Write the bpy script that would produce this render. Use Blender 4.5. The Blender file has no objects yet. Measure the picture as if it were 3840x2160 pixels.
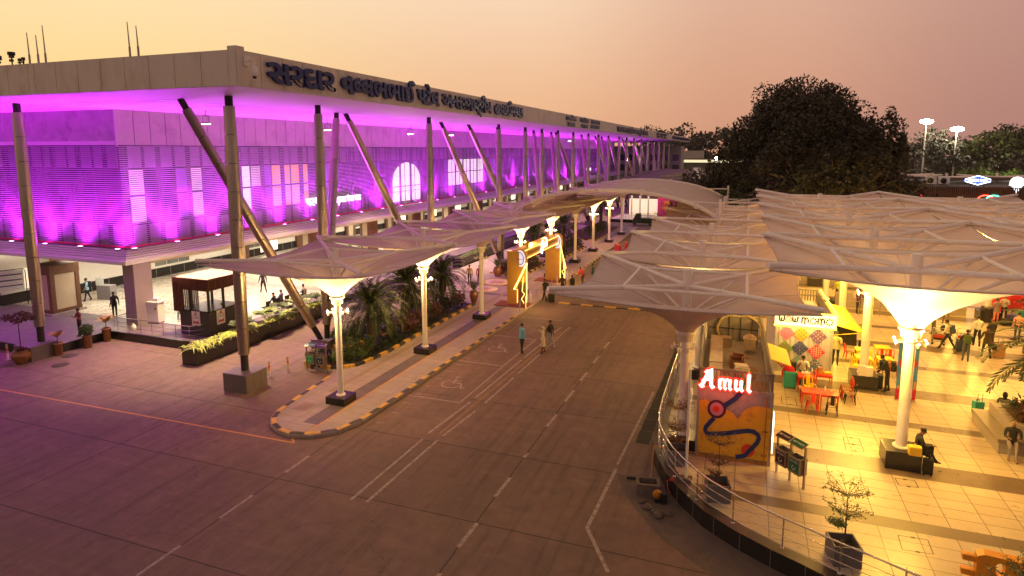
import bpy, bmesh, math, random
import numpy as np
from mathutils import Vector, Matrix
R = math.radians
random.seed(7); RNG = np.random.default_rng(11)
SC = bpy.context.scene
COL = SC.collection
# ------------------------------------------------------------------ camera
cd = bpy.data.cameras.new('camera'); cam = bpy.data.objects.new('camera', cd); COL.objects.link(cam)
cam.location = (0, 0, 11.8); cam.rotation_euler = (R(82.06), 0, R(20.40))
cd.sensor_width = 36; cd.lens = 22.25; cd.shift_y = -0.0487; cd.clip_start = .1; cd.clip_end = 3000
SC.camera = cam
# ------------------------------------------------------------------ render look
SC.view_settings.view_transform = 'Standard'; SC.view_settings.look = 'None'
SC.view_settings.exposure = 0; SC.view_settings.gamma = 1; SC.view_settings.use_curve_mapping = False
SC.cycles.use_denoising = True
SC.cycles.max_bounces = 6; SC.cycles.diffuse_bounces = 3; SC.cycles.glossy_bounces = 3
SC.cycles.transmission_bounces = 4; SC.cycles.transparent_max_bounces = 8
SC.cycles.sample_clamp_indirect = 12; SC.cycles.caustics_reflective = False; SC.cycles.caustics_refractive = False
# ------------------------------------------------------------------ dusk sky
W = bpy.data.worlds.new('World'); SC.world = W; W.use_nodes = True
nt = W.node_tree; N = nt.nodes; L = nt.links
bg = N['Background']
def wn(t, **k):
    n = N.new(t)
    for a, b in k.items(): setattr(n, a, b)
    return n
def wmath(op, a, b=None):
    n = wn('ShaderNodeMath', operation=op)
    for i, v in enumerate((a, b)):
        if v is None: continue
        if isinstance(v, (int, float)): n.inputs[i].default_value = v
        else: L.new(v, n.inputs[i])
    return n.outputs[0]
tc = wn('ShaderNodeTexCoord'); sep = wn('ShaderNodeSeparateXYZ'); L.new(tc.outputs['Generated'], sep.inputs[0])
az = wmath('ARCTAN2', sep.outputs[0], sep.outputs[1])
azn = wmath('ADD', wmath('DIVIDE', az, 2*math.pi), .5)
el = wmath('ARCSINE', sep.outputs[2])
def ramp(stops, fac):
    r = wn('ShaderNodeValToRGB'); e = r.color_ramp.elements
    r.color_ramp.interpolation = 'B_SPLINE' if False else 'EASE'
    for i, (p, c) in enumerate(stops):
        x = e[i] if i < 2 else e.new(p)
        x.position = p; x.color = (*c, 1)
    L.new(fac, r.inputs[0]); return r.outputs[0]
A = lambda d: (d+180)/360
lo = ramp([(A(-180), (.34,.22,.20)), (A(180), (.34,.22,.20)), (A(-112), (.75,.36,.13)), (A(-80), (1.,.60,.19)), (A(-52), (1.,.66,.24)),
           (A(-20), (.86,.46,.24)), (A(0), (.67,.32,.20)), (A(19), (.46,.225,.185)), (A(65), (.32,.19,.17))], azn)
hi = ramp([(A(-180), (.44,.30,.26)), (A(180), (.44,.30,.26)), (A(-110), (.75,.55,.38)), (A(-59), (1.,.83,.57)), (A(-20), (1.,.80,.60)),
           (A(0), (.78,.51,.38)), (A(19), (.62,.36,.285)), (A(70), (.36,.225,.20))], azn)
ze = wn('ShaderNodeRGB'); ze.outputs[0].default_value = (.30,.155,.115,1)
def wmix(f, a, b):
    m = wn('ShaderNodeMix', data_type='RGBA'); L.new(f, m.inputs[0]); L.new(a, m.inputs[6]); L.new(b, m.inputs[7]); return m.outputs[2]
def mr(v, a, b):
    m = wn('ShaderNodeMapRange'); L.new(v, m.inputs[0]); m.inputs[1].default_value = a; m.inputs[2].default_value = b
    m.interpolation_type = 'SMOOTHSTEP'; return m.outputs[0]
grad = wmix(mr(el, R(28), R(75)), wmix(mr(el, R(-2), R(24)), lo, hi), ze.outputs[0])
sky = wn('ShaderNodeTexSky', sky_type='NISHITA'); sky.sun_disc = False
sky.sun_elevation = R(1.0); sky.sun_rotation = R(-75); sky.dust_density = 4; sky.air_density = 1.5
addn = wn('ShaderNodeMix', data_type='RGBA', blend_type='ADD'); addn.inputs[0].default_value = .02
L.new(grad, addn.inputs[6]); L.new(sky.outputs[0], addn.inputs[7])
L.new(addn.outputs[2], bg.inputs[0]); bg.inputs[1].default_value = 1.0
# ------------------------------------------------------------------ weak after-sunset sun glow (low, from the left)
sd = bpy.data.lights.new('sun', 'SUN'); sd.energy = .5; sd.angle = R(25); sd.color = (1,.62,.34)
so = bpy.data.objects.new('sun', sd); COL.objects.link(so)
so.rotation_euler = Vector((math.sin(R(75)), -math.cos(R(75)), -.10)).to_track_quat('-Z', 'Y').to_euler()

# ================================================================== helpers
MATS = {}
def nmat(name):
    m = bpy.data.materials.new(name); m.use_nodes = True
    return m, m.node_tree.nodes, m.node_tree.links, m.node_tree.nodes['Principled BSDF']
def mat(name, col, rough=.6, metal=0., var=.14, scale=4., bump=0., spec=.4, dirt=None, dscale=.6, stretch=None, coat=0, dlo=.5, dhi=.72):
    """procedural surface: base colour broken by two noises, optional dirt patches and bump"""
    if name in MATS: return MATS[name]
    m, n, l, p = nmat(name); MATS[name] = m
    p.inputs['Roughness'].default_value = rough; p.inputs['Metallic'].default_value = metal
    p.inputs['Specular IOR Level'].default_value = spec
    if coat: p.inputs['Coat Weight'].default_value = coat; p.inputs['Coat Roughness'].default_value = .15
    t = n.new('ShaderNodeTexCoord'); src = t.outputs['Object']
    if stretch:
        mp = n.new('ShaderNodeMapping'); mp.inputs['Scale'].default_value = stretch; l.new(src, mp.inputs[0]); src = mp.outputs[0]
    a = n.new('ShaderNodeTexNoise'); a.inputs['Scale'].default_value = scale; a.inputs['Detail'].default_value = 6; a.inputs['Roughness'].default_value = .65
    l.new(src, a.inputs['Vector'])
    r = n.new('ShaderNodeValToRGB'); e = r.color_ramp.elements
    e[0].position = .28; e[1].position = .72
    e[0].color = (*[max(0, c*(1-var)) for c in col], 1); e[1].color = (*[min(1, c*(1+var)) for c in col], 1)
    l.new(a.outputs['Fac'], r.inputs[0]); out = r.outputs[0]
    if dirt:
        b = n.new('ShaderNodeTexNoise'); b.inputs['Scale'].default_value = dscale; b.inputs['Detail'].default_value = 8; b.inputs['Roughness'].default_value = .7
        l.new(src, b.inputs['Vector'])
        q = n.new('ShaderNodeMapRange'); q.inputs[1].default_value = dlo; q.inputs[2].default_value = dhi; l.new(b.outputs['Fac'], q.inputs[0])
        x = n.new('ShaderNodeMix'); x.data_type = 'RGBA'; l.new(q.outputs[0], x.inputs[0]); l.new(out, x.inputs[6]); x.inputs[7].default_value = (*dirt, 1); out = x.outputs[2]
    l.new(out, p.inputs['Base Color'])
    rr = n.new('ShaderNodeMapRange'); rr.inputs[3].default_value = max(.02, rough-.1); rr.inputs[4].default_value = min(1, rough+.12); l.new(a.outputs['Fac'], rr.inputs[0]); l.new(rr.outputs[0], p.inputs['Roughness'])
    if bump:
        bm_ = n.new('ShaderNodeBump'); bm_.inputs['Strength'].default_value = bump; bm_.inputs['Distance'].default_value = .02
        l.new(a.outputs['Fac'], bm_.inputs['Height']); l.new(bm_.outputs[0], p.inputs['Normal'])
    return m
def glow(name, col, s, base=None):
    if name in MATS: return MATS[name]
    m, n, l, p = nmat(name); MATS[name] = m
    p.inputs['Base Color'].default_value = (*(base or col), 1); p.inputs['Emission Color'].default_value = (*col, 1); p.inputs['Emission Strength'].default_value = s
    return m
class MB:
    """collects shapes into ONE mesh; self.mi is the material slot for what is added next"""
    def __init__(s): s.v = []; s.f = []; s.m = []; s.s = []; s.mi = 0; s.n = 0; s.T = None
    def add(s, v, f, smooth=False):
        v = np.asarray(v, float).reshape(-1, 3)
        if s.T is not None: v = v @ np.array(s.T)[:3, :3].T + np.array(s.T)[:3, 3]
        s.v.append(v); s.f += [tuple(i+s.n for i in q) for q in f]; s.m += [s.mi]*len(f); s.s += [smooth]*len(f); s.n += len(v); return s
    def box(s, x0, x1, y0, y1, z0, z1):
        return s.add([(x0,y0,z0),(x1,y0,z0),(x1,y1,z0),(x0,y1,z0),(x0,y0,z1),(x1,y0,z1),(x1,y1,z1),(x0,y1,z1)],
                     [(0,3,2,1),(4,5,6,7),(0,1,5,4),(1,2,6,5),(2,3,7,6),(3,0,4,7)])
    def bev(s, x0, x1, y0, y1, z0, z1, b=.02):
        """box with bevelled edges"""
        bm = bmesh.new(); bmesh.ops.create_cube(bm, size=1)
        for v in bm.verts: v.co = Vector(((x0+x1)/2+v.co.x*(x1-x0), (y0+y1)/2+v.co.y*(y1-y0), (z0+z1)/2+v.co.z*(z1-z0)))
        bmesh.ops.bevel(bm, geom=bm.edges[:], offset=b, segments=2, affect='EDGES', profile=.7)
        bm.verts.index_update(); s.add([v.co[:] for v in bm.verts], [[v.index for v in f.verts] for f in bm.faces]); bm.free(); return s
    def quad(s, a, b, c, d): return s.add([a,b,c,d], [(0,1,2,3)])
    def rect(s, x0, x1, y0, y1, z): return s.quad((x0,y0,z),(x1,y0,z),(x1,y1,z),(x0,y1,z))
    def path(s, pts, r, n=8, caps=True, closed=False):
        P = [Vector(p) for p in pts]; k = len(P); rr = r if hasattr(r, '__len__') else [r]*k
        vs = []; fs = []; up = None
        for i, p in enumerate(P):
            if closed: d = P[(i+1) % k]-P[i-1]
            else: d = P[min(i+1, k-1)]-P[max(i-1, 0)]
            d.normalize()
            if up is None: up = Vector((0,0,1)) if abs(d.z) < .95 else Vector((1,0,0))
            a = d.cross(up)
            if a.length < 1e-4: a = d.orthogonal()
            a.normalize(); b = a.cross(d); up = b.copy() if True else up
            for j in range(n):
                t = 2*math.pi*j/n; vs.append(p+(a*math.cos(t)+b*math.sin(t))*rr[i])
        K = k if closed else k-1
        for i in range(K):
            for j in range(n):
                i2 = (i+1) % k; fs.append((i*n+j, i*n+(j+1) % n, i2*n+(j+1) % n, i2*n+j))
        s.add([v[:] for v in vs], fs, True)
        if caps and not closed:
            s.add([v[:] for v in vs[:n]], [tuple(range(n))]); s.add([v[:] for v in vs[-n:]], [tuple(reversed(range(n)))])
        return s
    def tube(s, a, b, r, r2=None, n=10): return s.path([a, b], [r, r if r2 is None else r2], n)
    def lathe(s, c, prof, n=20, cap=True):
        vs = []; fs = []
        for (r, z) in prof:
            for j in range(n):
                t = 2*math.pi*j/n; vs.append((c[0]+r*math.cos(t), c[1]+r*math.sin(t), c[2]+z))
        for i in range(len(prof)-1):
            for j in range(n): fs.append((i*n+j, i*n+(j+1) % n, (i+1)*n+(j+1) % n, (i+1)*n+j))
        s.add(vs, fs, True)
        if cap:
            for i, rev in ((0, True), (len(prof)-1, False)):
                if prof[i][0] > 1e-3:
                    q = vs[i*n:(i+1)*n]; s.add(q, [tuple(reversed(range(n))) if rev else tuple(range(n))])
        return s
    def ext(s, poly, o, u, v, d):
        """polygon (2-D) extruded by vector d; o origin, u, v axes"""
        o, u, v, d = map(Vector, (o, u, v, d)); k = len(poly)
        a = [(o+u*p[0]+v*p[1]) for p in poly]; b = [p+d for p in a]
        return s.add([p[:] for p in a+b], [tuple(reversed(range(k))), tuple(range(k, 2*k))]+[(i, (i+1) % k, k+(i+1) % k, k+i) for i in range(k)])
    def poly(s, poly, o, u, v):
        o, u, v = map(Vector, (o, u, v)); return s.add([(o+u*p[0]+v*p[1])[:] for p in poly], [tuple(range(len(poly)))])
    def ball(s, c, r, n=10, m=6):
        rx, ry, rz = r if hasattr(r, '__len__') else (r, r, r); vs = []; fs = []
        for i in range(m+1):
            a = math.pi*i/m
            for j in range(n):
                t = 2*math.pi*j/n; vs.append((c[0]+rx*math.sin(a)*math.cos(t), c[1]+ry*math.sin(a)*math.sin(t), c[2]-rz*math.cos(a)))
        for i in range(m):
            for j in range(n): fs.append((i*n+j, i*n+(j+1) % n, (i+1)*n+(j+1) % n, (i+1)*n+j))
        return s.add(vs, fs, True)
    def quads(s, P):
        """P: (k,4,3) array of loose quads (leaves)"""
        P = np.asarray(P, float); k = len(P)
        return s.add(P.reshape(-1, 3), [(4*i, 4*i+1, 4*i+2, 4*i+3) for i in range(k)])
    def build(s, name, m, parent=None, loc=None):
        me = bpy.data.meshes.new(name); me.from_pydata(np.concatenate(s.v) if s.v else [], [], s.f)
        for x in (m if isinstance(m, (list, tuple)) else [m]): me.materials.append(x)
        me.polygons.foreach_set('material_index', s.m); me.polygons.foreach_set('use_smooth', s.s); me.update()
        o = bpy.data.objects.new(name, me); COL.objects.link(o)
        if parent is not None: o.parent = parent
        if loc is not None: o.location = loc
        return o
def tag(o, label=None, cat=None, group=None, kind=None):
    if label: o['label'] = label
    if cat: o['category'] = cat
    if group: o['group'] = group
    if kind: o['kind'] = kind
    return o
def thing(name, label, cat, loc=(0,0,0), rz=0, group=None):
    o = bpy.data.objects.new(name, None); COL.objects.link(o); o.empty_display_size = .2
    o.location = loc; o.rotation_euler = (0,0,R(rz)); return tag(o, label, cat, group)
def dup(o, loc=None, rz=None, label=None, parent=None, swap=None):
    c = o.copy(); COL.objects.link(c)
    if parent is not None: c.parent = parent
    if loc is not None: c.location = loc
    if rz is not None: c.rotation_euler = (0,0,R(rz))
    if label: c['label'] = label
    for ch in o.children: dup(ch, parent=c)
    return c
def lamp(kind, name, loc, e, col, parent=None, **k):
    d = bpy.data.lights.new(name, kind); d.energy = e; d.color = col
    rot = k.pop('rot', None)
    for a, b in k.items(): setattr(d, a, b)
    o = bpy.data.objects.new(name, d); COL.objects.link(o); o.location = loc
    if rot is not None: o.rotation_euler = rot
    if parent is not None: o.parent = parent
    return o
ORD = ['nearest','second','third','fourth','fifth','sixth','seventh','eighth','ninth','tenth','eleventh','twelfth','thirteenth','fourteenth','fifteenth','sixteenth']
def nth(i): return ORD[i] if i == 0 else ORD[i]+' nearest'
# ---- lettering: Blender's own text outlines turned into mesh
def txt_mesh(body, bold=.0, depth=0., res=3):
    c = bpy.data.curves.new('t', 'FONT'); c.body = body; c.size = 1; c.offset = bold; c.extrude = depth; c.resolution_u = res
    o = bpy.data.objects.new('t', c); COL.objects.link(o)
    dg = bpy.context.evaluated_depsgraph_get(); me = bpy.data.meshes.new_from_object(o.evaluated_get(dg))
    v = np.array([x.co[:] for x in me.vertices]).reshape(-1, 3); f = [tuple(p.vertices) for p in me.polygons]
    bpy.data.objects.remove(o); bpy.data.curves.remove(c); bpy.data.meshes.remove(me); return v, f
def advance(t, bold):
    a, _ = txt_mesh(t+'l', bold); b, _ = txt_mesh('l', bold); return a[:, 0].max()-b[:, 0].max()
def clipx(v, f, x):
    bm = bmesh.new(); vs = [bm.verts.new(p) for p in v]
    for q in f:
        try: bm.faces.new([vs[i] for i in q])
        except ValueError: pass
    bmesh.ops.bisect_plane(bm, geom=bm.verts[:]+bm.edges[:]+bm.faces[:], plane_co=(x,0,0), plane_no=(1,0,0), clear_outer=True)
    bm.verts.index_update(); r = (np.array([q.co[:] for q in bm.verts]), [tuple(w.index for w in q.verts) for q in bm.faces]); bm.free(); return r
def letters(mb, toks, o, u, v, w=None, h=None, bold=.02, depth=.05):
    """toks: str or (str, keep) half forms; scaled to width w and/or unit height h; o baseline start"""
    x = 0; parts = []
    for t in ([toks] if isinstance(toks, str) else toks):
        if isinstance(t, tuple):
            a, f = txt_mesh(t[0], bold, depth); adv = advance(t[0], bold)
            a, f = clipx(a, f, adv*t[1]); a = a+np.array([x,0,0]); x += adv*t[1]*.96
        else:
            a, f = txt_mesh(t, bold, depth); a = a+np.array([x,0,0]); x += advance(t, bold)
        parts.append((a, f))
    sx = (w/x) if w else h
    sy = h if h else sx
    o, u, v = Vector(o), Vector(u).normalized(), Vector(v).normalized(); n = u.cross(v)
    for a, f in parts:
        if not len(a): continue
        q = np.outer(a[:,0]*sx, u)+np.outer(a[:,1]*sy, v)+np.outer(a[:,2], n)+np.array(o)
        mb.add(q, f)
    return mb
# ================================================================== materials with a layout of their own
def lay(name, base, lines, jc, patch=None, rough=.75, var=.2, jw=.03, bump=.15, streak=None):
    """slabbed ground: noise-broken base, joint lines every lines=(dx,dy,ox,oy) metres, darker wear patches"""
    m, n, l, p = nmat(name); MATS[name] = m
    t = n.new('ShaderNodeTexCoord'); src = t.outputs['Object']
    sp = n.new('ShaderNodeSeparateXYZ'); l.new(src, sp.inputs[0])
    def mth(op, a, b=None):
        q = n.new('ShaderNodeMath'); q.operation = op
        for i, v in enumerate((a, b)):
            if v is None: continue
            if isinstance(v, (int, float)): q.inputs[i].default_value = v
            else: l.new(v, q.inputs[i])
        return q.outputs[0]
    def noise(sc, det=7, ro=.65, vec=None):
        q = n.new('ShaderNodeTexNoise'); q.inputs['Scale'].default_value = sc; q.inputs['Detail'].default_value = det; q.inputs['Roughness'].default_value = ro
        l.new(vec or src, q.inputs['Vector']); return q.outputs['Fac']
    def mrg(v, a, b, c=0, d=1):
        q = n.new('ShaderNodeMapRange'); l.new(v, q.inputs[0])
        for i, x in enumerate((a, b, c, d)): q.inputs[1+i].default_value = x
        return q.outputs[0]
    def mix(f, a, b, bt='MIX'):
        q = n.new('ShaderNodeMix'); q.data_type = 'RGBA'; q.blend_type = bt
        for i, v in ((0, f), (6, a), (7, b)):
            if isinstance(v, tuple): q.inputs[i].default_value = (*v, 1)
            elif isinstance(v, (int, float)): q.inputs[i].default_value = v
            else: l.new(v, q.inputs[i])
        return q.outputs[2]
    col = mix(mrg(noise(1.7), .3, .7), tuple(c*(1-var) for c in base), tuple(c*(1+var) for c in base))
    col = mix(mrg(noise(38, 3), .35, .65, 0, .25), col, tuple(c*.6 for c in base))
    if lines:
        dx, dy, ox, oy = lines
        # every slab a slightly different tone
        cx = mth('FLOOR', mth('DIVIDE', mth('ADD', sp.outputs[0], ox), dx)); cy = mth('FLOOR', mth('DIVIDE', mth('ADD', sp.outputs[1], oy), dy))
        cb = n.new('ShaderNodeCombineXYZ'); l.new(cx, cb.inputs[0]); l.new(cy, cb.inputs[1])
        wn_ = n.new('ShaderNodeTexWhiteNoise'); wn_.noise_dimensions = '2D'; l.new(cb.outputs[0], wn_.inputs['Vector'])
        col = mix(mrg(wn_.outputs['Value'], 0, 1, 0, .36), col, tuple(c*.62 for c in base))
    if streak:
        mp = n.new('ShaderNodeMapping'); mp.inputs['Scale'].default_value = streak; l.new(src, mp.inputs[0])
        col = mix(mrg(noise(1.2, 5, .6, mp.outputs[0]), .5, .75, 0, .45), col, tuple(c*.5 for c in base))
    if streak:
        mp2 = n.new('ShaderNodeMapping'); mp2.inputs['Scale'].default_value = (2.2,.10,1); l.new(src, mp2.inputs[0])
        col = mix(mrg(noise(1.6, 6, .7, mp2.outputs[0]), .50, .68, 0, .7), col, tuple(c*.42 for c in base))
        mp3 = n.new('ShaderNodeMapping'); mp3.inputs['Scale'].default_value = (.15,2.6,1); mp3.inputs['Rotation'].default_value = (0,0,.5); l.new(src, mp3.inputs[0])
        col = mix(mrg(noise(1.3, 6, .7, mp3.outputs[0]), .55, .72, 0, .35), col, tuple(min(1,c*1.5) for c in base))
        vo = n.new('ShaderNodeTexVoronoi'); vo.feature = 'DISTANCE_TO_EDGE'; vo.inputs['Scale'].default_value = .16; l.new(src, vo.inputs['Vector'])
        nz = n.new('ShaderNodeVectorMath'); nz.operation = 'ADD'; l.new(src, nz.inputs[0]); cn = n.new('ShaderNodeTexNoise'); cn.inputs['Scale'].default_value = .8; cn.inputs['Detail'].default_value = 8; l.new(src, cn.inputs['Vector']); sc_ = n.new('ShaderNodeVectorMath'); sc_.operation = 'SCALE'; sc_.inputs['Scale'].default_value = 2.2; l.new(cn.outputs['Color'], sc_.inputs[0]); l.new(sc_.outputs[0], nz.inputs[1]); l.new(nz.outputs[0], vo.inputs['Vector'])
        col = mix(mrg(vo.outputs['Distance'], .0, .004, .55, 0), col, tuple(c*.3 for c in base))
    if patch:
        col = mix(mrg(noise(.33, 9, .75), .52, .68, 0, .8), col, patch)
        col = mix(mrg(noise(1.1, 9, .8), .60, .70, 0, .75), col, tuple(c*.55 for c in base))
    hgt = noise(30, 4)
    if lines:
        w = mth('ADD', sp.outputs[0], mth('MULTIPLY', mth('SUBTRACT', noise(2.2, 4), .5), jw*1.2))
        a = mth('PINGPONG', mth('ADD', w, ox), dx/2); b = mth('PINGPONG', mth('ADD', sp.outputs[1], oy), dy/2)
        j = mth('MAXIMUM', mrg(a, jw*.5, jw, 1, 0), mrg(b, jw*.5, jw, 1, 0))
        col = mix(mth('MULTIPLY', j, .85), col, jc)
    l.new(col, p.inputs['Base Color'])
    l.new(mrg(noise(3), .3, .7, rough-.12, min(1, rough+.1)), p.inputs['Roughness'])
    bp = n.new('ShaderNodeBump'); bp.inputs['Strength'].default_value = bump; bp.inputs['Distance'].default_value = .01; l.new(hgt, bp.inputs['Height']); l.new(bp.outputs[0], p.inputs['Normal'])
    return m
ROAD = lay('road concrete', (.19,.118,.086), (7.86, 4.6, 7.62+3.93*2, 1.2), (.035,.026,.022), (.115,.078,.060), .78, .2, .035, .35, (.5,.08,1))
PAVE = lay('pavement tile', (.37,.30,.265), (1.2, .6, 0, 0), (.14,.10,.085), (.29,.22,.19), .7, .12, .012)
PLAZ = lay('plaza tile', (.53,.44,.33), (1.02, .60, -.06, .0), (.09,.06,.035), None, .36, .10, .018, .04)
PLZD = lay('plaza tile dark', (.155,.11,.078), (1.02, .60, -.06, .0), (.10,.07,.045), None, .36, .1, .011, .04)
TFLR = lay('terminal floor', (.56,.49,.40), (.9, .9, 0, 0), (.38,.32,.26), None, .3, .06, .008, .02)
TFLD = lay('terminal floor dark', (.17,.135,.13), (.6, .6, 0, 0), (.08,.06,.06), None, .55, .1, .012, .05)
GREYB = lay('pavement band', (.13,.105,.10), (.6, 1.2, 0, 0), (.07,.055,.05), None, .6, .12, .012)
GRAN = mat('black granite', (.022,.019,.018), .22, var=.5, scale=90, spec=.5)
GRANL = mat('speckled granite', (.30,.26,.235), .4, var=.45, scale=70)
WPAINT = mat('white paint', (.80,.74,.67), .45, var=.06, scale=3, dirt=(.44,.36,.30), dscale=2.2, dlo=.58, dhi=.75)
STEELW = mat('white steel rusty', (.82,.74,.67), .38, var=.05, scale=3, dirt=(.30,.19,.13), dscale=2.6, dlo=.60, dhi=.74)
MEMB, n_, l_, p_ = nmat('tensile fabric'); MATS['tensile fabric'] = MEMB
def _memb(m, n, l, p, col, dirt):
    t = n.new('ShaderNodeTexCoord'); a = n.new('ShaderNodeTexNoise'); a.inputs['Scale'].default_value = .9; a.inputs['Detail'].default_value = 8; a.inputs['Roughness'].default_value = .7
    l.new(t.outputs['Object'], a.inputs[0])
    mp = n.new('ShaderNodeMapping'); mp.inputs['Scale'].default_value = (1.3,1.1,1); l.new(t.outputs['Object'], mp.inputs[0])
    b = n.new('ShaderNodeTexNoise'); b.inputs['Scale'].default_value = 1.; b.inputs['Detail'].default_value = 5; l.new(mp.outputs[0], b.inputs[0])
    ad = n.new('ShaderNodeMath'); ad.operation = 'MULTIPLY'; l.new(a.outputs['Fac'], ad.inputs[0]); l.new(b.outputs['Fac'], ad.inputs[1])
    r = n.new('ShaderNodeValToRGB'); e = r.color_ramp.elements; e[0].position = .16; e[1].position = .42; e[0].color = (*col, 1); e[1].color = (*dirt, 1)
    l.new(ad.outputs[0], r.inputs[0]); l.new(r.outputs[0], p.inputs['Base Color']); p.inputs['Roughness'].default_value = .7
    tr = n.new('ShaderNodeBsdfTranslucent'); l.new(r.outputs[0], tr.inputs[0]); mx = n.new('ShaderNodeMixShader'); mx.inputs[0].default_value = .11
    l.new(p.outputs[0], mx.inputs[1]); l.new(tr.outputs[0], mx.inputs[2]); l.new(mx.outputs[0], n['Material Output'].inputs['Surface'])
_memb(MEMB, n_, l_, p_, (.60,.465,.425), (.50,.375,.34))
STEEL = mat('brushed steel', (.46,.39,.345), .32, 1., var=.12, scale=2.5, stretch=(14,14,.6))
DSTEEL = mat('dark steel', (.045,.04,.04), .45, .6, var=.2)
RAILM = mat('polished rail steel', (.62,.58,.55), .2, 1., var=.05)
ALU = mat('aluminium panel', (.50,.45,.43), .45, .15, var=.05, scale=1.3, dirt=(.36,.31,.29), dscale=.8)
FASC = mat('fascia panel', (.62,.555,.51), .5, .05, var=.07, scale=1.2, dirt=(.47,.40,.35), dscale=1.4, stretch=(1,1,.35))
SOFF = mat('soffit panel', (.62,.58,.60), .45, var=.05, scale=.5)
SLAT = mat('louvre slat', (.44,.37,.44), .4, .3, var=.06)
PLAS = mat('plaster', (.42,.37,.40), .85, var=.18, scale=1.1, dirt=(.27,.22,.24), dscale=.9)
JOINT = mat('joint dark', (.05,.042,.04), .8)
GLASSD = mat('dark glazing', (.03,.028,.05), .08, .0, var=.3, spec=.8)
WHITEW = mat('white wall', (.70,.66,.60), .7, var=.05)
BROWNP = mat('brown cladding', (.15,.065,.035), .55, var=.2, scale=3)
CREAMP = mat('cream cladding', (.50,.40,.28), .6, var=.08, scale=2)
GRCLAD = mat('grey cladding', (.27,.24,.245), .5, .1, var=.06)
KY = mat('kerb yellow paint', (.62,.36,.06), .6, var=.2, scale=8, dirt=(.26,.16,.06), dscale=5)
KB = mat('kerb black paint', (.03,.028,.027), .6, var=.35, scale=8, dirt=(.12,.10,.085), dscale=5)
LINEW = mat('road paint white', (.36,.30,.26), .75, var=.22, scale=9, dirt=(.20,.14,.11), dscale=5, dlo=.46, dhi=.62)
LINEY = mat('road paint yellow', (.55,.27,.05), .7, var=.2, scale=9, dirt=(.28,.19,.12), dscale=4)
SOIL = mat('soil', (.06,.038,.025), .95, var=.5, scale=9, bump=.6)
RED = mat('red plastic', (.52,.02,.02), .4, var=.12); ORNG = mat('orange plastic', (.75,.30,.02), .45, var=.1)
YEL = mat('yellow enamel', (.80,.58,.03), .35, var=.06); BLK = mat('black matt', (.012,.011,.011), .5, var=.3)
BLUEL = mat('blue sign letters', (.012,.025,.14), .35, var=.1); TEAL = mat('teal shell', (.03,.30,.28), .35, var=.1)
CHROME = mat('chrome', (.7,.68,.66), .15, 1., var=.04)
GOLD = mat('gold cladding', (.62,.36,.06), .45, .2, var=.12)
COPPER = mat('glazed brown pot', (.22,.075,.02), .15, var=.35, scale=6, spec=.6, coat=.6)
PLWHITE = mat('white plastic', (.75,.72,.68), .35, var=.04)
LEAF = [mat('leaf dark', (.021,.030,.010), .55, var=.4, scale=2), mat('leaf mid', (.055,.085,.022), .5, var=.4, scale=2),
        mat('leaf light', (.15,.21,.05), .5, var=.4, scale=3), mat('leaf variegated', (.50,.56,.13), .5, var=.4, scale=5),
        mat('leaf bronze', (.10,.045,.025), .5, var=.4, scale=2), mat('leaf golden', (.45,.25,.04), .5, var=.3, scale=3),
        mat('leaf tree', (.033,.030,.014), .6, var=.45, scale=.6), mat('leaf autumn', (.24,.12,.045), .55, var=.35, scale=4)]
BARK = mat('bark', (.10,.075,.05), .9, var=.4, scale=7, bump=.5)
WARM = (1, .60, .20); GOLDL = (1, .57, .08)
BULB = glow('lamp warm', (1,.80,.48), 30); BULBC = glow('lamp white', (1,.95,.85), 40); LEDP = glow('lamp purple', (.86,.28,1), 16)

# ================================================================== SETTING
g = MB(); g.rect(-900,900,-120,1500,0); tag(g.build('ground', mat('far ground', (.10,.08,.06), .9, var=.3, scale=.05)), kind='structure').location.z = -.01
g = MB(); g.rect(-120,-27.9,-20,25.2,0); g.rect(-27.9,30,-20,180,0); g.rect(-37.2,-27.9,25.2,27.4,0); tag(g.build('road', ROAD), kind='structure')
# --- road markings, 4 mm sheets
mk = MB()
def strip(pts, w):
    for (a, b) in zip(pts[:-1], pts[1:]):
        a = Vector((*a, .004)); b = Vector((*b, .004)); d = (b-a).normalized(); q = Vector((-d.y, d.x, 0))*w/2
        mk.quad((a-q)[:], (b-q)[:], (b+q)[:], (a+q)[:])
for y0, y1 in ((8.6,9.9),(11.55,13.02),(14.54,16.0),(17.64,19.03)): strip([(-15.5,y0),(-15.5,y1)], .11)
for y0, y1 in ((11,12.4),(13.4,14.6),(15.84,17.2),(18.81,20.2),(21.8,22.2),(24.76,26.09),(27.68,29.2),(30.6,31.95),(33.48,34.77),(36.3,37.7)): strip([(-7.62,y0),(-7.58,y1)], .13)
strip([(-3.17,16.3),(-4.2,18.1)], .12); strip([(-4.23,18.1),(-4.1,22.2)], .12); strip([(-4.12,22.5),(-3.85,30.4)], .1)
strip([(-12.15,16.9),(-12.05,21.84)], .11); strip([(-11.57,17.0),(-11.43,21.94)], .11)
strip([(-12.08,22.4),(-11.8,26.1)], .11); strip([(-11.78,26.6),(-11.55,32.6)], .11); strip([(-11.52,33),(-11.3,39.9)], .11)
strip([(-11.4,22.4),(-11.15,25.2)], .11); strip([(-11.1,26.2),(-11.0,29.8)], .11); strip([(-10.98,30.5),(-10.75,40.1)], .11)
strip([(-15.0,25.79),(-12.27,25.82)], .09); strip([(-12.23,25.8),(-12.15,31.3)], .09); strip([(-14.92,31.27),(-12.15,31.3)], .09)
strip([(-12.15,31.3),(-12.0,36.6)], .09); strip([(-14.9,36.6),(-12.0,36.6)], .09); strip([(-14.7,41.4),(-11.6,41.4)], .09)
for k in range(6): strip([(-7.6,50+k*4.4),(-7.6,51.6+k*4.4)], .13)
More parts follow.
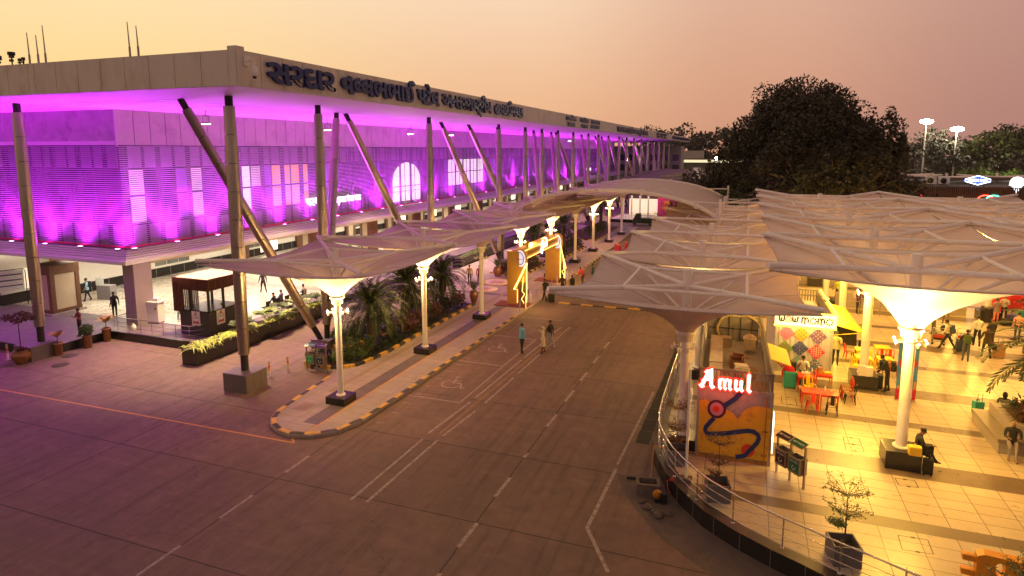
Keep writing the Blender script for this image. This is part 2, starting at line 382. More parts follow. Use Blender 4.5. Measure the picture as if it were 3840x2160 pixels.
# tactile tick marks along the kerb
for k in range(14): strip([(-14.75,22.6+k*1.15),(-14.35,22.62+k*1.15)], .05)
def wheelchair(cx, cy, s):
    u = lambda a, b: (cx+a*s, cy+b*s)
    arc = [u(.0+.42*math.cos(t), -.05+.42*math.sin(t)) for t in np.linspace(R(120), R(345), 18)]
    for a, b in zip(arc[:-1], arc[1:]): strip([a, b], .085*s)
    strip([u(-.05,.62), u(.0,.12)], .12*s); strip([u(0,.12), u(.42,.12)], .1*s); strip([u(.42,.12), u(.58,-.35)], .1*s); strip([u(.58,-.35), u(.75,-.30)], .1*s); strip([u(-.03,.36), u(.3,.36)], .08*s)
    mk.poly([(.11*s*math.cos(t), .11*s*math.sin(t)) for t in np.linspace(0, 6.0, 14)], (cx-.08*s, cy+.82*s, .004), (1,0,0), (0,1,0))
wheelchair(-13.65, 27.9, 1.15); wheelchair(-13.6, 34.0, 1.15)
o = tag(mk.build('road_marking', LINEW), kind='structure')
mk = MB(); strip([(-60,18.6),(-34.3,19.35)], .1); strip([(-34.3,19.35),(-16.8,19.72)], .1); strip([(-16.8,19.72),(-17.15,20.05)], .1); 
tag(mk.build('yellow_road_marking', LINEY), kind='structure')
mk = MB(); strip([(-11.62,22.5),(-10.98,38.8)], .10); tag(mk.build('worn_yellow_marking', mat('worn yellow paint', (.34,.19,.075), .75, var=.3, scale=8, dirt=(.20,.125,.09), dscale=4, dlo=.42, dhi=.6)), kind='structure')
# --- manhole covers in the road
for (x, y, lab) in ((-36.3,24.2,'round ribbed manhole cover nearer the platform corner pots'),(-35.2,22.9,'round ribbed manhole cover farther out on the road')):
    m = MB(); m.lathe((0,0,0), [(.42,.003),(.42,.012),(0,.012)], 24)
    for k in range(-4, 5):
        hw = math.sqrt(.40**2-(k*.09)**2); m.box(-hw, hw, k*.09-.02, k*.09+.02, .012, .02)
    tag(m.build('manhole_cover', mat('cast iron', (.10,.08,.07), .6, .4, var=.3), loc=(x,y,0)), lab, 'manhole cover')

# --- raised walkway island with striped kerb (rounded near end)
def island_outline():
    p = [(-15.2,96),(-14.75,60),(-14.85,41.2),(-15.0,31.4),(-15.08,24.9),(-15.2,22.3),(-15.6,21.0),(-16.4,20.25),(-17.3,20.02),(-18.1,20.2),(-18.75,20.6),(-19.2,21.15),(-19.5,21.9),(-19.85,24.4),(-20.1,26.9),(-21.9,27.3),(-22.3,36),(-22.5,46.2)]
    return p
OUT = island_outline()
isl = MB()
inner = OUT+[(-26.5,46.2),(-26.5,96)]
isl.ext(inner, (0,0,0), (1,0,0), (0,1,0), (0,0,.15))
tag(isl.build('pavement', PAVE), kind='structure')
gb = MB()
for y0, y1 in ((21.2,45.0),(55,58),(62,67),(70,74),(78,96)):
    gb.quad((-17.55,y0,.154),(-16.75,y0,.154),(-16.75+.012*(y1-y0),y1,.154),(-17.55+.012*(y1-y0),y1,.154))
gb.rect(-26,-17.6,50.0,50.6,.154); gb.rect(-26,-17.6,46.5,47.1,.154)
tag(gb.build('pavement_band', GREYB), kind='structure')
mk = MB()
def strip2(a, b, w, z):
    a = Vector((*a, z)); b = Vector((*b, z)); d = (b-a).normalized(); q = Vector((-d.y, d.x, 0))*w/2; mk.quad((a-q)[:], (b-q)[:], (b+q)[:], (a+q)[:])
strip2((-16.72,20.3),(-16.45,44.5),.09,.156); strip2((-16.3,54.5),(-16.0,92),.09,.156)
tag(mk.build('yellow_pavement_line', LINEY), kind='structure')
mk = MB(); strip2((-18.55,24.5),(-18.2,54),.3,.156); strip2((-18.9,22.6),(-18.2,22.6),.9,.156)
tag(mk.build('tactile_strip', lay('tactile paving', (.40,.30,.22), (.075,.075,0,0), (.2,.14,.1), None, .7, .1, .02, .6)), kind='structure')
def along(P, step):
    """resample a polyline"""
    out = [Vector((*P[0], 0))]; acc = 0; ds = .05
    for a, b in zip(P[:-1], P[1:]):
        a = Vector((*a, 0)); b = Vector((*b, 0)); n = max(1, int((b-a).length/ds))
        for i in range(n):
            q = a+(b-a)*(i+1)/n; acc += (b-a).length/n
            if acc >= step: out.append(q); acc = 0
    return out
def striped_kerb(name, P, label, w=.17, h=.2, step=.62, z=0, kind='structure'):
    pts = along(P, step); kb = MB()
    for i, (a, b) in enumerate(zip(pts[:-1], pts[1:])):
        kb.mi = i % 2; d = (b-a).normalized(); q = Vector((-d.y, d.x, 0))*w/2; e = (b-a)*.004
        A_ = a+e; B_ = b-e
        base = [A_-q, B_-q, B_+q, A_+q]
        kb.add([(p.x, p.y, z) for p in base]+[(p.x-(p.x-(A_+B_).x/2)*.0, p.y, z+h) for p in base], [(4,5,6,7),(0,1,5,4),(1,2,6,5),(2,3,7,6),(3,0,4,7)])
    o = kb.build(name, [KY, KB]); tag(o, label, 'kerb' if kind is None else None, kind=kind); return o
striped_kerb('kerb', [(-15.1,45.2-0)]+[] if False else [(-14.98,41.2),(-15.12,31.4),(-15.2,24.9),(-15.32,22.4),(-15.7,21.1),(-16.45,20.4),(-17.3,20.16),(-18.05,20.33),(-18.65,20.7),(-19.08,21.2),(-19.36,21.95),(-19.7,24.4),(-19.9,26.6)], None, .2, .17)
striped_kerb('kerb', [(-14.92,56.0),(-14.9,69.5)], None, .2, .17); striped_kerb('kerb', [(-14.95,75.5),(-15.3,95)], None, .2, .17)
striped_kerb('speed_hump', [(-13.35,46.3),(-6.0,46.3)], None, .3, .05, .9)

# --- terminal platform
pf = MB(); pf.mi = 0
pf.box(-120,-37.3,23.5,27.45,0,.5); pf.box(-120,-29.05,27.45,225,0,.5); 
pf.build('platform', [GRAN]); tag(bpy.data.objects['platform'], kind='structure')
fl = MB(); fl.rect(-120,-30.9,30.0,225,.504); tag(fl.build('terminal_floor', TFLR), kind='structure')
fl = MB(); fl.rect(-120,-37.35,23.55,30,.504); fl.rect(-37.35,-29.1,27.5,30,.504); fl.rect(-30.9,-29.1,30,225,.504)
tag(fl.build('terminal_floor_border', TFLD), kind='structure')
fl = MB()
for (x0,x1,y0,y1) in ((-36,-31,33.2,33.8),(-49,-31,41.5,42.3),(-49,-31,49,49.8),(-43.5,-43,38.2,38.8),(-49,-31,60,61)): fl.rect(x0,x1,y0,y1,.508)
tag(fl.build('terminal_floor_band', mat('floor band', (.30,.255,.22), .4, var=.08)), kind='structure')

# --- plaza with curved granite edge
EDGE = [(4.9,16.1),(3.4,16.85),(2.41,17.32),(1.93,17.6),(1.15,18.0),(.15,18.61),(-.84,19.41),(-1.68,20.51),(-2.16,21.28),(-2.55,22.2),(-2.85,23.1),(-3.0,24.2),(-3.05,25.5),(-3.08,29),(-3.1,34),(-3.15,64),(-3.15,100)]
EDGE = [(9,14.4)]+EDGE
pz = MB(); pz.ext(EDGE[::-1]+[(9,9),(60,9),(60,100)], (0,0,0), (1,0,0), (0,1,0), (0,0,.596)); tag(pz.build('plaza_base', GRAN), kind='structure')
def offs(P, d):
    o_ = []
    for i, p in enumerate(P):
        a = Vector(P[max(i-1,0)]); b = Vector(P[min(i+1,len(P)-1)]); t = (b-a).normalized(); o_.append((p[0]+t.y*d, p[1]-t.x*d))
    return o_
INN = offs(EDGE, .42)
pl = MB(); pl.add([(x,y,.6) for x,y in INN[::-1]+[(9.4,9),(60,9),(60,100)]], [tuple(range(len(INN)+3))]); tag(pl.build('plaza_floor', PLAZ), kind='structure')
cp = MB()
for i in range(len(EDGE)-1):
    a, b, c, d = EDGE[i], EDGE[i+1], INN[i+1], INN[i]
    cp.quad((a[0],a[1],.606),(d[0],d[1],.606),(c[0],c[1],.606),(b[0],b[1],.606))
tag(cp.build('plaza_kerb', mat('edge granite', (.05,.04,.04), .35, var=.4, scale=40)), kind='structure')
# granite cladding joints on the wall face
jt = MB(); pts = along(EDGE, .95)
OUTW = offs(EDGE, -.004)
for p in along(OUTW, .95): jt.box(p.x-.012, p.x+.012, p.y-.012, p.y+.012, .0, .595)
tag(jt.build('plaza_wall_joint', mat('joint grey', (.12,.10,.09), .8)), kind='structure')
sb = MB()
def xedge(y):
    for (a, b) in zip(INN[:-1], INN[1:]):
        if min(a[1], b[1]) <= y <= max(a[1], b[1]) and a[1] != b[1]: return a[0]+(b[0]-a[0])*(y-a[1])/(b[1]-a[1])
    return INN[0][0]
yy = 16.8; k = 0
for (y0, y1) in ((16.9,17.5),(20.4,21.0),(24.0,25.2),(28.5,29.1),(32.1,33.3),(36.6,37.2),(40.2,41.4),(44.7,45.3),(48.3,49.5),(52.8,53.4),(56.4,57.6),(61,61.6)):
    sb.quad((xedge(y0),y0,.604),(60,y0,.604),(60,y1,.604),(xedge(y1),y1,.604))
tag(sb.build('plaza_floor_band', PLZD), kind='structure')
hc = MB()
def hatch(pts):
    P = [Vector((*p, .608)) for p in pts]
    for a, b in zip(P, P[1:]+P[:1]):
        d = (b-a).normalized(); q = Vector((-d.y,d.x,0))*.014; hc.quad((a-q)[:], (b-q)[:], (b+q)[:], (a+q)[:])
        m_ = (a+b)/2
    for m_ in ((P[0]+P[1])/2, (P[2]+P[3])/2): hc.box(m_.x-.05, m_.x+.05, m_.y-.035, m_.y+.035, .605, .611)
hatch([(3.99,26.69),(4.56,26.7),(4.56,26.12),(3.97,26.1)]); hatch([(3.97,26.06),(4.56,26.08),(4.56,25.53),(3.94,25.49)])
hatch([(5.23,23.75),(5.83,23.8),(5.84,23.3),(5.26,23.27)]); hatch([(4.62,20.05),(5.38,20.09),(5.36,19.38),(4.59,19.32)]); hatch([(1.9,30.3),(2.5,30.3),(2.5,29.4),(1.9,29.4)])
tag(hc.build('floor_hatch', DSTEEL), kind='structure')
# sloping concrete apron and drain beside the plaza wall
ap = MB(); OA = offs(EDGE, -1.5)
for i in range(len(EDGE)-1):
    if EDGE[i][1] > 22: break
    a, b, c, d = EDGE[i], EDGE[i+1], OA[i+1], OA[i]; ap.quad((d[0],d[1],.005),(a[0],a[1],.06),(b[0],b[1],.06),(c[0],c[1],.005))
tag(ap.build('ground_apron', mat('ribbed concrete', (.115,.088,.075), .85, var=.3, scale=3, bump=.6, dirt=(.05,.04,.035), dscale=1.5)), kind='structure')
# ================================================================== TERMINAL
T = thing('terminal_building', 'long airport terminal with purple lit louvre screens and deep flat overhanging roof', 'building', (-37,29,0))
def tb(mb, name, m, par=T):
    """building parts are modelled in world metres"""
    o = mb.build(name, m); o.parent = par
    if par is T: o.location = (37,-29,0)
    return o
RX, RY0, RY1, ZS, ZT = -19.1, 20.25, 224, 14.33, 15.72
r = MB(); r.box(-120, RX-.04, RY0+.04, RY1-.04, ZS+.02, ZT-.03); roof = tb(r, 'roof', mat('roof core', (.09,.08,.075), .8))
f = MB()
y = RY0
while y < RY1-.1:                                                       # right fascia panels
    y2 = min(y+1.32, RY1); f.box(RX-.04, RX, y+.02, y2-.008, ZS, ZT); y = y2
x = RX-.0
f.box(RX-.42, RX-.041, RY0, RY0+.04, ZS, ZT); x = RX-.42
while x > -80:
    w_ = 1.42 if not (-31.2 < x < -29.9) else .42
    f.box(x-w_+.012, x-.012, RY0, RY0+.04, ZS, ZT); x -= w_
tb(f, 'fascia', FASC)
f = MB(); f.box(RX-.5, RX-.06, RY0+.06, RY0+.5, ZT, ZT+.16); tb(f, 'roof_cap', FASC)
s = MB()                                                                 # flat soffit panels near the edge, ribbed soffit inside
for y0 in np.arange(24.3, RY1-1, 3.6): s.box(-27.0, RX-.05, y0+.006, min(y0+3.594, RY1-.05), ZS-.01, ZS+.015)
for x0 in np.arange(-120, -19.2, 3.6): s.box(x0+.006, min(x0+3.594, RX-.05), RY0+.05, 24.3, ZS-.01, ZS+.015)
tb(s, 'soffit', SOFF)
s = MB()
for i, x0 in enumerate(np.arange(-37.2, -27.05, .6)): s.box(x0, x0+.52, 24.35, RY1-1, ZS-.026 if i % 2 else ZS-.012, ZS+.02)
for i, y0 in enumerate(np.arange(24.35, 29.0, .6)): s.box(-120, -37.25, y0, y0+.52, ZS-.026 if i % 2 else ZS-.012, ZS+.02)
s.box(-27.06,-27.0,24.35,RY1-1,ZS-.02,ZS+.01); s.box(-120,-27.0,24.3,24.35,ZS-.02,ZS+.01)
tb(s, 'ribbed_soffit', SOFF)
# upper cladding band
u = MB(); y = 29.0; EY = 186
u.box(-37.4, -37.22, 29.0, EY, 12.12, ZS-.028)
u2 = MB()
while y < EY:
    u2.box(-37.22, -37.18, y+.022, y+1.178, 12.1, ZS-.03); y += 1.2
tb(u, 'cladding_backing', JOINT); tb(u2, 'upper_cladding', ALU)
u = MB(); u.box(-120, -37.26, 28.98, 29.15, 12.1, ZS-.03); tb(u, 'plaster_wall', PLAS)
u = MB(); u.box(-120, -37.3, 28.93, 28.98, 12.1, 12.35); u.box(-37.3,-37.17,28.93,29.0,12.05,ZS-.03); tb(u, 'wall_trim', mat('white trim', (.62,.56,.6), .6, var=.06))
# louvre screen: horizontal slats on both faces
SX, SY, Z0, Z1 = -37.35, 29.15, 5.62, 12.08
s = MB(); z = Z0
while z < Z1:
    F6 = [(0,1,2,3),(3,2,6,7),(4,5,1,0)]
    s.add([(SX-.045,SY+.045,z),(SX-.045,EY,z),(SX,EY,z+.058),(SX,SY,z+.058),(SX-.075,SY+.075,z+.012),(SX-.075,EY,z+.012),(SX-.05,EY,z+.075),(SX-.05,SY+.05,z+.075)], F6)
    s.add([(-110,SY+.045,z),(SX-.045,SY+.045,z),(SX,SY,z+.058),(-110,SY,z+.058),(-110,SY+.075,z+.012),(SX-.075,SY+.075,z+.012),(SX-.05,SY+.05,z+.075),(-110,SY+.05,z+.075)], F6)
    z += .135
tb(s, 'louvre_screen', SLAT)
p = MB()
for y in np.arange(SY+.3, EY, 2.45):
    for d in (0, .2): p.box(SX-.16, SX-.07, y+d, y+d+.12, Z0, Z1)
for x in np.arange(-110, SX-.3, 2.45):
    for d in (0, .2): p.box(x+d, x+d+.12, SY+.07, SY+.16, Z0, Z1)
for z in (7.0, 8.75, 10.5): p.box(SX-.2, SX-.07, SY+.1, EY, z, z+.06); p.box(-110, SX-.1, SY+.07, SY+.2, z, z+.06)
tb(p, 'screen_frame', JOINT)
# curtain wall behind the screen
GX, GY = -38.5, 30.3
w = MB(); w.box(-120, GX, GY, EY, 4.9, ZS); tb(w, 'curtain_wall', mat('lilac panel', (.075,.065,.10), .5, .1, var=.08, scale=.7))
w = MB(); y = GY+.3; k = 0
pane = MB(); spn = MB(); lit = {}
LITP = {'white': glow('lit room white', (1,.93,.82), 1.6), 'dim': glow('lit room dim', (1,.85,.75), .55), 'orange': glow('lit room orange', (1,.42,.05), 1.3), 'violet': glow('lit room violet', (.30,.12,.62), .5)}
def litpane(kind, y0, y1, z0, z1): pb = MB(); pb.box(GX, GX+.035, y0, y1, z0, z1); tb(pb, 'lit_window', LITP[kind])
while y < EY-2:
    yc = y+.55
    band = [(6.9,8.68),(8.82,10.45)]
    kind = None
    if 35 < yc < 36.5 or 39.4 < yc < 43.2: kind = 'dim' if yc < 37 or yc > 42 else 'white'
    elif 44.4 < yc < 48.4: kind = 'orange'
    elif 78 < yc < 91: kind = 'white'
    elif 30.5 < yc < 34.5: kind = 'dim' if k % 3 == 0 else None
    elif k % 7 == 3: kind = 'violet'
    for i, (z0, z1) in enumerate(band):
        if kind and not (kind == 'dim' and i == 0 and k % 2): litpane(kind, y, y+1.08, z0, z1)
        elif k < 48:
            pb = MB(); pb.box(GX, GX+.03, y, y+1.08, z0, z1); tb(pb, 'window', GLASSD)
        else: pane.box(GX, GX+.03, y, y+1.08, z0, z1)
    spn.box(GX, GX+.05, y+.06, y+1.0, 10.62, 12.05); spn.box(GX, GX+.05, y+.06, y+1.0, 5.1, 6.75)
    w.box(GX, GX+.09, y+1.1, y+1.2, 5.0, 12.1); y += 1.225; k += 1
x = GX-.4; k = 0
while x > -100:
    spn.box(x-1.0, x-.06, GY-.05, GY, 10.62, 12.05); spn.box(x-1.0, x-.06, GY-.05, GY, 5.1, 6.75)
    pane.box(x-1.08, x, GY-.03, GY, 6.9, 8.68); pane.box(x-1.08, x, GY-.03, GY, 8.82, 10.45) if k % 4 else None
    w.box(x-1.2, x-1.1, GY-.09, GY, 5.0, 12.1); x -= 1.225; k += 1
tag(tb(spn, 'spandrel_panels', mat('spandrel lilac', (.52,.46,.54), .5, var=.08)), kind='stuff'); tb(w, 'mullions', JOINT); tag(tb(pane, 'window_glazing', GLASSD), kind='stuff')
for k_, mb in lit.items(): tb(mb, 'lit_window', LITP[k_])
a = MB()                                                                  # bright arched window
pts = [(-3.3,0),(3.3,0),(3.3,2.2)]+[(3.3*math.cos(t), 2.2+2.3*math.sin(t)) for t in np.linspace(0.1, math.pi-.1, 14)]+[(-3.3,2.2)]
a.ext(pts, (GX+.14,67,5.8), (0,1,0), (0,0,1), (.03,0,0)); a = tb(a, 'arched_window', glow('lit arch', (1,.92,.78), 2.0))
m = MB()
for q in (-1.8,-.6,.6,1.8): m.box(GX+.18, GX+.24, 67+q-.05, 67+q+.05, 5.8, 8.0+2.2*math.sqrt(max(0,1-(q/3.3)**2)))
m.box(GX+.18,GX+.24,63.7,70.3,7.5,7.6); o = tb(m, 'window_bars', JOINT)
# departures sign, glowing white, on the screen
d = MB(); letters(d, ['પ', ('સ',.70), 'થાન  Departures'], (SX+.12, 46.9, 6.75), (0,1,0), (0,0,1), w=8.6, h=1.15, bold=.012, depth=.03)
tb(d, 'departures_lettering', glow('sign white', (1,.97,.95), 1.7))
d = MB(); letters(d, 'Departures', (SX+.12, 150, 6.75), (0,1,0), (0,0,1), w=7, h=1.2, bold=.035, depth=.03); tb(d, 'departures_lettering', MATS['sign white'])
# ledge with stepped ribs under the screen
e = MB(); X0, Y0 = -36.55, 28.35
e.box(X0-1.6, X0, Y0, 190, 4.55, 4.78); e.box(-120, X0-1.601, Y0, Y0+1.6, 4.552, 4.779)
for i in range(5):
    a_ = i*.13
    e.box(X0-.30-a_, X0-.18-a_, Y0+.30+a_, 190, 4.78+.13*i, 4.88+.13*i); e.box(-120, X0-.18-a_, Y0+.18+a_, Y0+.30+a_, 4.78+.13*i, 4.88+.13*i)
tb(e, 'ledge', mat('ledge sheet', (.74,.70,.71), .45, .2, var=.06))
e = MB(); e.box(X0-1.6, X0-.85, Y0+1.2, 190, 4.78, 5.36); e.box(-120, X0-.851, Y0+.85, Y0+1.6, 4.781, 5.361); tb(e, 'ledge_backing', GRCLAD)
e = MB(); e.path([(-110, Y0+.72, 5.58), (SX+.28, Y0+.72, 5.58), (SX+.28, 188, 5.58)], .055, 8); tb(e, 'fire_pipe', mat('red pipe', (.55,.03,.08), .35, var=.1))
e = MB(); e.box(-120,X0-.5,30.4,190,4.3,4.55); tb(e, 'ceiling', WHITEW)
# purple floodlights along the ledge
PUR = (.70,.02,1.)
fl_n = 0
def flood(x, y, ang, p):
    o = MB(); o.bev(-.16,.16,-.11,.11,.02,.1,.015); o.mi = 1; o.box(-.14,.14,-.09,.09,.1,.106); o.mi = 0; o.tube((-.18,0,.0),(-.18,0,.1),.012); o.tube((.18,0,0),(.18,0,.1),.012)
    o = o.build('floodlight', [DSTEEL, LEDP], T); o.location = (x+37, y-29, 5.42); o.rotation_euler = (0, 0, R(ang))
    if p:
        lamp('SPOT', 'flood_beam', (0,0,.16), p*4.5, PUR, o, spot_size=R(118), spot_blend=.75, shadow_soft_size=.12, rot=(math.pi+R(24), 0, 0))
        lamp('SPOT', 'flood_spill', (0,-.10,.2), p*.34, PUR, o, spot_size=R(160), spot_blend=.8, shadow_soft_size=.12, rot=(math.pi-R(20), 0, 0))
    return o
for x in (-37.6,-41.0,-44.4,-47.8,-51.5,-55.5): flood(x, Y0+.35, 0, 1150)
ys = [29.3,32.6,36.2,39.8,43.5,47.2,51,55,59,63,67.5,72,77,82,88,94,101,108,116,125,134,144,155,166,178]
for i, y in enumerate(ys): flood(-36.85, y, 90, 1000 if y < 56 else (1300 if y < 90 else 2000))
# steel columns, straight and raking, each with sleeve, dark core and clad plinth
def column(p0, p1, r0=.30, r1=.22, plinth=True):
    p0, p1 = Vector(p0), Vector(p1); d = p1-p0; c = MB(); k = 9
    a, b = p0+d*.065, p0+d*.965
    for i in range(k):
        t0, t1 = i/k, (i+1)/k; q = lambda t: a+(b-a)*t
        rr = lambda t: r1+(r0-r1)*math.sin(math.pi*(t*.72+.14))**1.2
        c.path([q(t0)+(b-a)*.0012, q((t0+t1)/2), q(t1)-(b-a)*.0012], [rr(t0), rr((t0+t1)/2), rr(t1)], 18)
    o = tb(c, 'column', STEEL); o.location = (37,-29,0)
    k2 = MB(); k2.tube(p0[:], p1[:], r1*.74, n=12); k2 = k2.build('column_core', DSTEEL, o)
def plinth(x, y, s=.72, h=.9, z=0):
    m = MB(); n = 3
    m.box(x-s+.01, x+s-.01, y-s+.01, y+s-.01, z, z+h-.01)
    for i in range(n):
        w_ = 2*s/n
        m.box(x-s+i*w_+.008, x-s+(i+1)*w_-.008, y-s, y-s+.012, z, z+h-.02); m.box(x-s+i*w_+.008, x-s+(i+1)*w_-.008, y+s-.012, y+s, z, z+h-.02)
        m.box(x+s-.012, x+s, y-s+i*w_+.008, y-s+(i+1)*w_-.008, z, z+h-.02); m.box(x-s, x-s+.012, y-s+i*w_+.008, y-s+(i+1)*w_-.008, z, z+h-.02)
    m.box(x-s-.01, x+s+.01, y-s-.01, y+s+.01, z+h-.01, z+h+.02); tb(m, 'column_plinth', mat('plinth cladding', (.155,.13,.12), .45, .15, var=.08))
CX = -23.1
column((CX,23.85,.85), (CX,23.85,ZS), .30, .25); plinth(CX, 23.85)
column((-37.9,23.75,.85), (-37.9,23.75,ZS), .31, .25); plinth(-37.9, 23.4, .72, .8)
verts_y = [30.6,45,59.9,68,74.1,81,88.8,98,105,113,123,131,140,150,160,171,181,192,204,214]
for y in verts_y: column((CX-.1 if y < 40 else CX-.5,y,.6), (CX-.1 if y < 40 else CX-.6,y,ZS), .28, .22)
rakes = [(24.3,30.3),(37.1,30.9),(38.1,44.7),(52.8,59.5),(58.9,67.7),(66.8,60.2),(79.6,74.4),(87.5,81.3),(89.6,97.6),(105,98.4),(115,122.6),(126.7,131.5),(120.5,113.4),(141,150),(157,160.5),(165,171),(186,181.4),(197,203.6),(210,214)]
for yt, yb in rakes: column((CX-.35,yb,.6), (-26.6,yt,ZS-.0), .27, .22)
for y in (30.6,45,59.9,74.1,98,113,131): plinth(CX-.2, y, .62, .62, .0)
# ground floor: corner pier, brown piers, inner wall
p = MB(); p.box(-37.45,-36.5,28.8,30.1,.5,4.55)
for z in (1.8,3.1): p.box(-37.46,-36.49,28.79,30.11,z,z+.02)
tb(p, 'corner_pier', mat('mauve cladding', (.30,.235,.245), .5, var=.07))
for y in (47.5,57.2,66.9,76.6,86.3,96,106,116,126,136,146):
    p = MB(); p.mi = 0; p.box(-38.6,-38.3,y,y+1.6,.5,4.3); p.box(-37.7,-37.4,y,y+1.6,.5,4.3); p.mi = 1; p.box(-38.3,-37.7,y+.02,y+1.58,.5,4.3); tb(p, 'pier', [BROWNP, CREAMP])
p = MB(); p.mi = 1; p.box(-46.2,-44.35,28.75,30.7,.5,3.6); p.mi = 0
for (x0,x1,y0,y1) in ((-46.25,-45.95,28.72,29.0),(-44.62,-44.3,28.72,29.02),(-44.62,-44.3,30.45,30.74)): p.box(x0,x1,y0,y1,.5,3.6)
p.box(-46.27,-44.28,28.70,30.76,3.3,3.95); p.box(-46.27,-44.28,28.70,30.76,.5,.85); p.mi = 2; p.box(-46.5,-44.1,28.5,30.95,.5,.62)
tb(p, 'entrance_pier', [BROWNP, CREAMP, GRANL])
wl = MB(); wl.box(-60,-49.2,33.9,225,1.3,4.3); wl.box(-120,-50.6,29.3,33.9,1.3,4.55); tb(wl, 'inner_wall', WHITEW)
wl = MB(); wl.box(-60,-49.15,33.9,225,.5,1.3); wl.box(-120,-50.55,29.3,33.9,.5,1.3); tb(wl, 'dado', GRAN)
wl = MB()
for y in np.arange(35, 60, 1.5): wl.box(-49.15,-49.14,y,y+.03,.5,1.3)
tb(wl, 'dado_trim', GRANL)
wl = MB(); wl.mi = 0
for y in np.arange(50, 200, 9.7):
    wl = MB(); wl.mi = 0; wl.box(-49.2,-48.9,y,y+.5,.5,4.3); wl.box(-49.2,-48.9,y+1.6,y+2.1,.5,4.3); wl.mi = 1; wl.box(-49.2,-48.95,y+.5,y+1.6,.5,4.3); tb(wl, 'wall_pier', [BROWNP, CREAMP])
OFG = None
for y in np.arange(41, 200, 9.7):
    wl = MB()
    for q in range(3): wl.box(-49.2,-49.16,y+q*1.25,y+q*1.25+1.15,1.5,3.0)
    tb(wl, 'booking_window', mat('office glass', (.16,.17,.16), .12, spec=.7, var=.4, scale=.8))
for y in np.arange(54, 200, 9.7): wl = MB(); wl.box(-49.2,-49.1,y,y+2.6,.8,3.6); tb(wl, 'shop_front', glow('shop light', (1,.86,.66), 1.1))
dr = MB(); dr.mi = 0; dr.box(-50.6,-49.3,32.9,33.88,.5,3.6); dr.mi = 1; dr.box(-50.0,-49.6,32.86,32.9,1.2,3.3); tb(dr, 'entrance_door', [mat('orange timber', (.42,.17,.04), .5, var=.2, scale=5), glow('door glow', (1,.72,.25), 1.2)])
wn2 = MB(); wn2.box(-50.55,-50.5,30.35,31.6,1.5,3.0); tb(wn2, 'office_window', glow('office glow', (1,.82,.6), .7))
# ceiling lamps below the first floor (white light on the floor)
for y in np.arange(33, 190, 5.2):
    for x in (-46,-41.5): cl = MB(); cl.box(x-.3,x+.3,y-.3,y+.3,4.27,4.3); tb(cl, 'ceiling_lamp', glow('ceiling lamp', (1,.90,.72), 6))
for y in (35,46,58,72,92,120,160): lamp('AREA', 'hall_light', (-42.5+37, y-29, 4.24), 950 if y < 60 else 1500, (1,.88,.68), T, shape='RECTANGLE', size=7, size_y=9 if y < 80 else 22, rot=(0,0,0))
lamp('AREA', 'hall_light', (-55+37, 31-29, 4.24), 260, (1,.85,.62), T, shape='RECTANGLE', size=10, size_y=4, rot=(0,0,0))
# small white work lamps under the soffit
for (x, y) in ((-30.5,29.6),(-31,42),(-31,55),(-30,62),(-30,110),(-29,140)):
    o = MB(); o.box(-.28,.28,-.1,.1,-.06,.02); o.tube((-.25,0,0),(-.25,0,.4),.015); o.tube((.25,0,0),(.25,0,.4),.015); o.tube((-.25,0,.4),(.25,0,.4),.02); o.tube((0,0,.4),(0,0,.75),.02); o.mi = 1; o.box(-.25,.25,-.09,.09,-.075,-.06)
    o = o.build('work_lamp', [DSTEEL, BULBC], T); o.location = (x+37, y-29, 13.4)
    lamp('SPOT', 'work_light', (0,0,-.15), 20000 if y < 50 else 12000, (1,.73,.36), o, spot_size=R(88), spot_blend=.8, shadow_soft_size=.15, rot=(R(3),0,R(-90)))
# CCTV dome camera at the roof corner
o = MB(); o.bev(-.0,.06,-.15,.15,.45,.85,.02); o.path([(.05,0,.6),(.3,0,.72),(.42,0,.6),(.42,0,.42)], .035, 8); o.lathe((.42,0,0), [(.05,.42),(.13,.36),(.14,.12),(.1,.02),(0,-.03)], 14); o.mi = 1; o.ball((.42,-.02,.02), .09)
o = o.build('security_camera', [PLWHITE, BLK], T); o.location = (RX+37, 20.75-29, ZS+.35)
# lettering on the fascia (blue raised letters)
def flet(name, toks, y0, y1, zb, h, bold=.03):
    b = MB(); letters(b, toks, (RX+.10, y0, zb), (0,1,0), (0,0,1), w=y1-y0, h=h, bold=bold, depth=.07); tb(b, name, BLUEL)
H1 = 1.33
flet('fascia_lettering', 'સરદાર', 21.85, 26.4, 14.62, H1)
flet('fascia_lettering', ['વ', ('લ',.62), 'લભભાઈ'], 26.95, 34.2, 14.62, H1)
flet('fascia_lettering', 'પટેલ', 34.7, 37.5, 14.62, H1)
flet('fascia_lettering', ['અ', ('ન',.66), 'તરરા', ('ષ',.7), 'ટ્રીય'], 38.0, 46.4, 14.62, H1)
flet('fascia_lettering', 'હવાઈમથક', 47.1, 53.9, 14.62, H1)
flet('fascia_lettering', 'ટમિનલ', 68.2, 72.4, 15.1, .66); flet('fascia_lettering', ['પ', ('સ',.7), 'થાન'], 68.9, 71.9, 14.46, .6)
flet('fascia_lettering', 'टमिनल', 74.5, 78.4, 15.1, .66); flet('fascia_lettering', ['प', ('स',.7), 'थान'], 75.0, 78.1, 14.46, .6)
flet('fascia_lettering', 'TERMINAL-1', 80.0, 84.9, 15.12, .62); flet('fascia_lettering', 'DEPARTURE', 79.8, 84.7, 14.52, .6)
flet('fascia_lettering', ['सरदार व', ('ल',.62), 'लभभाई पटेल अ', ('न',.6), 'तरराष्ट्रीय विमानतल'], 97, 128, 14.62, 1.15)
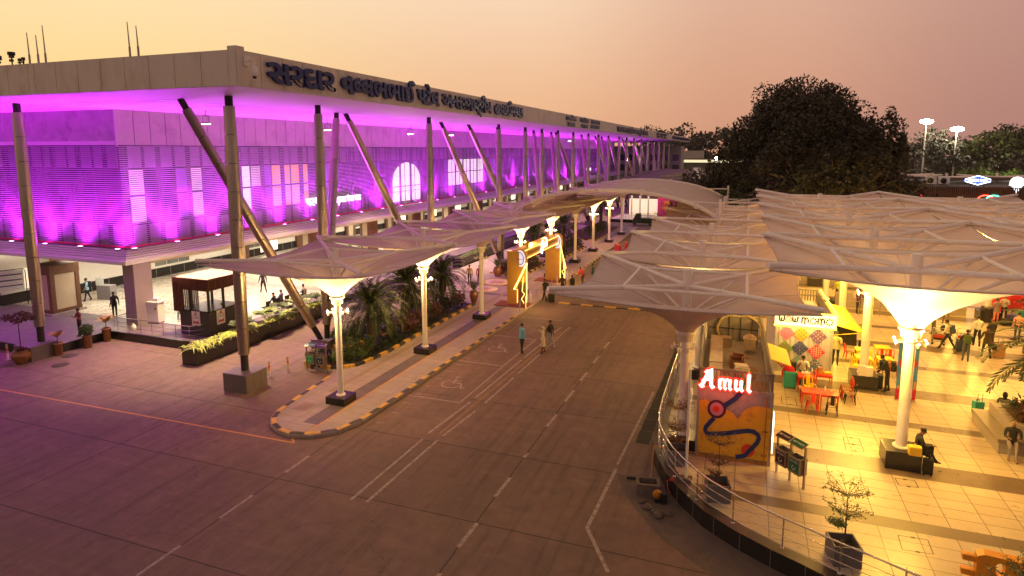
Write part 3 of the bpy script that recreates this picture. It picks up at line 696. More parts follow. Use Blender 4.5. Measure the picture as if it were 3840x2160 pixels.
flet('fascia_lettering', 'ટમિનલ', 141, 146, 15.05, .66); flet('fascia_lettering', 'प्रस्थान', 147.5, 152, 15.05, .66); flet('fascia_lettering', 'TERMINAL-1', 153.3, 158.4, 15.08, .62)
flet('fascia_lettering', 'ARRIVAL', 141.5, 146, 14.5, .6); flet('fascia_lettering', 'आगमन', 147.8, 151.6, 14.5, .6); flet('fascia_lettering', 'ARRIVAL', 153.6, 158.2, 14.5, .6)
flet('fascia_lettering', 'SARDAR VALLABHBHAI PATEL INTERNATIONAL AIRPORT', 171.5, 221, 14.68, 1.05)
# roof-top aerials and dishes
def whip(x, y, h, lab):
    o = MB(); o.tube((0,0,0),(0,0,.5),.045); o.tube((0,0,.5),(-.03,0,h),.03,.018); tag(o.build('whip_antenna', mat('antenna white', (.55,.45,.35), .5, var=.05), loc=(x,y,ZT)), lab, 'antenna')
for (x, h, lab) in ((-30.75,1.75,'tallest white whip aerial of the left trio on the roof edge'),(-31.25,1.35,'middle whip aerial of the left trio on the roof edge'),(-31.85,1.5,'leftmost whip aerial of the trio on the roof edge'),(-25.4,1.55,'taller of the paired whip aerials on the roof edge'),(-24.9,1.35,'shorter of the paired whip aerials on the roof edge')): whip(x, 20.75, h, lab)
for (x, h, w, lab) in ((-33.1,.66,.13,'dark round-topped antenna cluster on the roof edge at far left'),(-34.05,.55,.17,'square flat panel antenna on the roof edge at far left'),(-32.55,.36,.07,'small stubby dark antenna beside the tall aerials'),(-32.3,.40,.07,'small twin-headed dark antenna beside the tall aerials')):
    o = MB(); o.tube((0,0,0),(0,0,h),.03); o.box(-w,w,-.05,.05,h*.62,h); o.box(-w*.6,w*.8,-.08,.02,h*.35,h*.52)
    if w == .13: o.lathe((0,0,h-.12), [(.16,0),(.16,.14)], 14, False)
    tag(o.build('roof_antenna', DSTEEL, loc=(x,20.75,ZT)), lab, 'antenna')

# ================================================================== tensile canopies (inverted umbrellas)
def canopy(label, group, x, y, zb, hub, tip, col, zl, hx, hy, rp, lit, plinth_h=.32, ps=.55, top=.55):
    t = thing('tensile_canopy', label, 'canopy', (x,y,zb), 0, group)
    H_, Tp, Cz, Lz = hub-zb, tip-zb, col-zb, zl-zb
    p = MB(); p.tube((0,0,plinth_h-.02),(0,0,H_+top),rp,n=18); p.lathe((0,0,plinth_h), [(rp*1.5,0),(rp*1.5,.05),(rp,.06)], 18); p.build('pole', WPAINT, t)
    b = MB(); b.bev(-ps,ps,-ps,ps,0,plinth_h,.015); b.build('plinth', GRAN, t)
    c = MB(); c.lathe((0,0,Cz-.28), [(rp,0),(rp*1.7,.06),(rp*1.75,.28),(rp*2.2,.30),(rp*2.2,.42),(rp*1.6,.44)], 20); c.build('collar', WPAINT, t)
    # membrane
    nA, nR = 64, 16; vs = []; fs = []
    for j in range(nR+1):
        tt = j/nR; tt = tt**1.25
        for i in range(nA):
            a = 2*math.pi*i/nA+math.pi/4; ca, sa = math.cos(a), math.sin(a)
            k = 1/max(abs(ca), abs(sa)); u, v = ca*k, sa*k                       # on the unit square
            e = 1-min(abs(u), abs(v))**2                                         # 0 at corners, 1 at mid edges
            R_ = 1-(.085 if hx < 4.3 or (x < 10 and u < -.99) else .02)*e; r0 = rp*1.9/hx
            q = r0+(R_-r0)*tt; bx, by = u*hx*q, v*hy*q
            if tt < .25: # round near the collar
                s_ = (1-tt/.25); rr = math.hypot(bx, by); cr = rp*1.9+(hx*R_-rp*1.9)*tt; bx = bx*(1-s_)+ca*cr*s_; by = by*(1-s_)+sa*cr*s_
            zr = Tp-.16-.30*e
            zm = Tp-.72; gq = 1-(1-tt)**3.5
            vs.append((bx, by, Cz+.12+(zm-Cz-.12)*gq+(zr-zm)*tt**1.5))
    for j in range(nR):
        for i in range(nA): fs.append((j*nA+i, j*nA+(i+1) % nA, (j+1)*nA+(i+1) % nA, (j+1)*nA+i))
    m = MB(); m.add(vs, fs, True); m.build('membrane', MEMB, t)
    e_ = MB(); e_.path(vs[nR*nA:], .022, 5, closed=True)
    for i in range(0, nA, 8): e_.path([(vs[j*nA+i][0], vs[j*nA+i][1], vs[j*nA+i][2]+.004) for j in range(2, nR+1)], .012, 4, caps=False)
    e_.build('edge_cable', MATS.get('seam') or mat('seam', (.46,.39,.36), .6), m and t)
    tr = .105 if hx > 4.3 else .085
    mid = []
    for sx, sy in ((-1,-1),(1,-1),(1,1),(-1,1)):
        r = MB(); a = (sx*rp*.8, sy*rp*.8, H_); b = (sx*(hx+.05), sy*(hy+.05), Tp); r.tube(a, b, tr, tr, 12)
        r.path([(sx*(hx-.35), sy*(hy-.35), Tp-.1),(sx*(hx-.35), sy*(hy-.35), Tp-.28)], .03, 6); r.lathe((sx*(hx-.4)*.5,sy*(hy-.4)*.5,(H_+Tp)/2-.06), [(tr*1.25,0),(tr*1.25,.1)], 10)
        r.build('rafter', STEELW, t); mid.append((sx*hx*.5, sy*hy*.5, (H_+Tp)/2-.02))
        s_ = MB(); s_.tube((sx*hx*.44, sy*hy*.44, (H_+Tp)/2-.1), (sx*rp*.8, sy*rp*.8, Cz+.55+(H_-Cz)*.12), tr*.62, n=8); s_.build('brace', STEELW, t)
    for i in range(4):
        s_ = MB(); s_.tube(mid[i], mid[(i+1) % 4], tr*.7, n=8); s_.build('ring_strut', STEELW, t)
    hb = MB(); hb.lathe((0,0,H_-.12), [(rp*1.25,0),(rp*1.25,.26)], 16); hb.build('hub', STEELW, t)
    # ring of small spotlights round the pole
    k = MB(); k.lathe((0,0,Lz-.05), [(rp*1.06,0),(rp*1.1,.02),(rp*1.1,.1),(rp*1.04,.12)], 16)
    for q in range(8):
        a = 2*math.pi*q/8+.3; k.mi = 0; k.tube((math.cos(a)*rp, math.sin(a)*rp, Lz), (math.cos(a)*(rp+.30), math.sin(a)*(rp+.30), Lz+.02), .018, n=6)
        k.tube((math.cos(a)*(rp+.30), math.sin(a)*(rp+.30), Lz-.05), (math.cos(a)*(rp+.33), math.sin(a)*(rp+.33), Lz+.06), .042, n=8)
        k.mi = 1; k.ball((math.cos(a)*(rp+.33), math.sin(a)*(rp+.33), Lz+.065), .036, 8, 5)
    k.build('spotlight_ring', [WPAINT, BULB if lit else PLWHITE], t)
    if lit:
        wc = GOLDL if hx > 4.3 else WARM
        for k_ in range(4):
            a = .78+k_*math.pi/2
            lamp('SPOT', 'ring_uplight', (math.cos(a)*(rp+.36), math.sin(a)*(rp+.36), Lz+.14), lit*.95, (1,.71,.32), t, shadow_soft_size=.06, spot_size=R(105), spot_blend=.7, rot=(math.pi-R(24), 0, a-math.pi/2))
            if k_ % 2 == 0: lamp('POINT', 'ring_light', (math.cos(a)*(rp+.75), math.sin(a)*(rp+.75), Lz+.02), lit*.6, wc, t, shadow_soft_size=.08)
    return t
LP = [(-17.33,23.69),(-17.14,31.6),(-17.0,39.64),(-16.9,47.5),(-16.75,55.4),(-16.55,63.4),(-16.46,71.25),(-16.25,79.19),(-16.2,87.3)]
LL = [480,480,0,480,480,0,480,480,0]
for i, ((x, y), li) in enumerate(zip(LP, LL)):
    canopy(f'white funnel canopy on the striped-kerb walkway, {nth(i)} from the camera', 'canopies along the walkway', x, y, .15, 6.84, 7.24, 5.08, 4.42, 3.97, 3.97, .145, li, .34, .5)
for i in range(6):
    canopy(f'rusty-tubed funnel canopy at the road edge of the plaza, {nth(i)} from the camera', 'canopies along the plaza edge', -1.9, 23.7+7.93*i, .6, 6.84, 7.24, 5.0, 4.48, 4.1, 3.97, .168, 0 if i == 0 else (160 if i == 3 else 300), .5, .52, .62)
for i in range(5):
    canopy(f'large funnel canopy in the mid-plaza row, {nth(i)} from the camera', 'large plaza canopies', 5.6, 25+8.1*i, .6, 7.7, 8.25, 5.55, 5.12, 4.85, 4.05, .185, 1250 if i == 0 else 1000, .66, .56, .55)
for i in range(5):
    canopy(f'large funnel canopy in the rightmost plaza row, {nth(i)} from the camera', 'large plaza canopies at right', 15.3, 25+8.1*i, .6, 7.7, 8.25, 5.55, 5.12, 4.85, 4.05, .185, 850, .66, .56, .55)
# ---- arched barrel canopy across the road
t = thing('arched_canopy', 'wide arched barrel canopy of pale fabric spanning the road between the canopy rows', 'canopy', (-9.7,56,0))
def arc(yy, dz=0, n=24):
    return [( -9.7+8.15*math.sin(a), yy, 6.6+dz+2.15*(math.cos(a)-math.cos(1.35))/(1-math.cos(1.35))) for a in np.linspace(-1.35, 1.35, n)]
vs = []; fs = []; nY = 10
for j in range(nY+1):
    q = j/nY; sag = -.28*math.sin(math.pi*q)
    for p in arc(47.6+18.2*q, sag): vs.append((p[0]+9.7, p[1]-56+ (0), p[2]))
for j in range(nY):
    for i in range(23): fs.append((j*24+i, j*24+i+1, (j+1)*24+i+1, (j+1)*24+i))
m = MB(); m.add(vs, fs, True); m.build('membrane', MEMB, t)
for yy in (47.5, 65.9):
    a = MB(); a.path([(p[0]+9.7, p[1]-56, p[2]+.02) for p in arc(yy)], .14, 12)
    for q in (4, 9, 14, 19): P = arc(yy)[q]; a.lathe((P[0]+9.7, yy-56, P[2]-.16), [(.17,0),(.17,.36)], 10)
    a.build('arch_tube', STEELW, t)
for sx in (-1, 1):
    for yy in (47.5, 65.9):
        s_ = MB(); s_.tube((sx*7.9, yy-56, 6.6), (sx*7.9, yy-56, 8.3 if sx > 0 else 7.4), .13, .09); s_.tube((sx*7.9, yy-56, 8.0 if sx > 0 else 7.3), (sx*4.8, yy-56+(1.5 if yy < 50 else -1.5), 8.0), .06); s_.build('mast', STEELW, t)
    s_ = MB(); s_.tube((sx*7.95,-8.4,6.62),(sx*7.95,9.8,6.62),.09); s_.build('edge_beam', STEELW, t)

# ================================================================== container kiosk with mural (near)
K = thing('food_kiosk', 'shipping container kiosk painted with yellow mural and red glowing name sign', 'kiosk', (-1.36,23.05,.6), 2.0)
W_, D_, Hc = 2.58, 9.6, 2.72
GREYC = mat('container grey', (.36,.34,.34), .5, .1, var=.12, scale=2, dirt=(.18,.13,.10), dscale=2)
RUSTO = mat('rusty orange paint', (.45,.19,.03), .55, var=.25, scale=6, dirt=(.16,.07,.03), dscale=4)
b = MB()
# corrugated long sides
def corr(mb, p0, p1, z0, z1, dep, per=.28):
    p0, p1 = Vector(p0), Vector(p1); d = (p1-p0); Ln = d.length; d.normalize(); nrm = Vector((d.y,-d.x,0)); k = int(Ln/per); vs = []; fs = []
    for i in range(k):
        for (s_, o_) in ((0,0),(.3,0),(.45,1),(.85,1)):
            q = p0+d*((i+s_)*per*Ln/(k*per))+nrm*dep*o_; vs += [(q.x,q.y,z0),(q.x,q.y,z1)]
    vs += [(p1.x,p1.y,z0),(p1.x,p1.y,z1)]
    for i in range(len(vs)//2-1): fs.append((2*i,2*i+2,2*i+3,2*i+1))
    mb.add(vs, fs)
corr(b, (.05,D_,0), (.05,.08,0), .12, Hc-.1, -.035); corr(b, (W_-.05,.08,0), (W_-.05,D_,0), .12, Hc-.1, -.035); corr(b, (.08,.03,0), (W_-.08,.03,0), .1, Hc-.1, -.012, .42)
b.box(.06,W_-.06,D_-.08,D_-.03,.1,Hc-.1); b.box(.03,W_-.03,.05,D_-.05,Hc-.42,Hc-.36); b.build('body', GREYC, K)
b = MB()
for x in (0, W_-.11):
    for y in (0, D_-.11): b.box(x,x+.11,y,y+.11,0,Hc)
for x in (0.003, W_-.098): b.box(x,x+.095,.112,D_-.112,Hc-.13,Hc-.003); b.box(x,x+.095,.112,D_-.112,.003,.13)
for y in (0.003, D_-.098): b.box(.112,W_-.112,y,y+.095,Hc-.13,Hc-.003)
for x in (0,W_-.11): b.box(x-.006,x+.116,-.006,.1,Hc-.17,Hc+.006); b.box(x-.006,x+.116,-.006,.1,-.0,.15)
b.build('frame', GREYC, K)
b = MB(); b.box(.112,W_-.112,.003,.09,.003,.12); b.tube((W_-.22,-.03,.1),(W_-.22,-.03,Hc-.15),.022); 
for z in (.35,1.25): b.box(W_-.32,W_-.12,-.05,-.005,z,z+.05)
b.build('door_bar', RUSTO, K)
# mural, flat paint layers on the end wall (3 mm steps)
def mp(x, y): return ((x-405)/560*W_, Hc*(1-(y-782)/(512.)))
def layer(name, polys, m, k):
    b = MB()
    for P in polys: b.ext([mp(*q) for q in P], (0,-.0-.003*k,0), (1,0,0), (0,0,1), (0,-.003,0))
    b.build(name, m, K)
arc2 = lambda cx, cy, rx, ry, a0, a1, n=12: [(cx+rx*math.cos(R(a)), cy+ry*math.sin(R(a))) for a in np.linspace(a0, a1, n)]
layer('mural_ground', [[(424,1262),(424,880)]+arc2(470,1010,60,135,250,270,3)+arc2(600,1040,125,110,260,330,10)+[(722,992)]+arc2(870,1010,150,128,188,280,14)+[(950,884),(950,1262)]], mat('mural yellow', (.74,.42,.03), .55, var=.12, scale=3, dirt=(.34,.17,.03), dscale=3), 4)
layer('mural_disc', [arc2(555,935,70,66,0,345,24)], mat('mural plum', (.075,.018,.055), .5, var=.1), 7)
layer('mural_disc', [arc2(555,935,50,47,0,345,24)], mat('mural pink', (.52,.22,.34), .5, var=.1), 8); layer('mural_disc', [arc2(552,934,24,23,0,340,18)], mat('mural red', (.62,.05,.02), .5, var=.1), 9)
layer('mural_disc', [arc2(800,1202,50,46,0,345,22)], MATS['mural red'], 7)
def ribbon(pts, w):
    P = [Vector(p) for p in pts]; l_ = []; r_ = []
    for i, p in enumerate(P):
        d = (P[min(i+1,len(P)-1)]-P[max(i-1,0)]).normalized(); q = Vector((-d.y,d.x))*w/2; l_.append(p+q); r_.append(p-q)
    return [[l_[i][:], l_[i+1][:], r_[i+1][:], r_[i][:]] for i in range(len(P)-1)]
NAV = mat('mural blue', (.018,.04,.16), .5, var=.12)
layer('mural_path', ribbon([(738,790),(712,815),(690,845),(655,872),(612,905)], 34)+ribbon([(540,1000),(510,1035),(482,1070),(475,1095),(485,1113),(510,1118),(560,1112),(640,1098),(720,1078),(790,1062),(835,1062),(865,1080),(875,1105),(862,1140),(830,1180),(780,1240),(712,1300-40)], 32), NAV, 8)
# balustrade round the open top
b = MB()
for (x0,y0,x1,y1) in ((.05,.05,W_-.05,.05),(.05,.05,.05,D_-.05),(W_-.05,.05,W_-.05,D_-.05)):
    n_ = int(math.hypot(x1-x0,y1-y0)/.14)
    for i in range(n_+1): q = i/n_; b.box(x0+(x1-x0)*q-.025, x0+(x1-x0)*q+.025, y0+(y1-y0)*q-.02, y0+(y1-y0)*q+.02, Hc, Hc+.62)
    b.box(min(x0,x1)-.035,max(x0,x1)+.035,min(y0,y1)-.03,max(y0,y1)+.03,Hc+.62,Hc+.67)
b.build('balustrade', mat('grey paint dull', (.20,.18,.17), .55, var=.15), K)
# red glowing blackletter name sign
RSIGN = glow('sign red white', (1,.42,.30), 7, (.8,.1,.05)); REDG = glow('sign red edge halo', (1,.02,.012), 2.2)  # red letter edge, widened to imitate the glow halo round the letters
def blk(polys):
    for k_, (m_, gr, y_) in enumerate(((REDG, .06, -.10), (RSIGN, 0, -.145))):
        b = MB()
        for P in polys:
            c = Vector((sum(p[0] for p in P)/len(P), sum(p[1] for p in P)/len(P)))
            Q = [(Vector(p)+(Vector(p)-c).normalized()*gr) for p in P]
            b.ext([q[:] for q in Q], (0,y_,Hc+.02), (1,0,0), (0,0,1), (0,-.04,0))
        b.build('sign_letter', m_, K)
A1 = [[(.12,.0),(.20,.06),(.46,.62),(.40,.66),(.30,.56),(.10,.08)],[(.38,.66),(.50,.72),(.52,.10),(.60,.04),(.50,-.04),(.42,.06)],[(.14,.26),(.30,.33),(.50,.30),(.50,.24),(.30,.26),(.16,.19)],[(.04,.06),(.14,.12),(.24,.02),(.14,-.04)],[(.22,.56),(.32,.66),(.40,.6),(.30,.50)]]
blk(A1)
M1 = []
for x in (.70,.87,1.04): M1 += [[(x,.30),(x+.04,.38),(x+.11,.36),(x+.09,.08),(x+.14,.03),(x+.08,-.04),(x+.01,.04)]]
M1 += [[(x+.07,.36),(x+.15,.40),(x+.19,.34),(x+.10,.30)] for x in (.70,.87)]
blk(M1)
U1 = [[(1.24,.34),(1.28,.40),(1.36,.36),(1.33,.10),(1.40,.04),(1.34,-.04),(1.25,.04)],[(1.42,.34),(1.47,.40),(1.53,.36),(1.51,.08),(1.57,.03),(1.51,-.04),(1.43,.03)],[(1.33,.05),(1.39,.0),(1.46,.06),(1.42,.10)]]
blk(U1)
blk([[(1.66,.58),(1.72,.66),(1.78,.60),(1.76,.08),(1.83,.03),(1.76,-.05),(1.67,.04)]])
lamp('AREA', 'sign_glow', (.95,-.55,Hc+.1), 12, (1,.10,.05), K, shape='RECTANGLE', size=1.7, size_y=.5, rot=(R(55),0,0))
# things stored on the kiosk roof
zr = .6+Hc-.355
def world(x, y): a = R(2.0); return (-1.36+x*math.cos(a)-y*math.sin(a), 23.05+x*math.sin(a)+y*math.cos(a), zr)
def rt(name, mb, m, x, y, lab, cat, rz=2.0):
    o = mb.build(name, m); o.location = world(x, y); o.rotation_euler = (0,0,R(rz)); tag(o, lab, cat); return o
DUCT = mat('duct sheet', (.42,.33,.24), .5, .2, var=.12, dirt=(.26,.18,.11), dscale=3); PLY = mat('plywood', (.36,.24,.13), .7, var=.3, scale=3, dirt=(.18,.10,.05), dscale=3)
d = MB(); d.box(0,.5,0,1.7,0,.4); d.box(.0,.5,1.72,3.3,.0,.42); d.box(0,.5,3.32,5.6,0,.42); d.box(.5,.9,5.2,5.7,0,.42); rt('air_duct', d, DUCT, .35, 1.0, 'long boxed sheet metal air duct along the roadside of the kiosk roof', 'duct')
d = MB(); d.lathe((0,0,0), [(.3,0),(.3,.45),(0,.45)], 20); rt('duct_elbow', d, DUCT, .62, .55, 'rounded sheet metal duct end at the front of the kiosk roof', 'duct')
d = MB(); d.T = Matrix.Translation((0,0,.2)) @ Matrix.Rotation(R(90), 4, 'X') @ Matrix.Rotation(R(20), 4, 'Z')
d.lathe((0,0,-.35), [(.0,0),(.2,0),(.2,.7),(0,.7)], 18); rt('drum', d, DUCT, 1.55, 2.0, 'round metal drum lying on its side on the kiosk roof', 'drum', 15)
d = MB(); d.bev(-.25,.25,-.2,.2,.0,.42,.02); d.box(-.3,.3,-.25,-.2,.1,.35); d.tube((-.2,-.3,.2),(.2,-.3,.2),.06); rt('blower_unit', d, PLWHITE, 1.55, 2.65, 'pale fan motor unit beside the drum on the kiosk roof', 'machine', 10)
for (x, y, sx, sy, h, rz, lab) in ((1.15,3.3,.5,.6,.35,4,'brown open wooden crate against the duct on the kiosk roof'),(1.2,4.05,.5,.5,.3,-3,'brown wooden crate behind another crate on the kiosk roof')):
    d = MB(); d.box(0,sx,0,.03,0,h); d.box(0,sx,sy-.03,sy,0,h); d.box(0,.03,.031,sy-.031,0,h); d.box(sx-.03,sx,.031,sy-.031,0,h); d.box(.031,sx-.031,.031,sy-.031,0,.03); rt('wooden_crate', d, mat('crate wood', (.24,.10,.05), .6, var=.3, scale=5), x, y, lab, 'crate', rz)
for (x, y, sx, sy, rz, z_, lab) in ((1.75,.7,.9,1.4,-4,0,'large plywood sheet lying at the front of the kiosk roof'),(1.6,3.0,.8,.6,12,0,'small plywood sheet near the crates on the kiosk roof'),(1.25,4.7,.9,.35,14,.02,'pale flat board tilted across the kiosk roof')):
    d = MB(); d.box(0,sx*.8,0,sy,z_,z_+.03); rt('plywood_sheet', d, PLY, x, y, lab, 'board', rz)
d = MB()
for k_ in range(5): d.box(.0+.06*k_,.045+.06*k_,0,.8,.0+.02*(k_ % 2),.04+.02*(k_ % 2))
rt('timber_battens', d, PLY, 1.85, 2.3, 'bundle of short timber battens on the kiosk roof', 'timber', 8)
d = MB(); d.box(0,.45,0,.4,.15,.6); d.box(-.04,.49,-.04,.44,.6,.64); d.add([(-.06,-.06,.64),(.51,-.06,.64),(.51,.46,.64),(-.06,.46,.64),(.22,.2,.85)], [(0,1,4),(1,2,4),(2,3,4),(3,0,4)])
for q in ((0,0),(.4,0),(0,.35),(.4,.35)): d.box(q[0],q[0]+.05,q[1],q[1]+.05,0,.15)
rt('ventilator', d, DUCT, 1.75, 5.6, 'small hooded ventilator with pitched lid on the kiosk roof', 'ventilator')
d = MB(); d.ball((0,0,.1), (.25,.2,.12), 10, 6); d.ball((.2,.1,.08), (.16,.16,.1), 8, 5); rt('plastic_bag', d, mat('clear polythene', (.55,.48,.40), .2, var=.3, scale=8), 1.2, 1.2, 'crumpled clear plastic bag at the front of the kiosk roof', 'bag')
# round-arched hoarding at the rear of the kiosk
t = thing('arched_hoarding', 'cream hoarding with a large round arched frame at the rear of the kiosk roof', 'hoarding', world(0,7.3)[:2]+(zr,), 2)
b = MB(); b.path([(1.55+.95*math.cos(a), 0, .55+.75*math.sin(a)) for a in np.linspace(R(-40), R(220), 26)], .055, 8); b.build('arched_rim', mat('cream paint', (.55,.44,.20), .5), t)
b = MB(); b.box(.15,2.4,.12,.16,0,1.15); b.build('panel', mat('hoarding panel', (.30,.28,.24), .6, var=.1), t)
b = MB()
for x in (.6,1.1,1.6,2.1): b.box(x,x+.03,.08,.12,0,1.1)
b.box(.2,2.4,.08,.12,.55,.58); b.build('panel_frame', DSTEEL, t)
# side service hatch, awning and glowing edge strip of the near kiosk
t2 = MB(); t2.T = Matrix.Translation((W_,5.6,2.3)) @ Matrix.Rotation(R(16), 4, 'Y')
for i in range(14): t2.box(0,1.15,i*.17,i*.17+.12,0,.02)
t2.box(.0,1.15,0,2.4,-.02,.0); t2.build('awning', YEL, K)
b = MB(); b.box(W_+.005,W_+.06,.4,1.6,.25,1.9); b.build('side_board', glow('board yellow', (1,.62,.05), .5), K)
b = MB(); b.box(W_+.061,W_+.09,.45,.50,.3,1.85); b.build('light_strip', glow('strip white', (1,.92,.75), 14), K)
b = MB(); b.box(W_+.02,W_+.06,3.2,3.26,1.2,2.7); b.box(W_+.02,W_+.06,5.7,5.76,1.2,2.7); b.build('edge_light', glow('strip red', (1,.06,.03), 6), K)
lamp('AREA', 'strip_spill', (W_+.5,1.2,1.4), 60, (1,.75,.35), K, shape='RECTANGLE', size=1.6, size_y=1.2, rot=(0,R(-70),0))

# ================================================================== second container kiosk with kite mural
K2 = thing('dumpling_kiosk', 'corrugated container kiosk with painted kites and yellow glowing name board', 'kiosk', (1.72,33.9,.6), 2)
b = MB(); corr(b, (.0,0,0), (2.55,0,0), 0, 2.5, .035, .26); corr(b, (2.55,0,0), (2.55,6,0), 0, 2.5, .035, .26); corr(b, (0,6,0),(0,0,0),0,2.5,.035,.26); b.box(.05,2.5,5.9,5.95,0,2.5); b.box(.06,2.49,.06,5.9,2.44,2.5); b.build('body', mat('kiosk pale grey', (.46,.42,.40), .5, .05, var=.08), K2)
b = MB()
for x in (-.06,2.5): 
    for y in (-.09,5.9): b.box(x,x+.11,y,y+.1,0,2.62)
b.build('frame', mat('kiosk grey frame', (.34,.31,.30), .5), K2)
b = MB(); b.box(-.12,2.68,-.2,-.12,2.5,3.14); b.build('name_board', glow('board lit', (1,.86,.50), .95), K2)
b = MB(); b.box(-.14,2.70,-.21,-.10,2.42,2.5); b.box(2.70,2.76,-.21,6,3.08,3.16); b.box(-.14,2.70,-.21,-.1,3.14,3.18); b.build('light_edge', glow('edge yellow', (1,.72,.04), 6), K2)
def strokes(mb, ss, ox, oz, sc, r=.04, y=-.225):
    for P in ss: mb.path([(ox+p[0]*sc, y, oz+p[1]*sc) for p in P], r, 6)
wS = [[(0,1),(.05,.2),(.2,0),(.35,.2),(.4,.7)],[(.4,.2),(.55,0),(.75,.2),(.8,1)]]
mS = [[(0,0),(.02,.6),(.12,.85),(.3,.85),(.4,.6),(.42,-.15)],[(.42,.6),(.55,.85),(.72,.85),(.82,.6),(.84,.1)],[(-.08,.85),(.08,.75)]]
oS = [[(.4+.32*math.cos(a), .42+.32*math.sin(a)) for a in np.linspace(0, 2*math.pi, 14)]]+[[(.4+.34*math.cos(a), .42+.34*math.sin(a)), (.4+.5*math.cos(a), .42+.5*math.sin(a))] for a in np.linspace(0, 2*math.pi, 9)[:-1]]+[[(.37,.42),(.43,.42)]]
b = MB(); strokes(b, wS, .08, 2.68, .29); strokes(b, wS, .70, 2.68, .29)
for x in (1.12, 1.85): strokes(b, mS, x, 2.66, .34)
for x in (1.47, 2.2): strokes(b, oS, x, 2.63, .40, .024)
b.build('name_lettering', BLK, K2)
b = MB(); b.ext(arc2(.515,2.80,.15,.15,0,345,20), (0,-.203,0), (1,0,0), (0,0,1), (0,-.01,0)); b.build('name_disc', mat('sign pink', (.9,.45,.45), .5), K2)
b = MB(); b.path([(p[0],-.218,p[1]) for p in arc2(.515,2.80,.15,.15,0,360,20)], .018, 6); b.path([(.99,-.218,2.85),(.99,-.218,3.0)], .012, 6); b.build('name_ring', RED, K2)
KC = {'p':(.62,.18,.30),'o':(.66,.32,.04),'v':(.14,.07,.20),'g':(.16,.28,.05),'n':(.05,.04,.16),'r':(.55,.03,.08),'m':(.32,.03,.10),'t':(.13,.32,.27),'b':(.08,.15,.36)}
for (c, u, v, rr_) in (('p',.48,2.05,'n'),('o',1.15,2.03,'r'),('v',1.92,2.0,'o'),('g',.42,1.25,'m'),('n',1.12,1.32,'t'),('r',1.88,1.20,'w'),('m',.36,.62,'w'),('t',1.05,.55,'r'),('b',1.84,.45,'o')):
    b = MB(); s_ = .41; b.mi = 0; b.ext([(u,v-s_),(u+s_,v),(u,v+s_),(u-s_,v)], (0,-.055,0), (1,0,0), (0,0,1), (0,-.006,0))
    b.mi = 1
    for i in range(-2, 3):
        for j in range(-2, 3):
            if (abs(i)+abs(j)) in ((1,3) if c in 'von' else (0,2,3,1)) and not (c in 'tb' and abs(i)+abs(j) < 2):
                q = (u+i*.105, v+j*.105); b.path([(q[0]+.026*math.cos(a), -.066, q[1]+.026*math.sin(a)) for a in np.linspace(0, 2*math.pi, 9)], .009, 4, caps=False)
    b.mi = 2; b.box(u-.006,u+.006,-.066,-.06,v-s_,v+s_)
    b.build('kite', [mat('kite '+c, KC[c], .55, var=.06), mat('kite ring '+rr_, (.72,.66,.55) if rr_ == 'w' else (.70,.45,.06) if rr_ == 'o' else KC.get(rr_), .5), mat('kite spar', (.35,.25,.12), .6)], K2)
b = MB(); b.T = Matrix.Translation((2.62,.7,2.5)) @ Matrix.Rotation(R(13), 4, 'Y')
for i in range(27): b.box(0,1.5,i*.2,i*.2+.15,0,.025)
b.box(0,1.5,0,5.4,-.02,0); b.build('awning', YEL, K2)
b = MB(); b.tube((2.6,.75,1.9),(4.0,.75,2.15),.02); b.tube((2.6,5,1.9),(4.0,5,2.15),.02); b.build('awning_arm', YEL, K2)
b = MB(); b.box(2.56,2.6,1.1,4.8,1.0,2.2); b.build('serving_hatch', glow('hatch glow', (1,.68,.12), 2.2), K2)
b = MB()
for i in range(17): b.box(.1+i*.15,.15+i*.15,5.85,5.9,2.5,3.1)
for i in range(38): b.box(2.55,2.6,.1+i*.15,.15+i*.15,2.5,3.08)
b.box(.05,2.6,5.83,5.92,3.1,3.16); b.build('balustrade', mat('grey paint dull', (.2,.18,.17), .55), K2)
lamp('AREA', 'board_spill', (1.3,-.9,2.7), 45, (1,.74,.25), K2, shape='RECTANGLE', size=2.6, size_y=.6, rot=(R(60),0,0))
lamp('AREA', 'hatch_spill', (3.2,3,2.0), 90, (1,.66,.08), K2, shape='RECTANGLE', size=1, size_y=3.6, rot=(0,R(-25),0))
d = MB(); d.box(0,1.1,0,.9,0,1.1); tag(d.build('counter_block', GRAN, loc=(5.2,40.0,.6)), 'black granite block below the yellow awning', 'block')
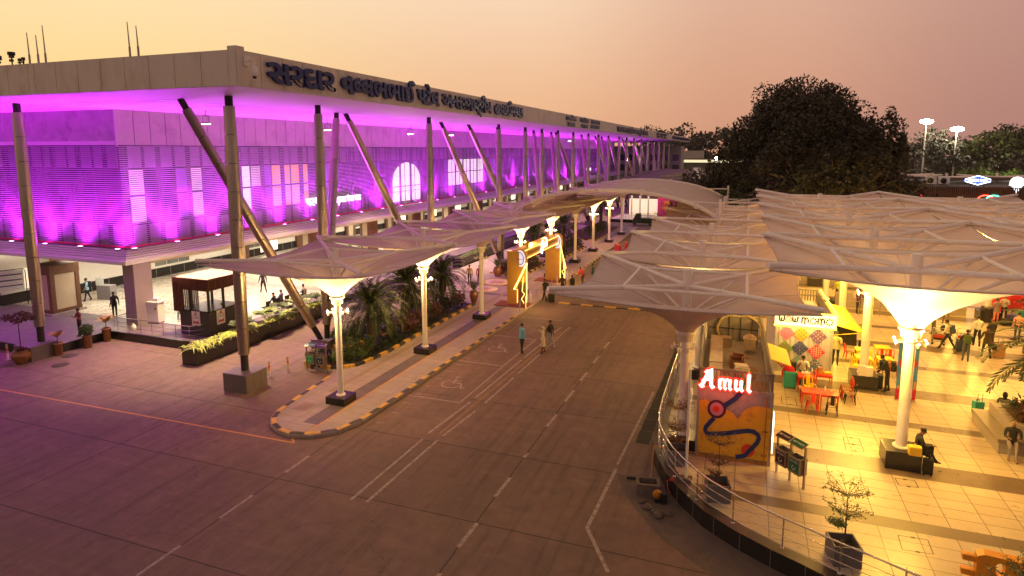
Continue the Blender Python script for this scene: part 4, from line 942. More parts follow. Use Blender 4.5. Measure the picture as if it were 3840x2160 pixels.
# ================================================================== PEOPLE
SKIN = [mat('skin brown', (.22,.105,.06), .5, var=.06), mat('skin tan', (.32,.17,.10), .5, var=.06)]
HAIR = mat('hair black', (.012,.009,.008), .5, var=.3); HAIRG = mat('hair grey', (.42,.38,.34), .6, var=.2); HAIRR = mat('hair henna', (.25,.05,.02), .5)
SHOE = mat('shoe dark', (.03,.02,.018), .4); SHOEB = mat('shoe tan', (.22,.09,.04), .5)
CL = {}
def cloth(c):
    k = 'cloth %.2f %.2f %.2f' % c
    if k not in CL: CL[k] = mat('cloth %d' % len(CL), c, .85, var=.18, scale=9, bump=.2)
    return CL[k]
def rx(v, a): c, s = math.cos(a), math.sin(a); return Vector((v.x, v.y*c-v.z*s, v.y*s+v.z*c))
def person(label, loc, head, top, bottom, h=1.70, lean=0, arms=((0,8,10),(0,8,10)), legs=((0,0),(0,0)), sit=False, sleeve='long', hair=HAIR, skin=0, shoe=SHOE, hem=None, look=0, bald=False, group=None, hood=False, yaw=0):
    """one skinned body; faces +Y before the heading turn. arms: (swing, out, elbow) in degrees; legs: (swing, knee)"""
    s = h/1.70; V = Vector
    pel = V((0,0,.93))
    def up(p):                                  # torso lean
        q = rx(p-pel, -R(lean)); return pel+q
    J = {}; J['pel'] = pel; J['wai'] = up(V((0,0,1.08))); J['che'] = up(V((0,0,1.30))); J['nek'] = up(V((0,.0,1.45)))
    hd = up(V((0,.015,1.52))); J['hd0'] = hd
    lk = R(lean*.4+look); J['hd1'] = hd+rx(V((0,.02,.07)), -lk); J['hd2'] = hd+rx(V((0,.0,.165)), -lk)
    J['nos'] = hd+rx(V((0,.115,.055)), -lk)
    E = [('pel','wai'),('wai','che'),('che','nek'),('nek','hd0'),('hd0','hd1'),('hd1','hd2'),('hd1','nos')]
    RAD = {'pel':(.145,.115),'wai':(.135,.10),'che':(.155,.115),'nek':(.058,.058),'hd0':(.062,.068),'hd1':(.078,.092),'hd2':(.055,.065),'nos':(.016,.016)}
    REG = {('pel','wai'):1,('wai','che'):1,('che','nek'):1,('nek','hd0'):0,('hd0','hd1'):0,('hd1','hd2'):0,('hd1','nos'):0}
    for i, sx in enumerate((-1, 1)):
        sw, ot, el = map(R, arms[i]); t = 'LR'[i]
        sh = up(V((sx*.195,0,1.39))); J['sh'+t] = sh
        d = rx(V((sx*math.sin(ot),0,-math.cos(ot))), sw-R(lean)*.6); e = sh+d*.285; J['el'+t] = e
        d2 = rx(V((sx*math.sin(ot)*(.3 if el > .9 else .8),0,-1)).normalized(), sw-R(lean)*.6+el)
        if el > 1.2: d2 = (d2+V((-sx*.45,0,0))).normalized()
        w = e+d2*.245; J['wr'+t] = w; J['pa'+t] = w+d2*.075
        side = V((d2.y, -d2.x, 0)) if abs(d2.z) < .9 else V((0,1,0))
        side = (side-d2*side.dot(d2)).normalized(); nrm = d2.cross(side)
        E += [('che','sh'+t),('sh'+t,'el'+t),('el'+t,'wr'+t),('wr'+t,'pa'+t)]
        RAD['sh'+t] = (.072,.072); RAD['el'+t] = (.046,.046); RAD['wr'+t] = (.030,.034); RAD['pa'+t] = (.026,.040)
        REG[('che','sh'+t)] = 1; REG[('sh'+t,'el'+t)] = 1; REG[('el'+t,'wr'+t)] = 1 if sleeve == 'long' else 0; REG[('wr'+t,'pa'+t)] = 0
        for f_ in range(4):
            o_ = side*(.030-.02*f_); ln = (.075,.085,.08,.06)[f_]
            a_, b_ = 'f%s%da' % (t, f_), 'f%s%db' % (t, f_)
            J[a_] = J['pa'+t]+o_+d2*ln*.5; J[b_] = J['pa'+t]+o_+d2*ln*.85+nrm*.025*sx
            E += [('pa'+t,a_),(a_,b_)]; RAD[a_] = (.010,.010); RAD[b_] = (.008,.008); REG[('pa'+t,a_)] = 0; REG[(a_,b_)] = 0
        J['th'+t] = w+d2*.05+side*.055; E.append(('wr'+t,'th'+t)); RAD['th'+t] = (.011,.011); REG[('wr'+t,'th'+t)] = 0
        hip = pel+V((sx*.095,0,-.03)); J['hi'+t] = hip; sw, kn = map(R, legs[i])
        k = hip+rx(V((sx*.02,0,-1)), sw)*.43; J['kn'+t] = k
        a = k+rx(V((0,0,-1)), sw-kn)*.42; J['an'+t] = a; ft = max(-.3, min(.3, (sw-kn)*.4)) if not sit else 0
        J['to'+t] = a+rx(V((sx*.03,.17,-.045)), ft); J['he'+t] = a+V((0,-.03,-.05))
        E += [('pel','hi'+t),('hi'+t,'kn'+t),('kn'+t,'an'+t),('an'+t,'to'+t),('an'+t,'he'+t)]
        RAD['hi'+t] = (.095,.10); RAD['kn'+t] = (.062,.062); RAD['an'+t] = (.042,.045); RAD['to'+t] = (.036,.028); RAD['he'+t] = (.032,.03)
        REG[('pel','hi'+t)] = 2; REG[('hi'+t,'kn'+t)] = 2; REG[('kn'+t,'an'+t)] = 2; REG[('an'+t,'to'+t)] = 3; REG[('an'+t,'he'+t)] = 3
    low = min(J[k].z-RAD[k][0]*.75 for k in J if k[:2] in ('to','he'))
    names = list(J); bm_ = bpy.data.meshes.new('b'); bm_.from_pydata([J[k][:] for k in names], [(names.index(a), names.index(b)) for a, b in E], [])
    o = bpy.data.objects.new('b', bm_); COL.objects.link(o)
    md = o.modifiers.new('s', 'SKIN'); md.use_smooth_shade = True
    sv = bm_.skin_vertices[0].data
    for i, k in enumerate(names): sv[i].radius = RAD[k]; sv[i].use_root = (k == 'pel')
    o.modifiers.new('u', 'SUBSURF').levels = 1
    dg = bpy.context.evaluated_depsgraph_get(); me = bpy.data.meshes.new_from_object(o.evaluated_get(dg)); bpy.data.objects.remove(o)
    co = np.array([p.center[:] for p in me.polygons]); best = np.full(len(co), 9.); reg = np.zeros(len(co), int)
    for (a, b) in E:
        A_, B_ = np.array(J[a]), np.array(J[b]); d = B_-A_; t = np.clip(((co-A_)@d)/max(1e-9, d@d), 0, 1); ds = np.linalg.norm(co-(A_+t[:,None]*d), axis=1)/ (.5*(max(RAD[a])+max(RAD[b])))
        q = ds < best; best[q] = ds[q]; reg[q] = REG[(a,b)]
    T_, B_ = cloth(top), cloth(bottom)
    me.materials.clear()
    for m_ in (SKIN[skin], T_, B_, shoe): me.materials.append(m_)
    me.polygons.foreach_set('material_index', reg.astype(np.int32)); me.polygons.foreach_set('use_smooth', [True]*len(me.polygons))
    o = bpy.data.objects.new('person', me); COL.objects.link(o); o.scale = (s,s,s); o.rotation_euler = (0,0,R(head))
    o.location = (loc[0], loc[1], loc[2]-low*s if not sit else loc[2]-(pel.z-.115)*s)
    tag(o, label, 'person', group)
    hm = MB(); c = (J['hd1']+J['hd2'])/2+rx(V((0,-.018,.012)), -lk)
    if not bald: hm.ball(c[:], (.088,.098,.088), 10, 7)
    else: hm.path([(c+rx(V((.085*math.cos(a),.09*math.sin(a)-.01,-.05)), -lk))[:] for a in np.linspace(R(170), R(370), 8)], .02, 5)
    if hood: hm.ball((c+V((0,-.03,-.06)))[:], (.10,.11,.14), 10, 7)
    hm.build('head_scarf' if hood else 'hair', cloth(hood) if hood else hair, o)
    ey = MB()
    for sx in (-1, 1): ey.ball((J['hd1']+rx(V((sx*.03,.083,.028)), -lk))[:], (.012,.008,.009), 6, 4)
    ey.box(J['hd1'].x-.022, J['hd1'].x+.022, J['hd1'].y+.08, J['hd1'].y+.092, J['hd1'].z-.032, J['hd1'].z-.024); ey.build('face_features', BLK, o)
    er = MB()
    for sx in (-1, 1): er.ball((J['hd1']+V((sx*.082,-.005,.01)))[:], (.012,.02,.032), 6, 4)
    er.build('ears', SKIN[skin], o)
    if hem:                                        # loose shirt or tunic hem
        zb, wd = hem; b = MB(); n = 16; pr = []
        for (z_, k_) in ((1.06,1.0),(.95,1.08),((.95+zb)/2,1.08+wd*.5),(zb,1.08+wd)): pr.append((z_, k_))
        vs = [];
        for z_, k_ in pr:
            for j in range(n):
                t = 2*math.pi*j/n; vs.append((.165*k_*math.cos(t), .128*k_*math.sin(t), z_))
        b.add(vs, [(i*n+j, i*n+(j+1) % n, (i+1)*n+(j+1) % n, (i+1)*n+j) for i in range(3) for j in range(n)], True); b.build('shirt_hem', T_, o)
    o['j'] = 1; del o['j']
    return o
def bag(o, kind, c, lab):
    """carried bags rest on a person but are things of their own"""
    M = Matrix.Translation(o.location) @ Matrix.Rotation(o.rotation_euler.z, 4, 'Z')
    b = MB()
    if kind == 'pack':
        b.bev(-.16,.16,-.30,-.12,1.02,1.48,.05); b.bev(-.12,.12,-.35,-.29,1.06,1.28,.03)
        for sx in (-1, 1): b.path([(sx*.10,-.14,1.46),(sx*.11,.0,1.50),(sx*.12,.125,1.38),(sx*.13,.1,1.15),(sx*.13,-.14,1.08)], .018, 5)
        nm = 'backpack'
    else:
        b.bev(.22,.42,-.2,.2,.5,.8,.04); b.path([(.32,-.12,.8),(.3,-.02,.95),(.3,.06,.95),(.32,.12,.8)], .012, 5); nm = 'hand_bag'
    q = b.build(nm, cloth(c)); q.matrix_world = M; q.location.z = o.location.z; tag(q, lab, 'bag'); return q
WALK = dict(arms=((16,7,16),(-12,7,10)), legs=((15,4),(-12,10))); WALK2 = dict(arms=((-14,7,10),(16,7,18)), legs=((-13,12),(16,4)))
CROSS = dict(arms=((18,14,105),(18,14,105))); PHONE = dict(arms=((22,10,100),(10,10,60))); SITL = dict(sit=True, legs=((82,84),(80,80)))
P_ = person
P_('man in light blue shirt and dark trousers standing on the road', (-11.95,33.78,0), -35, (.13,.36,.50), (.02,.02,.025), 1.75, hem=(.86,.02), arms=((6,10,8),(-6,12,12)), legs=((6,2),(-5,4)))
P_('woman in cream draped clothes raising a hand to her covered head on the road', (-10.79,34.17,0), 125, (.52,.44,.34), (.10,.03,.02), 1.58, hem=(.45,.18), hood=(.55,.48,.40), arms=((20,25,12),(40,50,125)), legs=((8,4),(-8,8)))
P_('man in black T-shirt and pale jeans walking beside the cream-draped woman', (-10.62,35.1,0), 75, (.015,.015,.017), (.26,.28,.33), 1.74, sleeve='short', **WALK)
a = P_('man in dark jacket walking past the golden gate pulling a case', (-14.6,46.6,0), 80, (.03,.025,.025), (.02,.018,.018), 1.75, **WALK2); bag(a, 'pack', (.02,.02,.022), 'dark backpack on the man walking past the golden gate')
P_('person in dark brown top standing nearest the steel posts by the gate', (-13.75,48.79,0), 30, (.06,.035,.02), (.02,.018,.018), 1.7, arms=((15,10,60),(5,8,15)))
P_('person in black top with raised head behind the brown-topped one at the posts', (-13.05,49.2,0), 60, (.02,.015,.015), (.03,.028,.03), 1.66)
P_('person in red bending over beside the road by the canopy tube', (-13.3,53.9,0), 150, (.55,.03,.02), (.03,.03,.04), 1.65, lean=38, arms=((40,8,30),(35,8,25)), legs=((20,30),(16,26)))
P_('person in teal top standing behind the bending person in red', (-12.6,54.6,0), 120, (.015,.07,.09), (.02,.02,.025), 1.72)
P_('blurred walker in ochre top near the floor stickers', (-22.4,49.6,.15), 20, (.33,.20,.07), (.03,.025,.03), 1.7, **WALK)
P_('blurred walker in dark red top near the floor stickers', (-21.6,49.9,.15), 15, (.26,.04,.04), (.05,.03,.06), 1.66, **WALK2)
P_('person in navy with backpack by the long planter and first palms', (-23.8,47.6,.15), 10, (.02,.03,.06), (.02,.02,.03), 1.72, **WALK)
P_('man in maroon shirt with folded arms standing by the brown pots', (-37.8,25.95,.504), 170, (.16,.02,.035), (.018,.015,.02), 1.72, sleeve='short', **CROSS)
P_('man in black suit standing on the cream floor looking left', (-39.88,29.85,.504), 85, (.016,.015,.017), (.016,.015,.017), 1.74, hem=(.78,.04), arms=((-18,12,30),(-18,12,30)))
a = P_('man in pale blue shirt with red lanyard and shoulder bag near the entrance', (-46.3,32.6,.504), 150, (.30,.45,.62), (.02,.025,.04), 1.72, sleeve='short', hem=(.84,.02), **WALK); bag(a, 'pack', (.02,.02,.025), 'black backpack on the man with the lanyard')
P_('man in pale blue shirt bending at the tub by the entrance', (-46.5,31.6,.504), 60, (.28,.42,.58), (.02,.025,.04), 1.68, sleeve='short', arms=((30,10,80),(20,10,50)), lean=12)
P_('guard in camouflage uniform and cap at the entrance', (-47.7,32.7,.504), 200, (.17,.15,.06), (.13,.11,.05), 1.74, arms=((20,30,60),(10,10,30)))
P_('blurred walker in black crossing the bright terminal floor', (-35.88,39.5,.504), 60, (.05,.04,.045), (.02,.018,.02), 1.72, legs=((22,4),(-20,14)), arms=((18,8,15),(-15,8,12)))
for i, (x, y, c, lab) in enumerate(((-31.0,35.1,(.025,.02,.022),'person in black sitting nearest on the dark seat row'),(-31.15,36.05,(.10,.11,.13),'man in grey shirt sitting second on the dark seat row'),(-30.9,38.2,(.45,.40,.38),'person in pale top sitting farther along the dark seat row'))):
    P_(lab, (x,y,.504+.43), 100, c, (.03,.03,.04), 1.68, arms=((25,8,55),(25,8,55)), look=14, **SITL)
st = thing('seat_row', 'row of linked dark waiting seats behind the fan palms', 'seating', (-31.1,36.6,.504))
for k in range(5):
    b = MB(); b.bev(-.24,.24,-2.2+k*.95-.24,-2.2+k*.95+.24,.40,.45,.02); b.bev(.20,.26,-2.2+k*.95-.24,-2.2+k*.95+.24,.45,.88,.02); b.build('seat', BLK, st)
b = MB(); b.box(-.03,.03,-2.5,2.0,.34,.40)
for y in (-2.2,-.3,1.6): b.box(-.03,.03,y-.03,y+.03,.02,.34); b.box(-.25,.25,y-.03,y+.03,0,.03)
b.build('beam', CHROME, st)
P_('couple member in black standing at the shop front under the ledge', (-41.5,59.5,.504), 200, (.02,.02,.022), (.02,.02,.022), 1.65); P_('couple member in cream top standing at the shop front under the ledge', (-41.0,60.4,.504), 190, (.55,.48,.38), (.05,.04,.04), 1.66)
P_('guard sitting inside the slatted security booth', (-31.0,30.4,1.25), -160, (.05,.045,.035), (.05,.045,.035), 1.7, **SITL)
# plaza
P_('man in white T-shirt sitting at a red table resting his cheek on a hand', (2.93,32.75,.6+.47), 180, (.66,.63,.58), (.05,.05,.07), 1.7, sleeve='short', sit=True, lean=14, arms=((48,10,70),(45,12,105)), legs=((84,84),(82,82)), look=12)
P_('stout man in patterned cream shirt standing at the kite kiosk corner', (4.75,36.0,.6), 170, (.48,.40,.26), (.03,.03,.04), 1.75, hem=(.82,.05), **PHONE)
a = P_('man in black jacket bowing his head beside the granite plinth', (6.52,32.62,.6), 75, (.02,.018,.018), (.018,.016,.018), 1.74, lean=18, look=22, arms=((20,8,45),(20,8,45)), legs=((4,4),(-4,4))); bag(a, 'pack', (.03,.028,.03), 'dark backpack on the man bowing beside the plinth')
a = P_('woman in purple top holding a phone under the far canopy', (7.54,48.26,.6), -140, (.11,.03,.13), (.02,.018,.022), 1.66, **PHONE); bag(a, 'pack', (.50,.44,.38), 'pale backpack on the woman in purple')
P_('worker in yellow and black striped safety vest by the far poles', (6.67,51.6,.6), 20, (.38,.42,.05), (.02,.02,.025), 1.74, **WALK)
a = P_('man in white jacket striding left past the luggage trolleys', (11.0,41.05,.6), 70, (.62,.55,.42), (.02,.022,.03), 1.74, shoe=SHOEB, legs=((26,6),(-22,10)), arms=((18,8,35),(-12,8,25)), lean=8); bag(a, 'pack', (.04,.05,.07), 'grey-blue backpack on the striding man in white')
a = P_('person in black jacket and jeans with olive backpack seen from behind', (11.32,38.95,.6), -8, (.02,.018,.017), (.07,.085,.11), 1.70, arms=((15,12,50),(10,12,40)), legs=((4,2),(-4,4))); bag(a, 'pack', (.06,.10,.02), 'olive green backpack on the person in jeans')
P_('man in white shirt and black trousers seen from behind in the plaza', (12.75,42.3,.6), 5, (.62,.62,.60), (.018,.018,.022), 1.76, arms=((-5,14,10),(30,14,30)), legs=((6,3),(-6,6)))
a = P_('man in dark suit carrying a black bag seen from behind', (12.55,40.05,.6), 12, (.05,.035,.022), (.025,.02,.016), 1.76, hem=(.78,.05), **WALK); bag(a, 'hand', (.02,.018,.018), 'black hand bag carried by the man in the dark suit')
P_('red-haired woman in black beside the man in the dark suit', (13.5,42.5,.6), 10, (.025,.02,.018), (.04,.03,.03), 1.62, hair=HAIRR, **WALK2)
P_('woman in grey top and coral trousers standing by the suitcases', (15.5,48.4,.6), 15, (.22,.17,.16), (.66,.20,.13), 1.66, hem=(.8,.10), arms=((10,12,40),(20,14,70)))
P_('person in grey shirt and black trousers by the suitcases', (16.2,49.3,.6), 150, (.36,.33,.33), (.018,.018,.022), 1.72, **PHONE)
P_('person in dark top and red trousers near the suitcases', (17.6,50.2,.6), 100, (.03,.03,.022), (.40,.03,.03), 1.7, arms=((50,10,40),(40,10,40)))
P_('person in pink top at the right edge of the plaza', (15.35,44.4,.6), 0, (.62,.28,.22), (.05,.05,.06), 1.68); P_('person in black glittery top at the right edge of the plaza', (15.9,44.0,.6), 20, (.02,.02,.02), (.30,.25,.18), 1.72)
P_('white-haired man in yellow shirt pushing a luggage trolley', (11.05,44.2,.6), 100, (.60,.48,.20), (.12,.10,.08), 1.7, hair=HAIRG, arms=((35,8,40),(35,8,40)))
P_('person in orange-yellow top walking away behind the trolleys', (12.4,47.0,.6), 0, (.66,.36,.04), (.16,.13,.10), 1.72, **WALK)
P_('woman in mottled red shawl sitting on the floor behind the trolleys', (10.0,43.4,.72), 160, (.30,.14,.08), (.12,.06,.05), 1.6, sit=True, legs=((78,100),(76,100)), hood=(.28,.13,.08))
P_('man in black sitting on the plinth looking at his phone with legs crossed', (6.02,24.72,.6+.66), -92, (.02,.018,.02), (.018,.016,.018), 1.74, lean=10, look=18, sit=True, arms=((20,10,50),(28,10,75)), legs=((88,62),(72,80)))
P_('bald old man in black shirt and grey trousers sitting on the stone bench', (9.55,27.0,.6+.50), 168, (.02,.02,.024), (.24,.20,.19), 1.7, bald=True, shoe=SHOEB, hair=HAIRG, sit=True, arms=((25,10,70),(25,10,70)), legs=((76,74),(80,84)))
P_('woman in red dress sitting beside the old man on the stone bench', (10.3,27.0,.6+.50), 175, (.55,.02,.05), (.50,.03,.05), 1.6, sit=True, sleeve='short', arms=((28,8,70),(28,8,70)), legs=((80,82),(80,82)))
P_('person in dark hood sitting behind the plaza planter with a phone', (10.75,31.6,.66), -20, (.02,.02,.022), (.03,.03,.035), 1.66, sit=True, hood=(.02,.02,.022), arms=((30,8,60),(30,8,60)), legs=((82,84),(82,84)))
for i, (x, y, c, c2, lab) in enumerate(((2.8,58.8,(.02,.02,.03),(.02,.02,.02),'leftmost dark figure in the far queue behind the kite kiosk'),(3.5,59.4,(.03,.03,.06),(.03,.025,.03),'navy-clad figure second from left in the far queue'),(4.1,58.6,(.5,.45,.42),(.03,.03,.03),'white-topped figure in the far queue'),(4.9,59.3,(.25,.03,.05),(.35,.32,.3),'maroon-topped figure in the far queue'),(5.6,60.0,(.03,.025,.03),(.05,.04,.04),'black-clad figure at the right end of the far queue'))):
    P_(lab, (x,y,.6), 40*i-90, c, c2, 1.68+.03*(i % 3), group='far queue behind the partition')

# ================================================================== furniture
def cafe_chair(c, seatm):
    t = thing('cafe_chair', 'x', 'chair', (0,0,0), 0, 'metal cafe chairs on the plaza')
    b = MB(); b.bev(-.19,.19,-.19,.19,.435,.455,.012); b.build('seat', seatm, t)
    b = MB(); b.box(-.075,.075,-.238,-.226,.46,.87)
    b.path([(-.185,-.19,.45),(-.185,-.235,.74),(-.14,-.25,.86),(0,-.255,.885),(.14,-.25,.86),(.185,-.235,.74),(.185,-.19,.45)], .019, 6); b.build('backrest', c, t)
    for sx in (-1,1):
        for sy in (-1,1): l = MB(); l.tube((sx*.165,sy*.165,.44),(sx*.22,sy*.22,0),.034,.02,6); l.build('leg', c, t)
    b = MB(); b.path([(-.18,-.18,.36),(-.18,.18,.36),(.18,.18,.36),(.18,-.18,.36)], .012, 5, closed=True); b.build('stretcher', c, t)
    return t
def cafe_table(c):
    t = thing('cafe_table', 'x', 'table', (0,0,0), 0, 'square enamel tables on the plaza')
    b = MB(); b.bev(-.36,.36,-.36,.36,.71,.745,.01); b.box(-.33,.33,-.33,.33,.63,.71); b.build('tabletop', c, t)
    for sx in (-1,1):
        for sy in (-1,1): l = MB(); l.tube((sx*.33,sy*.33,.71),(sx*.33,sy*.33,0),.03,.02,6); l.build('leg', c, t)
    return t
WOODS = mat('wood seat', (.22,.10,.04), .5, var=.25, scale=6)
REDE = mat('red enamel', (.58,.035,.015), .35, var=.06)
protoC = {'red': cafe_chair(REDE, WOODS), 'black': cafe_chair(BLK, WOODS), 'yellow': cafe_chair(YEL, YEL)}; protoT = {'red': cafe_table(REDE), 'yellow': cafe_table(YEL)}
used = set()
def place(pro, key, x, y, rz, lab):
    o = pro[key]
    if id(o) in used: o = dup(o)
    else: used.add(id(o))
    o.location = (x,y,.6); o.rotation_euler = (0,0,R(rz)); o['label'] = lab
for (k, x, y, lab) in (('red',3.0,29.52,'red table nearest the camera, left of its joined pair'),('red',3.74,29.5,'red table with bottle, right of the nearest joined pair'),('red',2.98,31.55,'red table where the man in white T-shirt sits'),('red',3.78,32.1,'red table with paper bag and food box'),
    ('yellow',6.15,36.9,'left yellow table of the far pair behind the pole'),('yellow',7.2,37.7,'right yellow table of the far pair behind the pole'),('yellow',5.95,35.5,'near yellow table left of the pole'),('yellow',6.95,35.6,'near yellow table right of the pole')): place(protoT, k, x, y, 1, lab)
for (k, x, y, rz, lab) in (('red',3.05,28.9,2,'red cafe chair at the nearest red table'),('black',3.82,28.95,-3,'black cafe chair at the nearest red table'),('yellow',3.05,30.85,182,'yellow cafe chair facing the sitting man'),('yellow',3.1,30.25,2,'yellow cafe chair between the red tables'),('red',4.68,31.5,94,'rear red cafe chair at the side of the red tables'),('red',4.66,31.05,92,'front red cafe chair at the side of the red tables'),('black',4.72,30.55,88,'black cafe chair at the side of the red tables'),
    ('black',2.93,32.7,180,'black cafe chair under the man in white T-shirt'),('red',5.55,37.2,-80,'red cafe chair at the left end of the far yellow tables'),('black',6.15,37.75,178,'black cafe chair behind the far yellow tables'),('red',6.1,36.2,0,'red cafe chair in front of the left far yellow table'),('red',7.0,37.0,3,'red cafe chair in front of the right far yellow table'),('red',7.4,37.05,0,'second red cafe chair in front of the right far yellow table'),('yellow',5.55,34.9,-60,'yellow cafe chair at the near yellow tables by the pole'),('yellow',6.35,36.0,180,'yellow cafe chair behind the near yellow tables'),('black',6.7,34.6,-20,'black cafe chair carrying a dark backpack by the pole'),('red',7.2,34.9,0,'red cafe chair behind the bowing man')): place(protoC, k, x, y, rz, lab)
def small(name, mb, m, loc, lab, cat, rz=0, group=None):
    o = mb.build(name, m); o.location = loc; o.rotation_euler = (0,0,R(rz)); return tag(o, lab, cat, group)
CLR = mat('clear plastic', (.72,.72,.68), .1, var=.05, spec=.8)
for (x, y, lab) in ((3.6,29.6,'clear water bottle on the nearest red table'),(3.28,32.0,'clear water bottle beside the man in white T-shirt')): b = MB(); b.lathe((0,0,0), [(.035,0),(.037,.02),(.037,.16),(.015,.2),(.015,.23),(0,.23)], 12); small('water_bottle', b, CLR, (x,y,1.347), lab, 'bottle')
b = MB(); b.lathe((0,0,0), [(.03,0),(.034,.09),(0,.09)], 10); small('salt_pot', b, PLWHITE, (3.85,29.62,1.347), 'small white condiment pot on the nearest red table', 'pot')
b = MB(); b.bev(-.11,.11,-.07,.07,0,.30,.01); small('paper_bag', b, mat('kraft paper', (.50,.26,.08), .8, var=.1), (3.62,32.0,1.347), 'brown paper bag on the red table', 'bag', 10)
b = MB(); b.bev(-.16,.16,-.12,.12,0,.05,.008); small('food_box', b, YEL, (3.95,32.15,1.347), 'yellow food box on the red table', 'box', 15)
b = MB(); b.bev(-.18,.18,-.11,.11,0,.05,.008); b.ball((.0,.0,.07),(.1,.08,.05),8,5); small('food_tray', b, PLWHITE, (3.0,31.75,1.347), 'white food tray in front of the sitting man', 'tray', -5)
def suitcase(lab, loc, rz, m, w=.46, d=.27, h=.68, handle=True):
    t = thing('suitcase', lab, 'suitcase', loc, rz)
    b = MB(); b.bev(-w/2,w/2,-d/2,d/2,.05,h,.05)
    for k in range(-3,4): b.box(k*w/8-.012,k*w/8+.012,-d/2-.006,d/2+.006,.12,h-.08)
    b.build('shell', m, t); b = MB()
    for sx in (-1,1):
        for sy in (-1,1): b.lathe((sx*w*.36,sy*d*.3,0), [(.028,0),(.028,.05)], 8)
    b.build('wheels', BLK, t); b = MB()
    if handle: b.path([(-.10,-d*.3,h),(-.10,-d*.3,h+.34),(.10,-d*.3,h+.34),(.10,-d*.3,h)], .011, 6)
    b.path([(-.07,.04,h),(-.06,.04,h+.05),(.06,.04,h+.05),(.07,.04,h)], .014, 6); b.build('handle', BLK, t); return t
suitcase('teal ribbed suitcase under a red jacket beside the red table', (2.3,31.65,.6), 8, TEAL, .56, .34, .80, False)
b = MB(); b.ball((0,0,.12),(.26,.15,.22),12,8); b.ball((-.17,.08,-.12),(.15,.12,.30),10,7); b.ball((.18,.04,-.02),(.12,.12,.2),10,7); small('red_jacket', b, cloth((.55,.02,.06)), (2.26,31.7,1.36), 'bright red jacket draped over the teal suitcase', 'jacket')
b = MB(); b.bev(-.16,.16,-.12,.12,0,.42,.06); small('backpack', b, cloth((.03,.03,.04)), (2.42,31.78,1.41), 'black rucksack standing on the teal suitcase', 'bag')
b = MB(); b.bev(-.17,.17,-.12,.12,0,.46,.07); b.path([(-.05,-.1,.44),(0,-.1,.52),(.05,-.1,.44)],.012,5); small('backpack', b, cloth((.02,.025,.04)), (6.7,34.6,1.06), 'navy backpack set on a black chair by the pole', 'bag')
suitcase('black cabin case standing by the bowing man', (6.3,33.05,.6), 80, BLK)
suitcase('slim black case leaning against the near granite plinth', (6.33,24.42,.6), 0, BLK, .30, .24, .58)
b = MB(); b.bev(-.2,.2,-.13,.13,0,.34,.07); b.path([(-.07,0,.32),(0,0,.42),(.07,0,.32)],.015,5); small('shopping_bag', b, mat('yellow bag', (.75,.50,.03), .5, var=.15), (5.9,24.4,1.26), 'yellow shopping bag on the near granite plinth', 'bag')
b = MB(); b.bev(-.2,.2,-.1,.1,.0,.35,.06); small('hand_bag', b, cloth((.03,.03,.03)), (6.3,24.62,1.28), 'black bag on the lap of the man with the phone', 'bag', 10)
for (x, y, h, lab) in ((5.45,32.62,.50,'taller white paper carrier bag on the second plinth'),(5.75,32.62,.46,'shorter white paper carrier bag on the second plinth')): b = MB(); b.bev(-.16,.16,-.08,.08,0,h,.03); b.path([(-.06,0,h-.01),(0,0,h+.07),(.06,0,h-.01)],.008,4); small('carrier_bag', b, PLWHITE, (x,y,1.26), lab, 'bag', 10)
suitcase('navy suitcase held by the striding man in white', (11.62,40.85,.6), 0, mat('navy shell', (.02,.03,.06), .4), .50, .3, .74)
suitcase('brown suitcase standing by the plaza palm', (13.2,40.3,.6), 0, mat('brown shell', (.33,.17,.08), .45), .52, .32, .78)
suitcase('black soft case lying by the coral trousers', (16.0,48.2,.6), 15, BLK, .6, .4, .45, False); suitcase('royal blue hard case among the far luggage', (16.55,48.85,.6), -8, mat('blue shell', (.06,.05,.28), .35), .5, .3, .6); suitcase('pale hard case among the far luggage', (16.6,49.6,.6), 5, mat('pale shell', (.45,.35,.30), .4), .5, .3, .68); suitcase('turquoise printed case among the far luggage', (17.35,50.0,.6), 0, TEAL, .45, .28, .7)
suitcase('black case pulled by the man at the golden gate', (-13.95,46.35,0), 40, BLK); suitcase('black case by the old man on the stone bench', (10.15,26.35,.6), 10, BLK, .5, .3, .72); suitcase('teal trolley case behind the stone bench', (9.7,31.2,.6), 20, TEAL, .4, .26, .55)
def trolley(lab, x, y, rz, load):
    t = thing('luggage_trolley', lab, 'trolley', (x,y,.6), rz, 'luggage trolleys')
    b = MB()
    for sy in (-.3,.3): b.path([(.45,sy,.14),(-.4,sy,.14),(-.48,sy,.98)],.018,6); b.path([(-.4,sy,.62),(.2,sy,.62),(.2,sy,.14)],.014,6)
    b.path([(-.48,-.3,.98),(-.52,-.3,1.02),(-.52,.3,1.02),(-.48,.3,.98)],.018,6)
    for x_ in (-.3,-.1,.1,.3): b.tube((x_,-.3,.14),(x_,.3,.14),.012,n=6)
    for z_ in (.30,.45,.62,.76): b.tube((-.43-.02*z_,-.3,z_),(-.43-.02*z_,.3,z_),.012,n=6)
    b.build('frame', CHROME, t); b = MB(); b.box(-.47,-.44,-.27,.27,.42,.60); b.build('advert_board', mat('trolley red', (.45,.05,.02), .5), t)
    b = MB()
    for q in ((.35,-.25),(.35,.25),(-.38,-.28),(-.38,.28)): b.lathe((q[0],q[1],0),[(.06,0),(.06,.1)],10)
    b.build('wheels', BLK, t)
    return t
trolley('luggage trolley loaded with black bag behind the striding man', 10.85,42.3,80,1); trolley('luggage trolley with white bundle behind the olive backpack', 12.0,42.6,95,1); trolley('luggage trolley pushed by the white-haired man', 11.7,44.6,-10,1)
